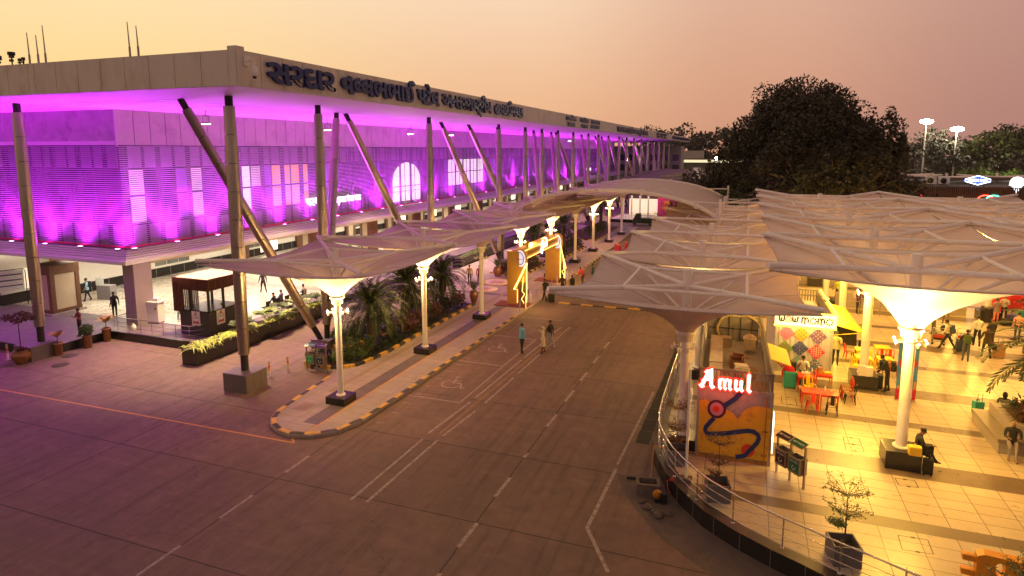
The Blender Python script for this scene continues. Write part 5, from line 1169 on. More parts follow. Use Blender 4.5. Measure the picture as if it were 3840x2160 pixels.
for (x,y,z,c,r_,lab) in ((10.85,42.25,.98,(.02,.02,.025),(.35,.3,.2),'black bundle on the left luggage trolley'),(12.0,42.55,.98,(.65,.6,.5),(.33,.28,.16),'white bundle on the right luggage trolley'),(11.8,44.6,.95,(.03,.03,.06),(.3,.25,.22),'dark blue bundle on the rear luggage trolley')): b = MB(); b.ball((0,0,0), r_, 10, 6); b.ball((.2,.1,-.04),(.2,.2,.14),8,5); small('bundle', b, cloth(c), (x,y,z+.0), lab, 'bundle')
d = MB(); d.box(0,.75,0,.7,0,.95); tag(d.build('counter_block', GRAN, loc=(14.9,48.6,.6)), 'black granite block beside the coral trousers', 'block')
for k,(x,y) in enumerate(((16.9,52.5),(18.2,53.2))): d = MB(); d.bev(-.6,.6,-.3,.3,.05,1.1,.05); d.box(-.5,.5,-.35,.35,0,.08); small('red_barrier', d, RED, (x,y,.6), ('left','right')[k]+' red barrier block behind the far luggage', 'barrier')
# roll-up banner
t = thing('banner_stand', 'tall blue and red advertising banner behind the near plaza pole', 'banner', (7.1,31.72,.6), 6)
b = MB(); b.box(-.42,.42,-.06,.06,0,.06); b.tube((0,.03,.06),(0,.03,2.7),.012); b.box(-.44,.44,-.03,.01,2.66,2.69); b.build('base', CHROME, t)
b = MB(); b.box(-.41,.41,-.012,-.006,.06,2.66); b.build('blue_panel', mat('banner blue', (.06,.20,.42), .5), t)
b = MB(); b.box(-.41,.41,-.018,-.0125,.06,.55); b.ext(arc2(0,1.75,.36,.36,0,345,18), (0,-.0125,0),(1,0,0),(0,0,1),(0,-.006,0)); b.build('red_panel', mat('banner red', (.42,.02,.06), .5), t)
b = MB(); letters(b, 'B', (-.13,-.0215,1.62), (1,0,0), (0,0,1), h=.36, bold=.03, depth=.001); b.box(-.2,.2,-.0225,-.0185,1.52,1.55); b.build('banner_lettering', PLWHITE, t)
b = MB(); b.ext(arc2(.02,.9,.2,.28,0,340,14),(0,-.0125,0),(1,0,0),(0,0,1),(0,-.006,0))
for k in range(6): b.box(-.36+.13*k,-.28+.13*k,-.0185,-.0125,.55,.7+.11*((k*7) % 3))
b.build('banner_picture', mat('banner gold', (.55,.28,.04), .5), t)
# stone bench planter
t = thing('stone_planter', 'stepped granite planter with bench ledge at the right of the plaza', 'planter', (9.15,27.1,.6), 0)
b = MB(); b.box(.05,3.5,.05,3.0,0,.44); b.build('bench_base', GRANL, t); b = MB(); b.box(0,3.6,0,3.05,.44,.58); b.build('bench_top', mat('bench top granite', (.20,.165,.14), .3, var=.35, scale=60), t)
b = MB()
for (x0,x1,y0,y1) in ((.55,3.6,.55,.85),(.55,.85,.85,2.9),(.85,3.6,2.7,2.9)): b.box(x0,x1,y0,y1,.58,1.0)
b.build('planter_wall', GRANL, t); b = MB(); b.box(.85,3.6,.85,2.7,.58,.93); b.build('soil', SOIL, t)
# partition behind kiosks with steel hoops
b = MB(); b.box(0,8,0,.15,0,1.05); small('partition_wall', b, mat('partition grey', (.34,.29,.23), .6, var=.1), (6.3,49.9,.6), 'low grey partition behind the woman in purple', 'partition')
b = MB(); b.box(0,6.5,0,.15,0,1.1); small('partition_wall', b, mat('partition grey', (.3,.3,.3)), (1.2,57.6,.6), 'low grey partition behind the kite kiosk', 'partition')
for k,(x,y) in enumerate(((7.0,47.6),(8.3,47.9),(3.2,56.9),(5.0,56.9))): b = MB(); b.path([(-.5,0,0),(-.5,0,.95),(-.44,0,1.0),(.44,0,1.0),(.5,0,.95),(.5,0,0)],.025,8); small('hoop_barrier', b, CHROME, (x,y,.6), ['steel hoop rail left of the woman in purple','steel hoop rail right of the woman in purple','steel hoop rail left in front of the far queue','steel hoop rail right in front of the far queue'][k], 'barrier')
# litter bins
def bins(lab, loc, rz, c1, c2, t1, t2, w=1.05):
    t = thing('litter_bins', lab, 'bins', loc, rz)
    for x in (-w/2,0,w/2): b = MB(); b.box(x-.03,x+.03,-.03,.03,0,1.45); b.box(x-.07,x+.07,-.07,.07,0,.012); b.build('post', STEEL, t)
    for i, (x, c, tx) in enumerate(((-w/4,c1,t1),(w/4,c2,t2))):
        b = MB(); W2 = w*.205
        for (x0,x1,y0,y1) in ((-W2,W2,-.17,-.155),(-W2,W2,.155,.17),(-W2,-W2+.015,-.155,.155),(W2-.015,W2,-.155,.155)): b.box(x+x0,x+x1,y0,y1,.42,1.0)
        b.box(x-W2+.015,x+W2-.015,-.155,.155,.42,.435); b.build('bin', mat('bin steel', (.30,.25,.21), .4, .6, var=.15), t)
        b = MB(); b.box(x-W2*.78,x+W2*.78,-.176,-.171,.50,.92); b.build('bin_panel', c, t)
        b = MB(); letters(b, tx, (x-W2*.62,-.1765,.82), (1,0,0), (0,0,1), w=W2*1.24, h=.075, bold=.01, depth=.001)
        b.path([(x+.07*math.cos(a),-.178,.64+.07*math.sin(a)) for a in np.linspace(R(100),R(390),12)],.01,4); b.build('bin_lettering', PLWHITE, t)
        b = MB(); b.T = Matrix.Translation((x,0,1.45)) @ Matrix.Rotation(R(24),4,'X'); b.box(-w/4+.008,w/4-.008,-.16,.16,0,.025); b.mi = 1; b.box(-w/4+.03,w/4-.03,-.14,.14,.0255,.029); b.build('hood', [STEEL, c], t)
        b = MB(); b.T = Matrix.Translation((x,0,1.45)) @ Matrix.Rotation(R(24),4,'X'); letters(b, tx, (-w/4+.07,-.03,.0305), (1,0,0),(0,1,0), w=w/2-.14, h=.1, bold=.012, depth=.001); b.build('hood_lettering', PLWHITE, t)
    return t
BMAR = mat('bin black', (.03,.012,.02), .4); BGRN = mat('bin green', (.01,.12,.06), .4); BGR2 = mat('bin bright green', (.02,.30,.09), .4); BNAV = mat('bin navy', (.015,.02,.07), .4)
bins('pair of steel litter bins beside the mural kiosk on the plaza', (1.82,22.36,.6), -48, BMAR, BGRN, 'DRY WASTE', 'WET WASTE', 1.2)
bins('pair of steel litter bins with green and navy panels at the island bed', (-21.23,27.0,.0), 3, BGR2, BNAV, 'WET WASTE', 'DRY WASTE', 1.2)
# ================================================================== curved steel railing on the plaza edge
t = thing('plaza_railing', 'curved stainless steel railing along the black granite plaza edge', 'railing', (0,18.8,.6))
RL = offs(EDGE, .17); RLs = along(RL, .22)
RLs = [p for p in RLs if p.y < 75]
for z, r_ in ((1.0,.032),(.72,.011),(.45,.011),(.2,.011)):
    b = MB(); b.path([(p.x, p.y-18.8, z) for p in RLs], r_, 8); b.build('handrail' if z == 1.0 else 'rail_wire', RAILM, t)
k = 0; posts = [(6.0,15.8)]+[(4.15,16.9),(2.79,17.58),(1.41,18.25),(.06,19.02),(-1.06,20.0),(-1.9,21.25),(-2.52,22.6)]+[(-2.8,24.2)]+[(-2.88,26+1.9*i) for i in range(22)]
for (x, y) in posts[1:]:
    b = MB(); b.tube((x,y-18.8,0),(x,y-18.8,.88),.024); b.tube((x,y-18.8,.88),(x,y-18.8,.98),.012); b.lathe((x,y-18.8,.006),[(.06,0),(.06,.015),(.03,.02)],12); b.build('railing_post', RAILM, t)
# drain gratings along the road side
for i in range(11):
    b = MB(); y0 = 24.6+1.25*i
    b.box(-.27,.27,0,1.18,0,.012)
    for k in range(9): b.box(-.25,.25,.06+k*.125,.10+k*.125,.012,.02)
    o = b.build('drain_cover', mat('drain iron', (.018,.016,.016), .6, .3, var=.3)); o.location = (-3.52+.02*i,y0,.002); tag(o, 'dark drain cover between road and plaza wall, '+nth(i)+' of its row', 'drain', 'drain covers along the plaza wall')
# gas pipe, trough, rubble, barrier lamp at the foot of the wall
GP = mat('pipe yellow paint', (.48,.20,.02), .5, var=.2, dirt=(.2,.09,.03), dscale=6)
b = MB(); b.path([(-1.3,23.0,.72),(-2.75,23.05,.74),(-2.82,23.0,.74),(-2.84,22.95,.66),(-2.75,21.6,.12),(-2.7,21.2,.25),(-2.7,21.1,.0)], .025, 8); b.ball((-2.75,21.6,.14),.05,8,5); tag(b.build('gas_pipe', GP), 'yellow gas pipe running from the mural kiosk over the wall', 'pipe')
b = MB()
for (x0,x1,y0,y1,z0,z1) in ((-.4,.4,-.3,-.2,0,.42),(-.4,.4,.2,.3,0,.42),(-.4,-.3,-.199,.199,0,.42),(.3,.4,-.199,.199,0,.42),(-.3,.3,-.199,.199,0,.1)): b.box(x0,x1,y0,y1,z0,z1)
small('stone_trough', b, mat('weathered concrete', (.13,.10,.085), .85, var=.3, scale=6, bump=.5), (-2.75,20.95,.0), 'square concrete trough under the yellow gas pipe', 'trough', 12)
t = thing('warning_lamp', 'round amber warning disc standing beside the concrete trough', 'lamp', (-2.35,20.35,0), 20)
b = MB(); b.T = Matrix.Translation((0,0,.32)) @ Matrix.Rotation(R(90),4,'X'); b.lathe((0,0,-.03),[(.0,0),(.16,0),(.16,.05),(0,.05)],20); b.build('disc', mat('amber', (.50,.20,.01), .4, var=.3, scale=20), t); b = MB(); b.box(-.08,.08,-.06,.06,0,.13); b.box(.1,.3,-.15,.15,0,.4); b.build('stand', BLK, t)
for i,(x,y,s_) in enumerate(((-2.6,19.9,.2),(-2.35,19.75,.16),(-2.85,20.2,.14),(-2.2,19.55,.22),(-1.9,19.75,.15))):
    b = MB(); b.ball((0,0,s_*.35),(s_,s_*.8,s_*.45),7,5); small('rubble_stone', b, mat('rubble', (.11,.085,.075), .9, var=.4, scale=6), (x,y,0), ['broken stone below the amber disc','flat broken stone nearest the black wall','small broken stone left of the amber disc','largest broken stone in front of the wall','small broken stone against the wall'][i], 'stone', 30*i)
b = MB(); b.tube((0,0,.05),(.7,.12,.05),.05); small('log_pipe', b, BLK, (-3.6,21.6,0), 'short black pipe lying on the road by the trough', 'pipe')
b = MB(); b.tube((0,0,0),(0,0,3.9),.045,n=12); b.tube((0,0,2.2),(0,0,2.26),.055,n=12); b.tube((0,0,3.88),(0,0,3.92),.05,n=12)
t = thing('white_post', 'slim white steel post standing in a stone foot by the railing', 'post', (-1.5,21.1,.606), 0); b.build('pole', WPAINT, t); b = MB(); b.bev(-.2,.2,-.16,.16,0,.12,.02); b.build('foot', mat('weathered concrete', (.13,.1,.08)), t)
b = MB(); b.bev(-.05,.05,-.04,.04,0,.09,.02); b.path([(0,0,.05),(-.15,-.1,.03),(-.1,-.3,-.1),(.0,-.35,-.3)],.012,5); small('cable_plug', b, RED, (-1.95,20.9,.606), 'red power plug with black cable on the wall top', 'plug')

# ================================================================== planting helpers
def leafquads(C, size, up=.3, asp=2.0, jitter=.35):
    """C: (k,3) centres -> (k,4,3) randomly turned leaf blades"""
    k = len(C); d = RNG.normal(size=(k,3)); d[:,2] += up; d /= np.linalg.norm(d,axis=1)[:,None]
    r = RNG.normal(size=(k,3)); s = np.cross(d,r); s /= np.linalg.norm(s,axis=1)[:,None]
    L_ = size*(1+jitter*RNG.normal(size=(k,1))); W2 = L_/asp
    a = C-d*L_*.5; b = C+s*W2*.5; c = C+d*L_*.5; e = C-s*W2*.5
    return np.stack([a,b,c,e],1)
def blob(n, c, r, hollow=.5):
    v = RNG.normal(size=(n,3)); v /= np.linalg.norm(v,axis=1)[:,None]; q = (hollow+(1-hollow)*RNG.random((n,1))**.5); return np.array(c)+v*q*np.array(r)
def limbs(mb, p, d, L_, r_, depth, tips, spread=.55):
    p = np.array(p,float); d = np.array(d,float); d /= np.linalg.norm(d); q = p+d*L_; m_ = (p+q)/2+RNG.normal(size=3)*L_*.05
    mb.path([p, m_, q], [r_, r_*.85, r_*.66], 7 if r_ > .05 else 5)
    if depth == 0: tips.append(q); return
    for _ in range(2 if depth < 2 else 3):
        e = d+RNG.normal(size=3)*spread; e[2] = abs(e[2])*.6+.15; limbs(mb, q, e, L_*(.62+.2*RNG.random()), r_*.62, depth-1, tips, spread)
def blades(n, base, Lr, w, arch, spread=1.0):
    """arching strap leaves from one point: list of quads"""
    out = []
    for _ in range(n):
        a = RNG.random()*2*math.pi; L_ = Lr*(.6+.6*RNG.random()); t_ = spread*(.3+.7*RNG.random()); u = np.array([math.cos(a),math.sin(a),0]); s_ = np.array([-math.sin(a),math.cos(a),0])*w
        pts = []
        for q in (0,.35,.7,1.0): pts.append(np.array(base)+u*L_*t_*q+np.array([0,0,L_*(q*(1.0-.4*t_)-arch*q*q)]))
        ws = (.6,1.,.75,.1)
        for i in range(3): out.append([pts[i]-s_*ws[i], pts[i]+s_*ws[i], pts[i+1]+s_*ws[i+1], pts[i+1]-s_*ws[i+1]])
    return out
def frond(mb, base, az_, el_, L_, droop, n=20, lw=.035, ll=.42, twist=0):
    """palm frond: arching rachis with two rows of leaflets"""
    u = np.array([math.cos(az_),math.sin(az_),0]); sd = np.array([-math.sin(az_),math.cos(az_),0]); pts = []; e = el_; p = np.array(base,float); ds = L_/n; out = []
    for i in range(n+1):
        pts.append(p.copy()); p = p+ds*(u*math.cos(e)+np.array([0,0,math.sin(e)])); e -= droop/n*(.5+i/n)
    for i in range(2, n):
        q = i/n; l_ = ll*math.sin(math.pi*(.12+.84*q))**.7; t_ = pts[i+1]-pts[i]; t_ /= np.linalg.norm(t_); nrm = np.cross(sd,t_)
        for s_ in (-1,1):
            d = t_*.75+sd*s_*.75+nrm*(-.28+.12*RNG.normal())-np.array([0,0,.25]); d /= np.linalg.norm(d); w = np.cross(d,nrm); w = w/np.linalg.norm(w)*lw*.5
            a = pts[i]; out.append([a-w*.6, a+d*l_*.5-w, a+d*l_, a+d*l_*.5+w])
    mb.quads(out); return pts
def palm(lab, loc, h, n, L_, leaf, tr=.17, group=None, name='palm_tree', lw=.07):
    t = thing(name, lab, 'palm', loc, 0, group)
    b = MB(); pr = []
    for i in range(int(h/.09)+1): z = i*.09; pr.append((tr*(1.15-.25*z/h)*(1.0+.12*(i % 2)), z))
    b.lathe((0,0,0), pr, 12); b.build('trunk', BARK, t)
    c = MB(); c.mi = 0; st = MB()
    for i in range(n):
        a = i*2.399; q = i/n; e = R(80)-q*R(105)
        pts = frond(c, (0.05*math.cos(a),.05*math.sin(a),h), a+.2*RNG.normal(), e, L_*(.85+.25*RNG.random()), R(70+30*RNG.random()), 24, lw, .58)
        st.path(pts[::3]+[pts[-1]], [.018]*(len(pts[::3]))+[.004], 4, caps=False)
    c.build('fronds', leaf, t); st.build('frond_stems', LEAF[2], t); return t
def shrub(name, lab, loc, r_, n, size, leaf, stems=4, group=None, asp=2., cat='shrub'):
    t = thing(name, lab, cat, loc, 0, group); b = MB(); rx_, ry_, rz_ = r_; C = []
    for i in range(7): a = RNG.random()*6.28; q = RNG.random()**.5*.6; C.append(blob(n//7, (rx_*q*math.cos(a), ry_*q*math.sin(a), rz_*(.65+.6*RNG.random())), (rx_*.5,ry_*.5,rz_*.5)))
    b.quads(leafquads(np.concatenate(C), size, .5, asp)); b.build('foliage', leaf, t)
    s_ = MB()
    for i in range(stems): a = 6.28*i/stems; s_.path([(0,0,0),(rx_*.3*math.cos(a),ry_*.3*math.sin(a),rz_*.6),(rx_*.5*math.cos(a),ry_*.5*math.sin(a),rz_*1.1)],[.02,.015,.006],5)
    s_.build('stems', BARK, t); return t
# ================================================================== island beds
def bed(lab, P, z, curb=True):
    b = MB(); b.ext(P, (0,0,z), (1,0,0), (0,1,0), (0,0,.16)); o = tag(b.build('soil_bed', SOIL), kind='structure')
bed('', [(-21.9,27.5),(-20.5,27.45),(-19.75,27.95),(-19.42,28.9),(-19.25,30.8),(-19.3,43.2),(-23.6,43.2),(-23.6,29.0)], .0)
striped_kerb('kerb', [(-22.4,27.55),(-21.97,27.36),(-20.47,27.26),(-19.6,27.8),(-19.3,28.85),(-19.1,30.76),(-19.15,35.09),(-19.05,43.5)], None, .2, .3)
bed('', [(-22.5,55),(-19.3,55),(-19.2,62.5),(-22.5,62.5)], .0); striped_kerb('kerb', [(-22.6,54.9),(-19.2,54.9),(-19.05,62.6),(-22.6,62.6)], None, .2, .3)
bed('', [(-23,65.5),(-18.4,65.5),(-18.0,74),(-23,74)], .0); striped_kerb('kerb', [(-23,65.4),(-18.3,65.4),(-17.9,74.1),(-23,74.1)], None, .2, .3)
bed('', [(-23,80),(-18.0,80),(-17.9,96),(-23,96)], .0); striped_kerb('kerb', [(-23,79.9),(-17.9,79.9),(-17.8,96)], None, .2, .3)
palm('bushy date palm nearest the camera in the island bed', (-20.75,31.6,.15), 2.5, 60, 2.55, LEAF[0], .24)
palm('bushy date palm at the middle of the near island bed', (-21.6,37.3,.15), 2.6, 58, 2.55, LEAF[0], .22)
palm('bushy date palm at the far end of the near island bed', (-21.3,42.0,.15), 2.4, 50, 2.3, LEAF[0], .2)
palm('date palm seen through the golden gate', (-20.2,60.6,.15), 3.2, 36, 2.2, LEAF[0], .22)
palm('date palm right of the golden gate', (-19.0,67.6,.15), 3.4, 34, 2.2, LEAF[0], .22)
palm('date palm farthest along the island beyond the gate', (-20.6,94,.15), 3.6, 30, 2.3, LEAF[0], .22)
sh = [(-20.4,29.0,.8,1,'leaf-green shrub nearest the litter bins'),(-19.95,30.3,.7,1,'green shrub at the kerb before the first palm'),(-20.2,32.9,.75,1,'green shrub at the kerb beside the first palm'),(-20.0,34.4,.8,4,'bronze shrub between the first two palms at the kerb'),(-20.1,36.1,.8,4,'bronze shrub before the second canopy pole'),(-20.1,38.0,.85,4,'bronze shrub behind the second canopy pole'),(-20.0,40.0,.8,0,'dark shrub near the far end of the bed'),(-20.1,41.8,.8,4,'bronze shrub at the far end of the bed'),(-22.3,34.6,.8,1,'green shrub at the inner side of the near bed'),(-22.4,39.6,.8,0,'dark shrub at the inner side of the near bed'),(-21.8,30.4,.8,1,'green shrub behind the litter bins'),(-22.2,32.4,.75,0,'dark shrub at the inner side before the first palm')]
for (x,y,r_,lf,lab) in sh: shrub('shrub', lab, (x,y,.15), (r_,r_,r_*.95), 700, .17, LEAF[lf], group='shrubs in the near island bed')
for (x,y,r_,lf,lab) in ((-20.0,56.3,.7,2,'light green shrub at the near corner of the bed behind the gate'),(-19.9,58.2,.7,4,'bronze shrub in the bed behind the gate'),(-20.0,60.0,.7,1,'green shrub by the palm behind the gate'),(-20.6,57.2,.8,1,'green shrub at the inner side of the bed behind the gate'),(-19.3,66.6,.9,0,'dark clipped shrub nearest in the second bed'),(-19.2,69.0,.9,0,'dark clipped shrub second in the second bed'),(-19.0,71.2,1.0,0,'dark clipped shrub third in the second bed'),(-18.9,73.0,1.0,0,'dark clipped shrub last in the second bed'),(-20.6,70,1.2,1,'tall green shrub at the inner side of the second bed'),(-19.0,81.2,1.1,0,'dark shrub at the near end of the third bed'),(-18.9,84,1.1,0,'dark shrub in the middle of the third bed'),(-19.0,87.5,1.1,0,'dark shrub toward the far end of the third bed')):
    shrub('shrub', lab, (x,y,.15), (r_,r_,r_), 500, .22, LEAF[lf])
# flowering canna clumps by the bins
for i,(x,y) in enumerate(((-21.75,28.1),(-20.95,28.05),(-20.2,28.4),(-19.85,29.2),(-19.75,31.2),(-21.4,29.2),(-19.8,32.3))):
    t = thing('canna_plant', ['canna clump behind the green litter bin','canna clump behind the navy litter bin','canna clump at the rounded bed corner','canna clump just past the rounded bed corner','canna clump at the kerb by the first palm','tall canna clump between bins and the first palm','canna clump at the kerb past the first palm'][i], 'plant', (x,y,.15), 0, 'canna clumps in the near bed')
    b = MB(); b.quads(blades(26, (0,0,0), 1.0, .05, .25, .55)); b.build('leaves', LEAF[2] if i % 2 else LEAF[1], t)
    b = MB(); b.quads(leafquads(blob(16,(0,0,.95),(.25,.25,.12)), .12)); b.build('flowers', LEAF[5], t)
b = MB(); b.rect(-23,-19.5,28.4,43,.163); pts = np.stack([RNG.uniform(-23,-19.5,2600),RNG.uniform(28.2,43,2600),RNG.uniform(.17,.35,2600)],1); b.quads(leafquads(pts,.14,.4)); tag(b.build('ground_cover', LEAF[0]), 'low dark leafy ground cover filling the near island bed', 'ground cover', kind='stuff')
# ================================================================== long planter by the terminal
t = thing('long_planter', 'long black granite planter box running beside the security booth', 'planter', (-28.45,25.35,0), 0)
b = MB(); b.box(-.5,.5,0,12.0,0,.86); b.box(-.44,.44,.06,11.94,.858,.861); b.build('trough', GRAN, t); b = MB(); b.box(-.42,.42,.08,11.92,.862,.90); b.build('soil', SOIL, t)
q = []
for y in np.arange(25.6,37.0,.27):
    for x in (-28.78,-28.5,-28.2): q += blades(10, (x+RNG.normal()*.07, y+RNG.normal()*.09, .88), .62+.25*RNG.random(), .026, .8, 1.0)
b = MB(); b.quads(q); tag(b.build('spider_grass', LEAF[3]), 'variegated yellow-green strap grass filling the long planter', 'grass', kind='stuff')
def fanpalm(lab, loc, s=1., leaf=LEAF[1]):
    t = thing('fan_palm', lab, 'plant', loc, 0, 'fan palms in the long planter'); b = MB(); st = MB()
    for i in range(9):
        a = i*2.4; e = R(25+50*RNG.random()); L_ = .45*s*(1+.3*RNG.random()); c = np.array([math.cos(a)*math.cos(e),math.sin(a)*math.cos(e),math.sin(e)])*L_; st.path([(0,0,0), c*.6+np.array([0,0,.05]), c],[.012,.01,.008],5)
        u = np.array([math.cos(a),math.sin(a),.25]); u /= np.linalg.norm(u); s_ = np.array([-math.sin(a),math.cos(a),0]); n_ = np.cross(u,s_); r_ = .30*s; ring = [(c+u*r_*math.cos(f)*.95+s_*r_*math.sin(f)+n_*(.03*((k % 2)*2-1)))for k,f in enumerate(np.linspace(R(-130),R(130),19))]
        for k in range(18): b.add([c, ring[k], ring[k+1]], [(0,1,2)])
    b.build('leaves', leaf, t); st.build('stems', LEAF[2], t)
for i,(x,y) in enumerate(((-28.55,29.5),(-28.35,31.4),(-28.6,32.9),(-28.4,34.2),(-28.55,35.8),(-28.4,37.0))): fanpalm('fan palm in the long planter, '+nth(i)+' from the camera', (x,y,.95), 1.45 if i else 1.2, LEAF[2 if i % 2 else 1])
t = thing('far_planter', 'long black granite planter box past the raking columns', 'planter', (-27.1,57,0)); b = MB(); b.box(-.5,.5,0,17,0,.9); b.build('trough', GRAN, t); b = MB(); b.box(-.42,.42,.08,16.9,.90,.93); b.build('soil', SOIL, t)
q = []
for y in np.arange(57.2,74,.4): q += blades(16, (-27.1+RNG.normal()*.2, y, .9), .8, .03, .7, .95)
b = MB(); b.quads(q); tag(b.build('planter_grass', LEAF[2]), 'bright green strap plants filling the far planter box', 'grass', kind='stuff')
# ================================================================== potted plants
def pot(b, r_, h, bulge=False):
    if bulge: b.lathe((0,0,0), [(0,0),(r_*.5,0),(r_*.62,.02),(r_*1.0,h*.55),(r_*.98,h*.75),(r_*.72,h*.93),(r_*.82,h),(r_*.7,h),(r_*.65,h*.92),(0,h*.9)], 24)
    else: b.lathe((0,0,0), [(0,0),(r_*.72,0),(r_*.8,.03),(r_*.97,h*.9),(r_*1.08,h*.93),(r_*1.08,h),(r_*.9,h),(r_*.86,h*.92),(0,h*.9)], 22)
def potplant(lab, loc, r_, h, kind, bulge=False, s=1.):
    t = thing('potted_plant', lab, 'potted plant', loc); b = MB(); pot(b, r_, h, bulge); b.build('pot', COPPER, t); f = MB(); st = MB(); lf = LEAF[5]
    if kind == 'golden':
        for i in range(10):
            a = i*2.4; e = R(20+45*RNG.random()); u = np.array([math.cos(a)*math.cos(e),math.sin(a)*math.cos(e),math.sin(e)]); s_ = np.array([-math.sin(a),math.cos(a),0]); c = np.array([0,0,h+.35]); L_ = .62*s
            for k in range(6):
                q0 = .25+.75*k/6; q1 = .25+.75*(k+1)/6; w0 = .16*math.sin(math.pi*q0)+.02; w1 = .16*math.sin(math.pi*min(1,q1))+.02; dz = lambda q: np.array([0,0,.03*((k % 2))-.14*q*q]); p0 = c+u*L_*q0+dz(q0); p1 = c+u*L_*q1+dz(q1); f.add([p0-s_*w0,p0+s_*w0,p1+s_*w1,p1-s_*w1],[(0,1,2,3)])
            st.path([(0,0,h*.9),c,c+u*L_*.3],[.03,.02,.01],5)
    elif kind == 'bush': f.quads(leafquads(blob(420,(0,0,h+.32),(.36,.36,.34),.2),.24,.8,4)); lf = LEAF[1]; st.path([(0,0,h*.9),(0,0,h+.3)],.02,5)
    elif kind == 'tree':
        st.path([(0,0,h*.9),(.02,0,h+.8),(-.03,.02,h+1.55)],[.035,.03,.02],6); tips = []
        for i in range(7): a = i*2.4; q = np.array([math.cos(a)*.55,math.sin(a)*.55,h+1.75+.25*RNG.random()]); st.path([(-.03,.02,h+1.5),q],[.014,.006],4); f.quads(leafquads(blob(110,q,(.32,.32,.16),.1),.13,.2)); 
        f.quads(leafquads(blob(120,(0,0,h+.05),(.3,.3,.12),.1),.14)); lf = LEAF[4]
    elif kind == 'areca':
        for i in range(15):
            a = i*2.4; pts = frond(f, (.04*math.cos(a),.04*math.sin(a),h*.9), a, R(86-22*RNG.random()), 1.35*s*(.7+.4*RNG.random()), R(75), 14, .03, .26); st.path(pts[::3],.008,4,caps=False)
        lf = LEAF[1]
    f.build('leaves', lf, t); st.build('stems', BARK, t); return t
potplant('small tree in a bulging glazed brown pot beside the leftmost column plinth', (-37.45,22.35,0), .46, .78, 'tree', True)
potplant('golden-leaved palm in a tall brown pot beside the leftmost plinth', (-37.0,24.05,0), .26, .74, 'golden')
potplant('green bushy plant in a tall brown pot by the man in maroon', (-36.8,25.65,0), .27, .80, 'bush'); potplant('golden-leaved palm in a tall brown pot at the platform corner', (-36.95,27.0,0), .27, .84, 'golden', s=1.2)
potplant('tall areca palm in a shiny round pot by the floor stickers', (-19.35,43.6,.15), .33, .95, 'areca', True, 1.1)
for (x,y,lab) in ((-21.4,53.7,'areca palm in a round brown pot left of the golden gate'),(-20.1,53.9,'areca palm in a round brown pot touching the golden gate pillar')): potplant(lab, (x,y,.15), .42, .9, 'areca', True)
shrub('shrub', 'bronze shrub between the two areca pots by the gate', (-20.8,54.2,.15), (.8,.6,.85), 500, .2, LEAF[4])
# ================================================================== square planters with tiered small trees on the plaza edge
PLGR = mat('planter grey fibre', (.13,.12,.12), .6, var=.15, scale=5)
def tiered(lab, x, y, z, tiers, leaf, hs=1., dens=1.):
    t = thing('tree_planter', lab, 'planter', (x,y,z), 12); b = MB(); w = .36; h = .58
    for (x0,x1,y0,y1) in ((-w,w,-w,-w+.04),(-w,w,w-.04,w),(-w,-w+.04,-w+.04,w-.04),(w-.04,w,-w+.04,w-.04)): b.box(x0,x1,y0,y1,0,h)
    b.box(-w+.04,w-.04,-w+.04,w-.04,.3,.36); b.mi = 1; b.box(-w+.04,w-.04,-w+.04,w-.04,.362,.38); b.build('box', [PLGR, SOIL], t)
    st = MB(); f = MB(); top = max(q[0] for q in tiers); st.path([(0,0,.36),(.02,.01,top*.5),(0,-.01,top*.95)], [.022,.018,.010], 6)
    for (zt, r_, off) in tiers:
        for i in range(13):
            a = i*2.4+zt*3; rr = r_*(.55+.5*RNG.random()); e = np.array([off[0]+math.cos(a)*rr, off[1]+math.sin(a)*rr, zt+.10+.22*rr*RNG.random()+.12*rr]); b0 = np.array([0,0,zt-.06]); m_ = b0+(e-b0)*.55+np.array([0,0,.03])
            st.path([b0,m_,e],[.009,.007,.004],4)
            P = np.concatenate([b0+(e-b0)*RNG.uniform(.4,1.08,(int(46*dens),1))+RNG.normal(size=(int(46*dens),3))*np.array([.055,.055,.03])]); f.quads(leafquads(P,.05,.3,1.9))
            for _ in range(4): s0 = b0+(e-b0)*RNG.uniform(.5,.95); st.path([s0, s0+RNG.normal(size=3)*np.array([.09,.09,.03])+np.array([0,0,.03])],[.004,.002],3,caps=False)
    f.build('leaves', leaf, t); st.build('stems', BARK, t)
tiered('square grey planter with tiered tree nearest the orange barrier side of the plaza edge', 2.95,18.25,.6, [(1.35,.62,(.0,0)),(1.95,.62,(-.1,0)),(1.0,.2,(-.3,0))], LEAF[2])
tiered('square grey planter with bare tiered tree in front of the mural', -.45,20.35,.6, [(1.15,.42,(0,0)),(1.85,.62,(0,0)),(.75,.25,(-.15,0))], LEAF[7], dens=.7)
tiered('square grey planter with orange tiered tree beside the white post', -1.95,22.3,.6, [(1.25,.5,(0,0)),(2.05,.52,(0,0)),(.8,.3,(0,0))], LEAF[7], dens=1.2)
tiered('square grey planter with loose tree hidden at the bottom right corner', 6.55,16.75,.6, [(1.45,.6,(.05,0)),(1.05,.45,(-.5,0))], LEAF[2], dens=1.2)
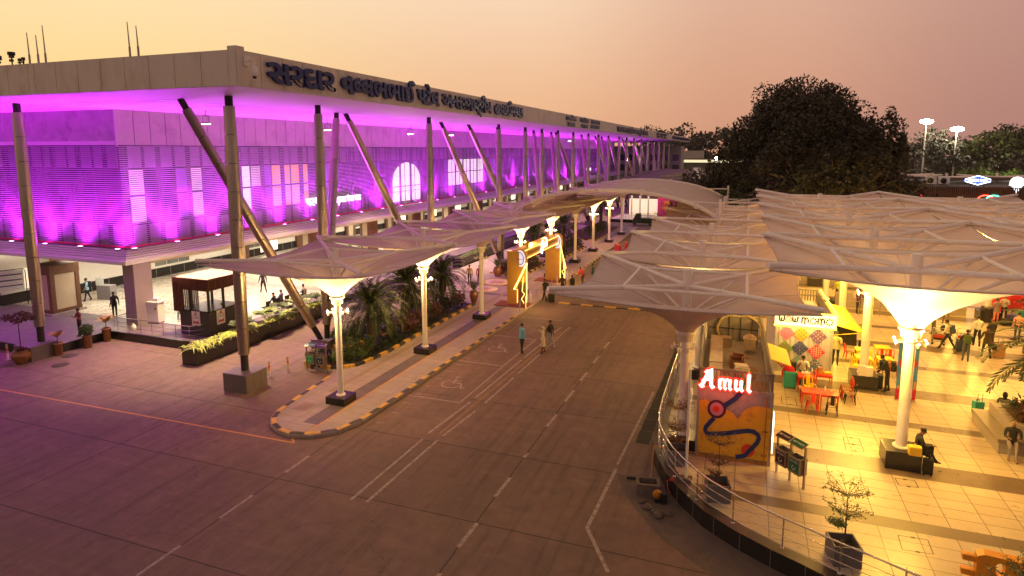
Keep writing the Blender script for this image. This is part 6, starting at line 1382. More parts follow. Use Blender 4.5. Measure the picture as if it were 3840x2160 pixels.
# orange plastic barrier
t = thing('plastic_barrier', 'orange yellow plastic interlocking barrier with oval holes at the bottom right', 'barrier', (6.9,18.0,.6), -6)
def holed(name, m_):
    me = None; bm = bmesh.new()
    outer = [(-.95,0),(.95,0),(.95,.92),(.80,1.0),(-.80,1.0),(-.95,.92)]
    ed = []
    def loop(P):
        vs = [bm.verts.new((p[0],0,p[1])) for p in P]
        for i in range(len(vs)): ed.append(bm.edges.new((vs[i],vs[(i+1) % len(vs)])))
    loop(outer)
    for cx in (-.45,.45): loop([(cx+.10*math.cos(a), .66+(.10 if math.sin(a) > 0 else -.10)+.10*math.sin(a)) for a in np.linspace(0,2*math.pi,17)[:-1]])
    bmesh.ops.triangle_fill(bm, edges=ed, use_beauty=True); r_ = bmesh.ops.extrude_face_region(bm, geom=bm.faces[:]); bmesh.ops.translate(bm, verts=[v for v in r_['geom'] if isinstance(v, bmesh.types.BMVert)], vec=(0,.30,0)); bmesh.ops.recalc_face_normals(bm, faces=bm.faces)
    me = bpy.data.meshes.new(name); bm.to_mesh(me); bm.free(); me.materials.append(m_); o = bpy.data.objects.new(name, me); COL.objects.link(o); return o
o = holed('body', ORNG); o.parent = t
b = MB(); b.bev(-1.25,-.952,.06,.24,.70,.86,.03); b.bev(-1.25,-.952,.06,.24,.30,.46,.03); b.build('lug', ORNG, t); b = MB(); b.bev(-.98,.98,-.06,.36,0,.22,.03); b.build('foot', ORNG, t)
# ================================================================== security booth
t = thing('security_booth', 'dark security booth with brown slatted awning and emblem boards', 'booth', (-31.3,29.8,.5), 0)
BO = mat('booth dark panel', (.045,.038,.035), .45, var=.15); BS = mat('brown slat', (.11,.035,.022), .5, var=.2, scale=4)
b = MB(); b.box(-1.2,1.15,-1.25,1.3,0,1.55); b.build('base', BO, t)
b = MB(); b.box(-1.25,1.2,-1.3,1.35,1.551,1.6); b.build('counter', GRAN, t)
b = MB()
for (x,y) in ((-1.1,-1.15),(1.05,-1.15),(1.05,1.2),(-1.1,1.2),(-.35,-1.15),(1.05,0)): b.box(x-.06,x+.06,y-.06,y+.06,1.6,3.0)
b.build('posts', BO, t)
b = MB(); b.box(-1.33,1.33,-1.4,1.45,3.55,3.62); b.build('roof', mat('booth roof', (.42,.35,.28), .7, var=.1), t)
b = MB(); n = 22
for i in range(n):
    x = -1.36+2.72*i/(n-1); b.box(x-.03,x+.03,-1.5,-1.44,2.9 if i > 5 else 1.5,3.6); b.box(x-.03,x+.03,1.47,1.53,2.9,3.6)
    y = -1.44+2.9*i/(n-1); b.box(1.37,1.43,y-.03,y+.03,2.9,3.6); b.box(-1.43,-1.37,y-.03,y+.03,1.5 if i < 14 else 2.9,3.6)
b.box(-1.36,1.36,-1.437,-1.41,2.92,3.55); b.box(1.34,1.368,-1.4,1.45,2.92,3.55); b.build('slatted_awning', BS, t)
b = MB()
for i in range(24): b.box(-1.1+i*.09,-1.095+i*.09,-1.16,-1.155,1.6,3.0); b.box(1.055,1.06,-1.1+i*.1,-1.095+i*.1,1.6,3.0)
for i in range(15): b.box(-1.1,1.05,-1.162,-1.158,1.6+i*.095,1.604+i*.095); b.box(1.053,1.058,-1.1,1.25,1.6+i*.095,1.604+i*.095)
b.build('wire_mesh', STEEL, t)
def emblem(par, M):
    b = MB(); b.T = M; b.box(-.32,.32,-.02,0,0,.95); b.build('emblem_board', PLWHITE, par)
    b = MB(); b.T = M
    for sx in (-1,1):
        for k in range(9): a = R(-60+18*k); c = (sx*.22*math.cos(a), .48+.24*math.sin(a)); b.ext([(c[0]-.03,c[1]),(c[0],c[1]-.045),(c[0]+.03,c[1]),(c[0],c[1]+.045)], (0,-.021,0),(1,0,0),(0,0,1),(0,-.004,0))
    b.ext([(-.06,.62),(.06,.62),(.07,.78),(.03,.88),(-.03,.88),(-.07,.78)], (0,-.021,0),(1,0,0),(0,0,1),(0,-.004,0)); b.build('emblem_wreath', mat('emblem gold', (.42,.26,.07), .5), par)
    b = MB(); b.T = M; letters(b, 'CISF', (-.13,-.0225,.46), (1,0,0),(0,0,1), w=.26, h=.12, bold=.02, depth=.002); b.build('emblem_lettering', BNAV, par)
    b = MB(); b.T = M; b.ext([(-.26,.14),(.26,.14),(.22,.2),(.26,.26),(-.26,.26),(-.22,.2)], (0,-.021,0),(1,0,0),(0,0,1),(0,-.004,0)); b.build('emblem_ribbon', mat('emblem red', (.45,.04,.02), .5), par)
emblem(t, Matrix.Translation((.1,-1.27,.65))); emblem(t, Matrix.Translation((1.17,-.4,.65)) @ Matrix.Rotation(R(90),4,'Z'))
# platform railing
t = thing('platform_railing', 'low steel railing along the platform edge before the booth', 'railing', (-37.2,27.7,.5))
RP = [(0,1.1),(0,.15),(.0,0),(6.35,0),(6.7,.6),(6.7,1.2)]
for z in (.85,.55,.28): b = MB(); b.path([(x,y,z) for x,y in RP], .026 if z > .8 else .014, 8); b.build('handrail', RAILM, t)
for (x,y) in ((0,.9),(.35,0),(1.35,0),(2.3,0),(3.25,0),(4.2,0),(5.2,0),(6.3,0),(6.7,1.1)): b = MB(); b.tube((x,y,.006),(x,y,.85),.02); b.build('railing_post', RAILM, t)
# cabinet, can, broom, wheelchair, pedestal desk and stool
t = thing('electrical_cabinet', 'white steel electrical cabinet leaning beside the corner pier', 'cabinet', (-36.15,29.9,.5), 8); b = MB(); b.bev(-.42,.42,-.3,.3,.08,1.4,.015); b.build('body', PLWHITE, t); b = MB(); b.bev(-.5,.5,-.36,.36,1.41,1.46,.01); b.box(-.1,.3,-.15,.15,1.46,1.68); b.build('lid', PLWHITE, t); b = MB(); b.box(.18,.30,-.302,-.298,.95,1.07); b.build('danger_label', RED, t); b = MB(); b.box(-.38,.38,-.26,.26,0,.08); b.build('feet', DSTEEL, t)
b = MB(); b.lathe((0,0,0),[(.14,0),(.15,.02),(.15,.28),(.05,.38),(.05,.44),(0,.44)],14); small('water_can', b, CLR, (-36.0,28.1,.506), 'clear water can on the platform by the corner pier', 'can')
b = MB(); b.tube((0,0,0),(.0,.35,1.25),.012,n=6); b.box(-.3,.3,-.06,.04,0,.05); small('floor_broom', b, STEEL, (-35.75,28.3,.506), 'long-handled broom leaning near the electrical cabinet', 'broom')
t = thing('wheelchair', 'folding black wheelchair beyond the electrical cabinet', 'wheelchair', (-35.1,31.0,.504), 40); b = MB(); b.box(-.2,.2,-.2,.2,.46,.5); b.box(-.2,.2,.2,.23,.5,.92); b.build('seat', BLK, t)
for sx in (-.26,.26): b = MB(); b.T = Matrix.Translation((sx,.1,.3)) @ Matrix.Rotation(R(90),4,'Y'); b.path([(.29*math.cos(a),.29*math.sin(a),0) for a in np.linspace(0,6.283,25)[:-1]],.02,6,closed=True); b.path([(-.28,0,0),(.28,0,0)],.008,4); b.path([(0,-.28,0),(0,.28,0)],.008,4); b.build('wheel', BLK, t)
b = MB(); b.path([(-.2,-.2,.48),(-.2,-.4,.1),(.2,-.4,.1),(.2,-.2,.48)],.015,6); b.path([(-.2,.2,.9),(-.2,.34,.95)],.015,6); b.path([(.2,.2,.9),(.2,.34,.95)],.015,6); b.lathe((.2,-.35,0),[(.07,0),(.07,.03)],10); b.lathe((-.2,-.35,0),[(.07,0),(.07,.03)],10); b.build('frame', CHROME, t)
t = thing('check_desk', 'grey security desk with clear screen near the entrance door', 'desk', (-45.8,33.5,.504), 10); b = MB(); b.bev(-.3,.9,-.3,.3,0,1.1,.01); b.build('body', GRCLAD, t); b = MB(); b.box(-.3,.4,-.31,-.3,1.1,1.7); b.build('clear_screen', CLR, t)
t = thing('office_stool', 'wheeled stool with back beside the security desk', 'chair', (-44.4,34.0,.504), 20); b = MB(); b.bev(-.24,.24,-.22,.22,.62,.68,.02); b.bev(-.24,.24,.2,.24,.8,1.05,.01); b.build('seat', GRCLAD, t); b = MB(); b.tube((0,0,.08),(0,0,.62),.03); b.tube((0,.2,.64),(0,.22,.85),.02)
for k in range(5): b.tube((0,0,.1),(.32*math.cos(k*1.257),.32*math.sin(k*1.257),.04),.02)
b.build('base', CHROME, t)
b = MB(); b.lathe((0,0,0),[(.26,0),(.33,.55),(.36,.57),(.30,.57),(.25,.1),(0,.1)],18); small('rubbish_tub', b, GRCLAD, (-46.3,30.95,.504), 'grey rubbish tub beside the brown entrance pier', 'bin')
t = thing('notice_board', 'white notice board with purple heading bands on black legs', 'sign', (-50.0,29.6,.5), 68); b = MB(); b.bev(-.85,.85,-.02,.02,1.1,2.6,.02); b.build('panel', PLWHITE, t); b = MB()
for z in (2.25,1.85,1.45): b.box(-.75,.75,-.026,-.021,z,z+.09)
b.build('heading_bands', mat('heading purple', (.10,.05,.14), .5), t); b = MB()
for k in range(9): b.box(-.7,.5-.12*(k % 3),-.025,-.021,1.22+.145*k,1.235+.145*k)
b.build('text_lines', mat('text grey', (.3,.3,.32), .6), t); b = MB(); b.path([(-.95,0,0),(-.95,0,2.5),(-.85,0,2.65),(.85,0,2.65),(.95,0,2.5),(.95,0,0)],.035,6); b.build('legs', BLK, t)
b = MB(); b.box(0,1.3,0,.5,0,.85); small('white_bench_unit', b, PLWHITE, (-33.2,29.3,.504), 'white low unit between cabinet and security booth', 'cabinet')
# bollards
for (x,y,lab) in ((-22.97,25.4,'striped steel bollard nearer the camera by the second plinth'),(-22.58,26.35,'striped steel bollard nearer the litter bins'),(-41.0,22.3,'striped steel bollard at the left picture edge'),(-38.9,22.5,'striped steel bollard behind the bulging pot')):
    t = thing('bollard', lab, 'bollard', (x,y,0)); b = MB(); b.lathe((0,0,0),[(.13,0),(.13,.012),(.05,.015),(.05,.86),(.04,.9),(0,.9)],16); b.build('post', STEEL, t)
    for z,m_ in ((.68,ORNG),(.54,RED),(.40,ORNG)): b = MB(); b.lathe((0,0,z),[(.052,0),(.052,.1)],16,False); b.build('reflective_band', m_, t)
for i,(x,y) in enumerate(((-15.06,42.1),(-15.03,43.3),(-15.02,44.5),(-15.0,45.7),(-15.0,47.0),(-14.95,48.2),(-15.0,49.9),(-15.05,51.6),(-14.8,54.05),(-14.75,55.3))):
    b = MB(); b.lathe((0,0,0),[(.11,0),(.11,.012),(.045,.015),(.045,1.05),(0,1.07)],12); small('steel_post', b, STEEL, (x,y,0), 'slim steel post before the golden gate, '+nth(i)+' from the camera', 'post', 0, 'steel posts before the gate')
# ================================================================== golden festival gate
t = thing('festival_gate', 'golden festival gateway with glowing lights, two pillars and round emblem discs', 'gate', (-16.0,49,.15), 0)
GL = glow('string lights', (1,.62,.14), 4.5); GW = glow('gate white glow', (1,.93,.8), 2.5)
for y in (-5.0, 4.6):
    b = MB(); b.bev(-.75,.75,y-.0,y+.35,.05,4.1,.01); b.bev(.2,.75,y-.55,y-.001,.05,2.0,.01) if False else None; b.build('pillar', GOLD, t)
    b = MB(); b.box(-1.6,1.0,y-.7,y+.9,0,.05); b.build('pillar_base', mat('base red carpet', (.20,.05,.03), .8), t)
    b = MB(); b.ext(arc2(.05,0,.75,.75,0,345,28),(.90,y+.18,3.55) if False else (.30,y-.02,3.6),(0.82,-.57,0),(0,0,1),(.05,.07,0)); b.build('emblem_disc', mat('gate gold disc', (.65,.40,.06), .5), t)
    b = MB(); b.ext(arc2(.05,0,.62,.62,0,345,28),(.295,y-.03,3.6),(0.82,-.57,0),(0,0,1),(-.012,-.02,0)); b.build('emblem_face', glow('emblem white', (.9,.86,1), .75), t)
    b = MB(); b.path([(.27+.82*(.05+.45*math.cos(a)), y-.06-.57*(.05+.45*math.cos(a)), 3.6+.45*math.sin(a)) for a in np.linspace(0,6.283,25)],.035,6); b.box(.05,.55,y-.25,y-.22,3.55,3.6); b.build('emblem_ring', mat('emblem purple', (.16,.10,.42), .5), t)
    b = MB()                                                                  # triangular lit side wing
    sg = -1 if y < 0 else 1; xa = .95 if y < 0 else .78; yw = y-.42
    b.path([(xa,yw,3.3),(xa,yw,.4)],.022,6); b.path([(xa,yw,3.3),(xa+sg*(.95 if y < 0 else .5),yw,1.35),(xa+sg*(.72 if y < 0 else .42),yw,1.3),(xa+sg*(.72 if y < 0 else .42),yw,.3)],.022,6); b.path([(xa+sg*.25,yw,2.3),(xa+sg*.35,yw,1.2),(xa+sg*.15,yw,1.0),(xa+sg*.4,yw,.6),(xa+sg*.2,yw,.3)],.018,5)
    for k in range(14): b.ball((xa+sg*(.95 if y < 0 else .5)*k/13, yw-.02, 3.3-1.95*k/13),.075 if y < 0 else .05,8,5)
    b.build('light_string', GL, t)
    b = MB(); x0_, x1_ = sorted((xa, xa+sg*(.7 if y < 0 else .4))); b.box(x0_,x1_,y-.38,y-.35,.1,1.9); b.mi = 1
    for k in range(4): b.box(x0_+.04+(x1_-x0_)*.24*k,x0_+.10+(x1_-x0_)*.24*k,y-.395,y-.381,.25,1.7)
    b.build('wing_panel', [mat('wing bronze', (.30,.15,.03), .6), BROWNP], t)
    lamp('POINT', 'gate_light', (1.6,y-.5,1.6), 150, (1,.60,.16), t, shadow_soft_size=.3)
b = MB(); b.box(-.45,.45,-4.65,4.6,3.4,4.15); b.build('beam', GOLD, t)
b = MB(); b.mi = 0
for k in range(26): y = -4.4+k*.345; b.ext([(y,3.78),(y+.16,3.62),(y+.32,3.78),(y+.16,3.94)],(.451,0,0),(0,1,0),(0,0,1),(.02,0,0)); 
b.build('beam_ornament', mat('ornament dark gold', (.30,.14,.02), .5), t)
b = MB(); b.path([(.48,-4.5,3.46),(.48,4.5,3.46)],.022,6); b.path([(.48,-4.5,4.1),(.48,4.5,4.1)],.018,6); b.build('beam_lights', GL, t)
b = MB(); letters(b, 'Rang', (.56,-.75,3.68), (0,1,0),(0,0,1), w=1.5, h=.75, bold=.04, depth=.04) if False else b.path([(.56,-.55,3.9),(.56,-.7,4.15),(.56,-.35,4.3),(.56,-.3,3.95),(.56,-.55,3.75),(.56,-.75,3.45),(.56,-.5,3.3),(.56,-.3,3.6),(.56,0,4.0),(.56,.05,3.75),(.56,.3,4.05),(.56,.35,3.75),(.56,.6,4.1),(.56,.65,3.7),(.56,.9,3.85),(.56,.7,4.4),(.56,.2,4.5)],.05,6)
b.build('gate_lettering', GW, t)
b = MB()
for k in range(7): a = R(20+23*k); b.ext([(0,0),(.06,.2),(0,.5),(-.06,.2)],(0,-2.6,4.15),(0,math.sin(a+R(-90)) if False else math.cos(a),math.sin(a)*0) if False else (0,math.sin(a),-math.cos(a)),(0,math.cos(a),math.sin(a)),(.05,0,0)); b.ext([(0,0),(.06,.2),(0,.5),(-.06,.2)],(0,2.6,4.15),(0,math.sin(a),-math.cos(a)),(0,math.cos(a),math.sin(a)),(.05,0,0))
b.build('crest', GL if False else GOLD, t)
# round floor stickers by the gate
def sticker(lab, x, y, r_, c1, c2):
    t = thing('floor_sticker', lab, 'sticker', (x,y,.158 if x < -15 else .006)); b = MB(); b.lathe((0,0,0),[(r_,0),(r_,.003),(0,.003)],32); b.build('ring', c1, t); b = MB(); b.lathe((0,0,.0032),[(r_*.82,0),(r_*.82,.002),(0,.002)],32); b.build('face', c2, t); b = MB()
    for k in range(4): b.box(-r_*.5,r_*.5-.2*(k % 2),-.45+.25*k,-.3+.25*k,.0055,.0075)
    b.build('print', mat('sticker print', (.45,.12,.14), .6), t)
SY_ = mat('sticker yellow', (.75,.55,.02), .5); SW_ = mat('sticker pale', (.68,.55,.55), .5); SP_ = mat('sticker lime', (.62,.60,.25), .5)
sticker('large round yellow-rimmed floor sticker farther from the camera', -20.4,51.3,1.35,SY_,SW_); sticker('round lime-rimmed floor sticker nearer the camera', -20.5,48.3,1.2,SP_,SW_); sticker('round yellow-rimmed sticker on the road under the canopy edge', -11.3,49.6,1.5,SY_,mat('sticker red', (.5,.05,.05), .5))
for (x,y,rz,lab) in ((-13.7,71.9,-60,'red plastic road barrier nearer the camera'),(-13.1,74.0,-75,'red plastic road barrier farther from the camera')):
    b = MB(); b.ext([(-.3,0),(.3,0),(.3,.15),(.15,.35),(.12,1.0),(-.12,1.0),(-.15,.35),(-.3,.15)],(-.9,0,0),(0,1,0),(0,0,1),(1.8,0,0))
    for k in (-.5,.5): b.box(k-.2,k+.2,-.31,.31,0,.08); b.box(k-.15,k+.15,-.16,.16,.55,.62)
    b.box(-1.02,-.9,-.06,.06,.2,.9); small('road_barrier', b, RED, (x,y,.0), lab, 'barrier', rz)
# three-wheeled cargo rickshaw
t = thing('cargo_rickshaw', 'dark green three-wheeled cargo rickshaw parked beyond the walkway', 'vehicle', (-15.2,100.8,0), 6)
GRV = mat('vehicle green', (.012,.05,.022), .4, var=.15); b = MB(); b.ext([(-1.75,.35),(-1.75,.75),(-1.55,1.1),(-1.25,1.75),(-.45,1.85),(-.45,.35)],(0,-.6,0),(1,0,0),(0,0,1),(0,1.2,0)); b.build('cab', GRV, t)
b = MB(); b.ext([(-1.5,1.12),(-1.22,1.66),(-.6,1.72),(-.6,.9),(-1.4,.9)],(0,-.612,0),(1,0,0),(0,0,1),(0,.008,0)); b.ext([(-1.5,1.12),(-1.22,1.66),(-.6,1.72),(-.6,.9),(-1.4,.9)],(0,.604,0),(1,0,0),(0,0,1),(0,.008,0)); b.build('window', GLASSD, t)
b = MB(); b.bev(-.42,1.75,-.72,.72,.55,1.15,.02); b.build('cargo_bed', GRV, t); b = MB()
for k in range(12): x = -.35+k*.185; b.box(x,x+.02,-.72,-.7,1.15,1.6); b.box(x,x+.02,.7,.72,1.15,1.6)
b.box(-.4,1.75,-.72,-.7,1.58,1.61); b.box(-.4,1.75,.7,.72,1.58,1.61); b.build('cargo_rail', DSTEEL, t)
b = MB(); b.box(-1.7,1.75,-.4,.4,.33,.5); b.box(-1.4,-.5,-.4,.4,.5,.9); b.build('chassis', BLK, t)
for (x,y) in ((-1.4,0),(1.05,-.62),(1.05,.62)):
    b = MB(); b.T = Matrix.Translation((x,y,.27)) @ Matrix.Rotation(R(90),4,'X'); b.lathe((0,0,-.07),[(.12,0),(.24,.0),(.27,.03),(.27,.11),(.24,.14),(.12,.14)],18); o = b.build('wheel', BLK, t); b = MB(); b.T = Matrix.Translation((x,y,.27)) @ Matrix.Rotation(R(90),4,'X'); b.lathe((0,0,-.075),[(0,0),(.13,0),(.13,.15),(0,.15)],14); b.build('rim', GRCLAD, o)
b = MB(); b.ball((-1.77,-.2,.85),(.05,.1,.1),8,5); b.build('headlight', PLWHITE, t)
# ================================================================== buildings beyond
t = thing('shop_pavilion', 'low flat-roofed pavilion with brown slatted wall projecting from the terminal', 'building', (-14,112,0))
b = MB(); b.box(-6.2,6.5,0,60,6.2,6.8); b.box(-6.8,-6.0,-.2,60,6.25,6.95); b.build('roof', mat('flat roof', (.17,.13,.13), .85, var=.3, dirt=(.28,.23,.22), dscale=.3), t)
b = MB(); b.box(-6.9,-.8,-.3,-.2,6.0,6.95); b.build('fascia', GRCLAD, t); b = MB(); b.box(-5.8,6.2,.2,50,.0,6.2); b.build('wall', mat('pavilion wall', (.10,.06,.055), .7, var=.2), t)
b = MB()
for k in range(54): b.box(-.7+k*.14,-.62+k*.14,-.2,.1,3.4,6.2)
b.build('slats', BS, t); b = MB(); b.box(4.9,6.1,3,4,6.8,8.7); b.build('roof_cabinet', PLWHITE, t); b = MB(); b.box(4.95,5.5,2.97,3.0,7.1,8.2); b.build('cabinet_grille', DSTEEL, t)
b = MB(); b.box(-5.5,0,.05,.1,.5,3.3); b.build('shop_window', glow('bright shop', (1,.84,.60), .5), t); b = MB(); b.tube((-1.2,6,6.9),(3.5,9,7.0),.25); b.tube((0,18,6.9),(5,21,7.0),.25); b.build('roof_duct', DUCT, t)
b = MB(); b.bev(-1.6,-.0,-4.0,-3.9,0,.02,.002)
t = thing('pink_hoarding', 'bright pink snack advertisement hoarding with scaffold by the pavilion', 'sign', (-14.3,109.8,0), -8)
b = MB(); b.box(0,2.8,0,.12,.5,4.2); b.box(2.81,6.5,.3,.42,.9,3.6); b.build('panel', mat('hoarding pink', (.60,.03,.20), .5), t); b = MB(); b.ext([(.7,1.9),(1.4,1.55),(2.4,1.9),(2.75,2.6),(2.2,3.3),(1.3,3.2),(.6,2.7)],(0,-.02,0),(1,0,0),(0,0,1),(0,-.01,0)); b.build('burst', mat('hoarding orange', (.75,.25,.02), .5), t)
b = MB(); letters(b, 'Bites', (.55,-.04,2.2), (1,0,0),(0,0,1), w=2.2, h=1.1, bold=.03, depth=.005); b.build('hoarding_lettering', mat('hoarding maroon', (.35,.01,.08), .5), t)
b = MB()
for x in (2.9,4.4,5.9): b.tube((x,-.2,0),(x,-.2,4.2),.05)
b.tube((2.9,-.2,.8),(4.4,-.2,3.6),.04); b.tube((4.4,-.2,3.6),(5.9,-.2,.8),.04); b.tube((2.9,-.2,2.2),(5.9,-.2,2.2),.04); b.build('scaffold', GRCLAD, t)
lamp('AREA', 'shop_spill', (-17.5,107,5.2), 380, (1,.86,.62), None, shape='RECTANGLE', size=9, size_y=6, rot=(0,0,0))
b = MB(); b.box(-21,-12.5,103.2,112,.0,.5); tag(b.build('platform_step', TFLR), kind='structure')
t = thing('far_railing', 'grey steel railing on the black platform step by the rickshaw', 'railing', (-21,103.2,.0)); b = MB(); b.box(0,8.5,-.06,0,0,.52); b.build('base', GRAN, t); b = MB()
for k in range(18): b.tube((k*.5,.1,.5),(k*.5,.1,1.6),.02,n=5)
b.tube((0,.1,1.6),(8.5,.1,1.6),.03); b.build('bars', GRCLAD, t)
for i,x in enumerate((-19.8,-18.4,-17.0,-15.6)): b = MB(); b.lathe((0,0,0),[(.16,0),(.16,3.6)],12); small('arcade_post', b, WPAINT, (x,108,.5), 'white arcade post before the bright shop, '+['leftmost','second from left','third from left','rightmost'][i], 'post', 0, 'arcade posts')
# long restaurant block with slatted front, right background
t = thing('restaurant_block', 'long low building with brown slatted front and dark flat roof in the right background', 'building', (40,108,0))
b = MB(); b.box(-17,20,0,26,6.3,6.55); b.build('roof', mat('dark flat roof', (.075,.07,.075), .8, var=.2), t); b = MB(); b.box(-16.8,19.8,.3,25,0,6.3); b.build('wall', mat('block wall', (.12,.08,.065), .7), t); b = MB()
for k in range(150): b.box(-16.9+k*.246,-16.78+k*.246,-.1,.3,5.0,6.6)
b.build('slats', mat('terracotta slat', (.20,.085,.05), .55, var=.12), t)
b = MB(); b.box(-12,-9,.15,.28,4.5,4.65); b.box(2.5,3,.15,.28,4.4,4.5); b.build('tube_light', glow('tube light', (.9,.95,1), 6), t)
b = MB(); b.path([(-8.2+1.3*math.cos(a)*.75,-.15,4.65+.75*math.sin(a)) for a in np.linspace(.1,math.pi-.1,12)],.07,6); b.path([(-16.6+.6*math.cos(a),-.15,5.0+.5*math.sin(a)) for a in np.linspace(.1,2.6,8)],.07,6); b.build('neon_arch', glow('neon red', (1,.06,.03), 8), t); b = MB(); b.path([(-7.2+1.3*math.cos(a)*.75,-.17,4.65+.75*math.sin(a)) for a in np.linspace(.1,math.pi-.1,12)],.07,6); b.build('neon_arch', glow('neon green', (.1,1,.55), 6), t)
for i,(x,y) in enumerate(((26.0,112.5),(27.7,112.5))):
    q = thing('air_conditioner', ['left','right'][i]+' air conditioner unit on the dark flat roof', 'air conditioner', (x,y,6.55)); b = MB(); b.bev(-.7,.7,-.3,.3,.1,1.2,.04); b.build('body', PLWHITE, q); b = MB(); b.T = Matrix.Translation((-.1,-.3,.65)) @ Matrix.Rotation(R(90),4,'X'); b.lathe((0,0,0),[(.42,0),(.42,.02),(0,.02)],18); b.build('fan', DSTEEL, q); b = MB(); b.box(-.6,.6,-.2,.2,0,.1); b.build('feet', DSTEEL, q)
t = thing('open_sign', 'blue glowing hexagonal OPEN 24/7 sign on the dark roof', 'sign', (31,109,6.55)); b = MB(); hx_ = [(-1.65,.1),(-.9,.62),(0,.8),(.9,.62),(1.65,.1),(.9,-.45),(0,-.66),(-.9,-.45)]
hx_ = [(-1.6,.05),(0,.78),(1.6,.05),(0,-.62)]
hx_ = [(-1.6,.22),(0,.75),(1.6,.22),(1.6,-.12),(0,-.62),(-1.6,-.12)]
b.ext(hx_,(0,0,.85),(1,0,0),(0,0,1),(0,.1,0)); b.build('panel', glow('open blue', (.05,.12,.75), 1.2), t); b = MB(); b.path([(p[0]*.95,-.03,.85+p[1]*.95) for p in hx_]+[(hx_[0][0]*.95,-.03,.85+hx_[0][1]*.95)],.05,6); b.build('bulb_border', glow('bulb border', (.75,.85,1), 6), t)
b = MB(); letters(b, 'OPEN 24/7', (-1.2,-.02,.72), (1,0,0),(0,0,1), w=2.4, h=.5, bold=.03, depth=.015); b.build('sign_lettering', glow('open white', (.9,.95,1), 6), t); b = MB(); b.tube((-.8,.05,0),(-.8,.05,.5),.05); b.tube((.8,.05,0),(.8,.05,.5),.05); b.build('legs', DSTEEL, t)
t = thing('cone_sign', 'white glowing sign shaped as an ice cream cone at the right edge', 'sign', (35.4,108,5.9)); b = MB(); b.ext(arc2(0,1.35,.88,.82,-15,195,18)+[(-.95,.95),(-.6,.85),(0,-.1),(.6,.85)],(0,0,0),(1,0,0),(0,0,1),(0,.12,0)); b.build('panel', glow('cone white', (.85,.92,1), 2.2), t); b = MB(); letters(b, 'Ices', (-.5,-.02,1.1),(1,0,0),(0,0,1),w=1.0,h=.45,bold=.02,depth=.01) if False else b.box(-.55,.55,-.02,-.005,1.05,1.1); b.box(-.4,.45,-.02,-.005,.82,.86); b.path([(-.5+.125*k,-.015,1.25+.09*((k*5) % 3)) for k in range(9)],.018,4); b.build('sign_lettering', mat('cone blue', (.25,.35,.6), .5), t); b = MB(); b.tube((0,.2,-.5),(0,.2,.8),.06); b.build('post', DSTEEL, t)
t = thing('round_sign', 'white and red glowing round sign cut by the right picture edge', 'sign', (29.8,80.5,6.4)); b = MB(); b.ext(arc2(0,.5,1.1,.9,0,180,14),(0,0,0),(1,0,0),(0,0,1),(0,.12,0)); b.build('panel', MATS['cone white'], t); b = MB(); b.box(-.9,1.1,0,.1,.0,.2); b.build('bar', MATS['tube light'], t); b = MB(); b.tube((0,.1,-5.5),(0,.1,.5),.07); b.build('post', DSTEEL, t)
for i,(x,y,z) in enumerate(((30,120,7.0),(38,124,7.0),(24,121,7.2))):
    t = thing('roof_canopy', ['pale low canopy roof behind the air conditioners','pale low canopy roof behind the cone sign','pale low canopy roof touching the big tree'][i], 'canopy', (x,y,z-.45)); b = MB(); b.add([(-5,-2,.9),(5,-2,.9),(5,3,.9),(-5,3,.9),(0,.5,.2)],[(0,1,4),(1,2,4),(2,3,4),(3,0,4)]); b.build('membrane', MEMB, t); b = MB()
    for (sx,sy) in ((-5,-2),(5,-2),(5,3),(-5,3)): b.tube((0,.5,.9),(sx,sy,1.1),.12)
    b.tube((0,.5,-6),(0,.5,1.5),.18); b.build('frame', STEELW, t)
# hazy blocks
for i,(x,y,w,h) in enumerate(((150,470,14,23),(163,470,11,22.5))): b = MB(); b.box(0,w,0,12,0,h); b.box(w*.2,w*.4,2,6,h,h+1.5); [b.box(w*(.1+.2*k),w*(.1+.2*k)+w*.1,-.1,0,2+3*j,3.6+3*j) for k in range(4) for j in range(6)]; small('far_block', b, mat('far block grey', (.30,.25,.26), .9), (x,y,0), ['left','right'][i]+' hazy tower block on the horizon', 'building')
t = thing('far_station', 'low pale building with lit eaves and roof sign beyond the terminal end', 'building', (-12,235,0)); b = MB(); b.box(-22,32,0,12,0,7.5); b.build('wall', mat('station wall', (.30,.27,.24), .7), t); b = MB(); b.box(-24,34,-2,14,7.5,8.4); b.build('roof', mat('station roof', (.35,.32,.3), .7), t); b = MB(); b.box(-24,10,-2.1,-2.01,7.4,8.3); b.build('lit_eaves', glow('eave light', (1,.9,.55), .9), t); b = MB(); b.box(-12,-3,0,.3,8.8,11.5); b.build('roof_sign', mat('pale sign', (.5,.45,.4), .6), t)
t = thing('end_block', 'white office block seen between the far columns', 'building', (-32,205,0)); b = MB(); b.box(-12,12,0,10,0,13); b.build('wall', mat('office wall', (.40,.35,.33), .7), t); b = MB(); [b.box(-11+3.4*k,-9+3.4*k,-.05,0,2+3.2*j,4+3.2*j) for k in range(7) for j in range(3)]; b.build('window', GLASSD, t)
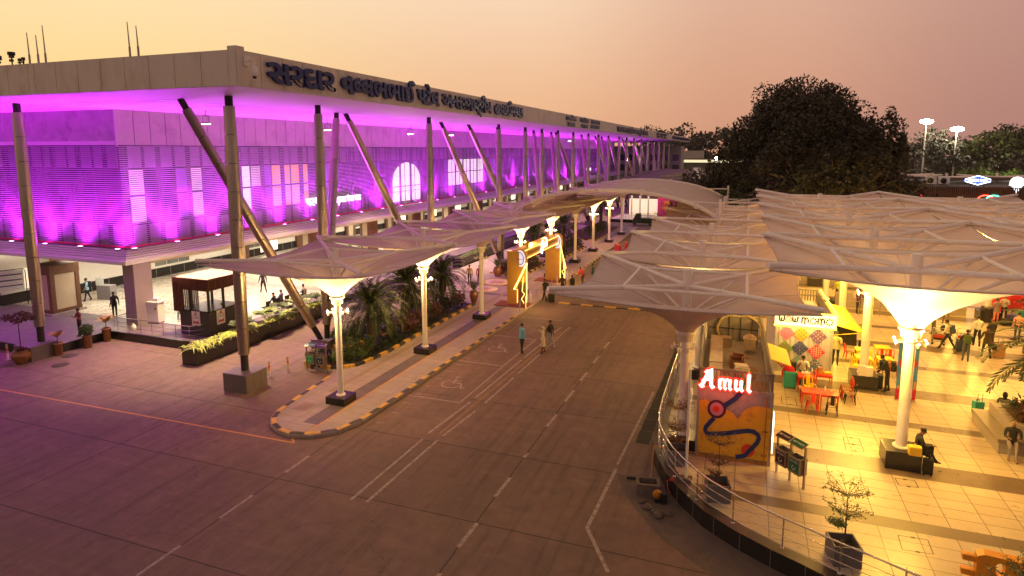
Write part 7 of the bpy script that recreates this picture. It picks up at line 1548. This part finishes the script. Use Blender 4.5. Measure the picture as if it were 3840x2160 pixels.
# floodlight masts and lamps
for i,(x,y,zt) in enumerate(((44,200,19.3),(51.1,200,17.2))):
    t = thing('light_mast', ['taller left','shorter right'][i]+' floodlight mast shining above the trees', 'mast', (x,y,0)); b = MB(); b.tube((0,0,0),(0,0,zt),.28,.12,10); b.build('pole', STEELW, t); b = MB(); b.box(-1.0,1.0,-.2,.2,zt-.3,zt-.1); b.build('head_frame', DSTEEL, t); b = MB()
    for k in range(4): b.ball((-.8+.53*k,-.25,zt),(.75,.4,.7-.12*abs(k-1.5)),10,6)
    b.build('lamp_head', glow('mast lamp', (1,.93,.72), 90), t); lamp('POINT', 'mast_light', (0,-1.2,zt), 2500, (1,.9,.65), t, shadow_soft_size=.5)
for (x,y,z,lab,r_) in ((-5.0,110,10.38,'bright street lamp at the left side of the big tree',.3),(-27,151.8,9.6,'bright white lamp among the far terminal columns',.35)):
    t = thing('street_lamp', lab, 'lamp', (x,y,0)); b = MB(); b.tube((0,.15,0),(0,.15,z),.1,.06); b.build('pole', DSTEEL, t); b = MB(); b.ball((0,-.1,z),(r_,.2,r_),10,6); b.build('lamp_head', MATS['mast lamp'], t)
# ================================================================== TREES
def tree(lab, loc, crown, nclump, nleaf, size, leaf, th, tr, name='tree', group=None, clump=.28, depth=3, vis=0):
    """trunk with limbs; crown of leaf clumps spread over an uneven dome. crown=(rx,ry,z0,z1)"""
    t = thing(name, lab, 'tree', loc, 0, group); rx_, ry_, z0, z1 = crown; b = MB(); tips = []
    b.path([(0,0,0),(tr*.3,0,th*.5),(0,tr*.2,th)],[tr*1.25,tr,tr*.8],10)
    for k in range(5): a = k*1.257; limbs(b, (0,0,th*.9), (math.cos(a)*.8,math.sin(a)*.8,1.1), (z1-th)*.33, tr*.5, depth, tips)
    b.build('trunk', BARK, t)
    cs = []
    for i in range(nclump):
        u = RNG.random()*2*math.pi; v = RNG.random(); zz = v**.8; rr = math.sqrt(max(.04,1-(zz*.98)**2.2))*(.56+.48*RNG.random()**.6)
        lump = 1+.10*math.sin(3*u+loc[0])+.07*math.sin(5*u+loc[1]+4*zz)
        cs.append((rx_*rr*lump*math.cos(u), ry_*rr*lump*math.sin(u), z0+(z1-z0)*zz*(.97+.05*RNG.normal())))
    c = MB(); P = []
    for q in cs: s_ = clump*(.6+.7*RNG.random()); P.append(blob(nleaf, q, (rx_*s_,ry_*s_,(z1-z0)*s_*.62), .25))
    c.quads(leafquads(np.concatenate(P), size, .1, 1.6)); c.build('crown', leaf, t); return t
tree('huge dark spreading tree rising behind the plaza canopies', (5.3,72,0), (8.6,8.0,3.0,17.6), 330, 300, .28, LEAF[6], 4.5, .55, 'large_tree', clump=.155, depth=3)
o = tree('upright leafy side tree at the right shoulder of the huge tree', (12.2,70.5,0), (2.7,2.6,4.5,14.6), 48, 150, .27, LEAF[6], 4, .2, clump=.20); o = tree('slender pale-leaved sapling at the left foot of the huge tree', (-3.0,69.5,0), (1.5,1.5,5.0,11.6), 20, 90, .26, LEAF[6], 3, .1, clump=.24)
tree('dark bushy tree spilling right of the huge tree over the roofs', (13.8,74.5,0), (4.2,4.0,2.5,9.0), 60, 130, .32, LEAF[6], 2.5, .2, clump=.24); tree('yellow-lit leafy bush under the left side of the huge tree', (-1.5,66.8,0), (2.8,2.4,1.2,7.4), 46, 120, .26, LEAF[1], 1.2, .12, clump=.26); tree('dark bush at the far left foot of the huge tree', (-5.2,73,0), (3.2,3,1.5,8.6), 46, 120, .30, LEAF[6], 1.5, .15, clump=.26)
bgs = [(47,205,9,15.5,0),(57,232,10,14,0),(64,214,11,16.0,2),(75,224,13,18.8,1),(88,232,14,20.5,1),(98,212,13,17.5,2),(84,198,11,14,2),(70,196,9,12.5,2),(108,236,15,20.5,1),(37,240,9,14.6,0),(118,200,12,16,1),(62,188,6,10,0)]
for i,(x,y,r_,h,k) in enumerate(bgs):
    tree(['hazy grey-green round tree right beside the huge tree','low hazy tree behind the left floodlight mast','pale green broad tree between the masts','tall dark dome tree behind the right mast','tallest dark dome tree at the right','light green broad tree at the far right','light green low tree before the tall dome','small light green tree at the right mast','dark dome tree at the right picture edge','hazy tree peeping between huge tree and masts','dark tree cut by the right picture edge','small dark tree in front of the masts'][i], (x,y,0), (r_,r_*.9,2.5,h), 46, 80, .95, mat('bg leaf %d' % k, ((.10,.092,.07),(.055,.06,.022),(.10,.115,.035))[k], .7, var=.4, scale=.25), 2.5, .4, 'background_tree', clump=.27, depth=1)  # bg leaf 0: distance haze put into a paler leaf colour
for i,(x,y,r_,h) in enumerate(((45,150,3.2,9.0),(48.5,150,2.6,8.6),(41,152,2.5,8.2),(51,152,3.5,8.2),(56,152,3.5,8.0))): shrub('hedge_bush', ['bright green bush lit below the left mast','bright green bush lit below the right mast','bright green bush left of the lit ones','dark bush right of the lit ones','dark bush at the right of the row'][i], (x,y,2.5), (r_,r_*.7,(h-3)*.62), 900, .5, LEAF[2] if i < 3 else LEAF[0], cat='bush'); lamp('POINT','bush_lamp',(46,145,7),700,(.9,1,.5),None,shadow_soft_size=.4) if i == 0 else None
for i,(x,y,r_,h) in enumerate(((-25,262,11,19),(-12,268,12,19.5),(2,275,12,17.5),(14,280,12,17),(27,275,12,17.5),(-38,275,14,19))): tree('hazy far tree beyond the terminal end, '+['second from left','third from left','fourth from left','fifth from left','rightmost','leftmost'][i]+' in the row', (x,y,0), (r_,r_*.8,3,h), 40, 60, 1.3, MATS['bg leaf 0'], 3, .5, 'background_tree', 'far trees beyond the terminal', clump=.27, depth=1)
# plaza palm and planting in the stone planter
t = palm('feathery palm arching over the stone planter at the right', (11.9,29.2,1.5), 2.5, 34, 3.2, LEAF[0], .12, name='plaza_palm', lw=.11)
for i,(x,y,lf) in enumerate(((10.5,28.4,4),(11.2,28.3,0),(12.0,28.5,1),(10.6,29.3,0),(11.6,29.4,4),(12.2,29.4,0))):
    t = thing('croton_plant', ['bronze croton at the front left corner of the stone planter','dark croton at the front of the stone planter','green croton at the front right of the stone planter','dark croton at the rear left of the stone planter','bronze croton at the rear of the stone planter','dark croton at the rear right of the stone planter'][i], 'plant', (x,y,1.53)); b = MB(); b.quads(blades(150,(0,0,0),1.05,.045,.5,1.0)); b.quads(leafquads(blob(160,(0,0,.35),(.45,.45,.35),.2),.22,.8,4)); b.build('leaves', LEAF[lf], t); b = MB(); b.tube((0,0,-.05),(0,0,.5),.02); b.build('stem', BARK, t)
# ================================================================== dusk haze
hz = MB(); hz.box(-420,330,-60,500,-1.5,32)
HM = bpy.data.materials.new('haze'); HM.use_nodes = True; hn = HM.node_tree.nodes; hn.remove(hn['Principled BSDF']); pv = hn.new('ShaderNodeVolumePrincipled'); pv.inputs['Color'].default_value = (.95,.82,.76,1); pv.inputs['Density'].default_value = .00013; pv.inputs['Anisotropy'].default_value = .2
HM.node_tree.links.new(pv.outputs[0], hn['Material Output'].inputs['Volume'])
tag(hz.build('haze', HM), kind='stuff')
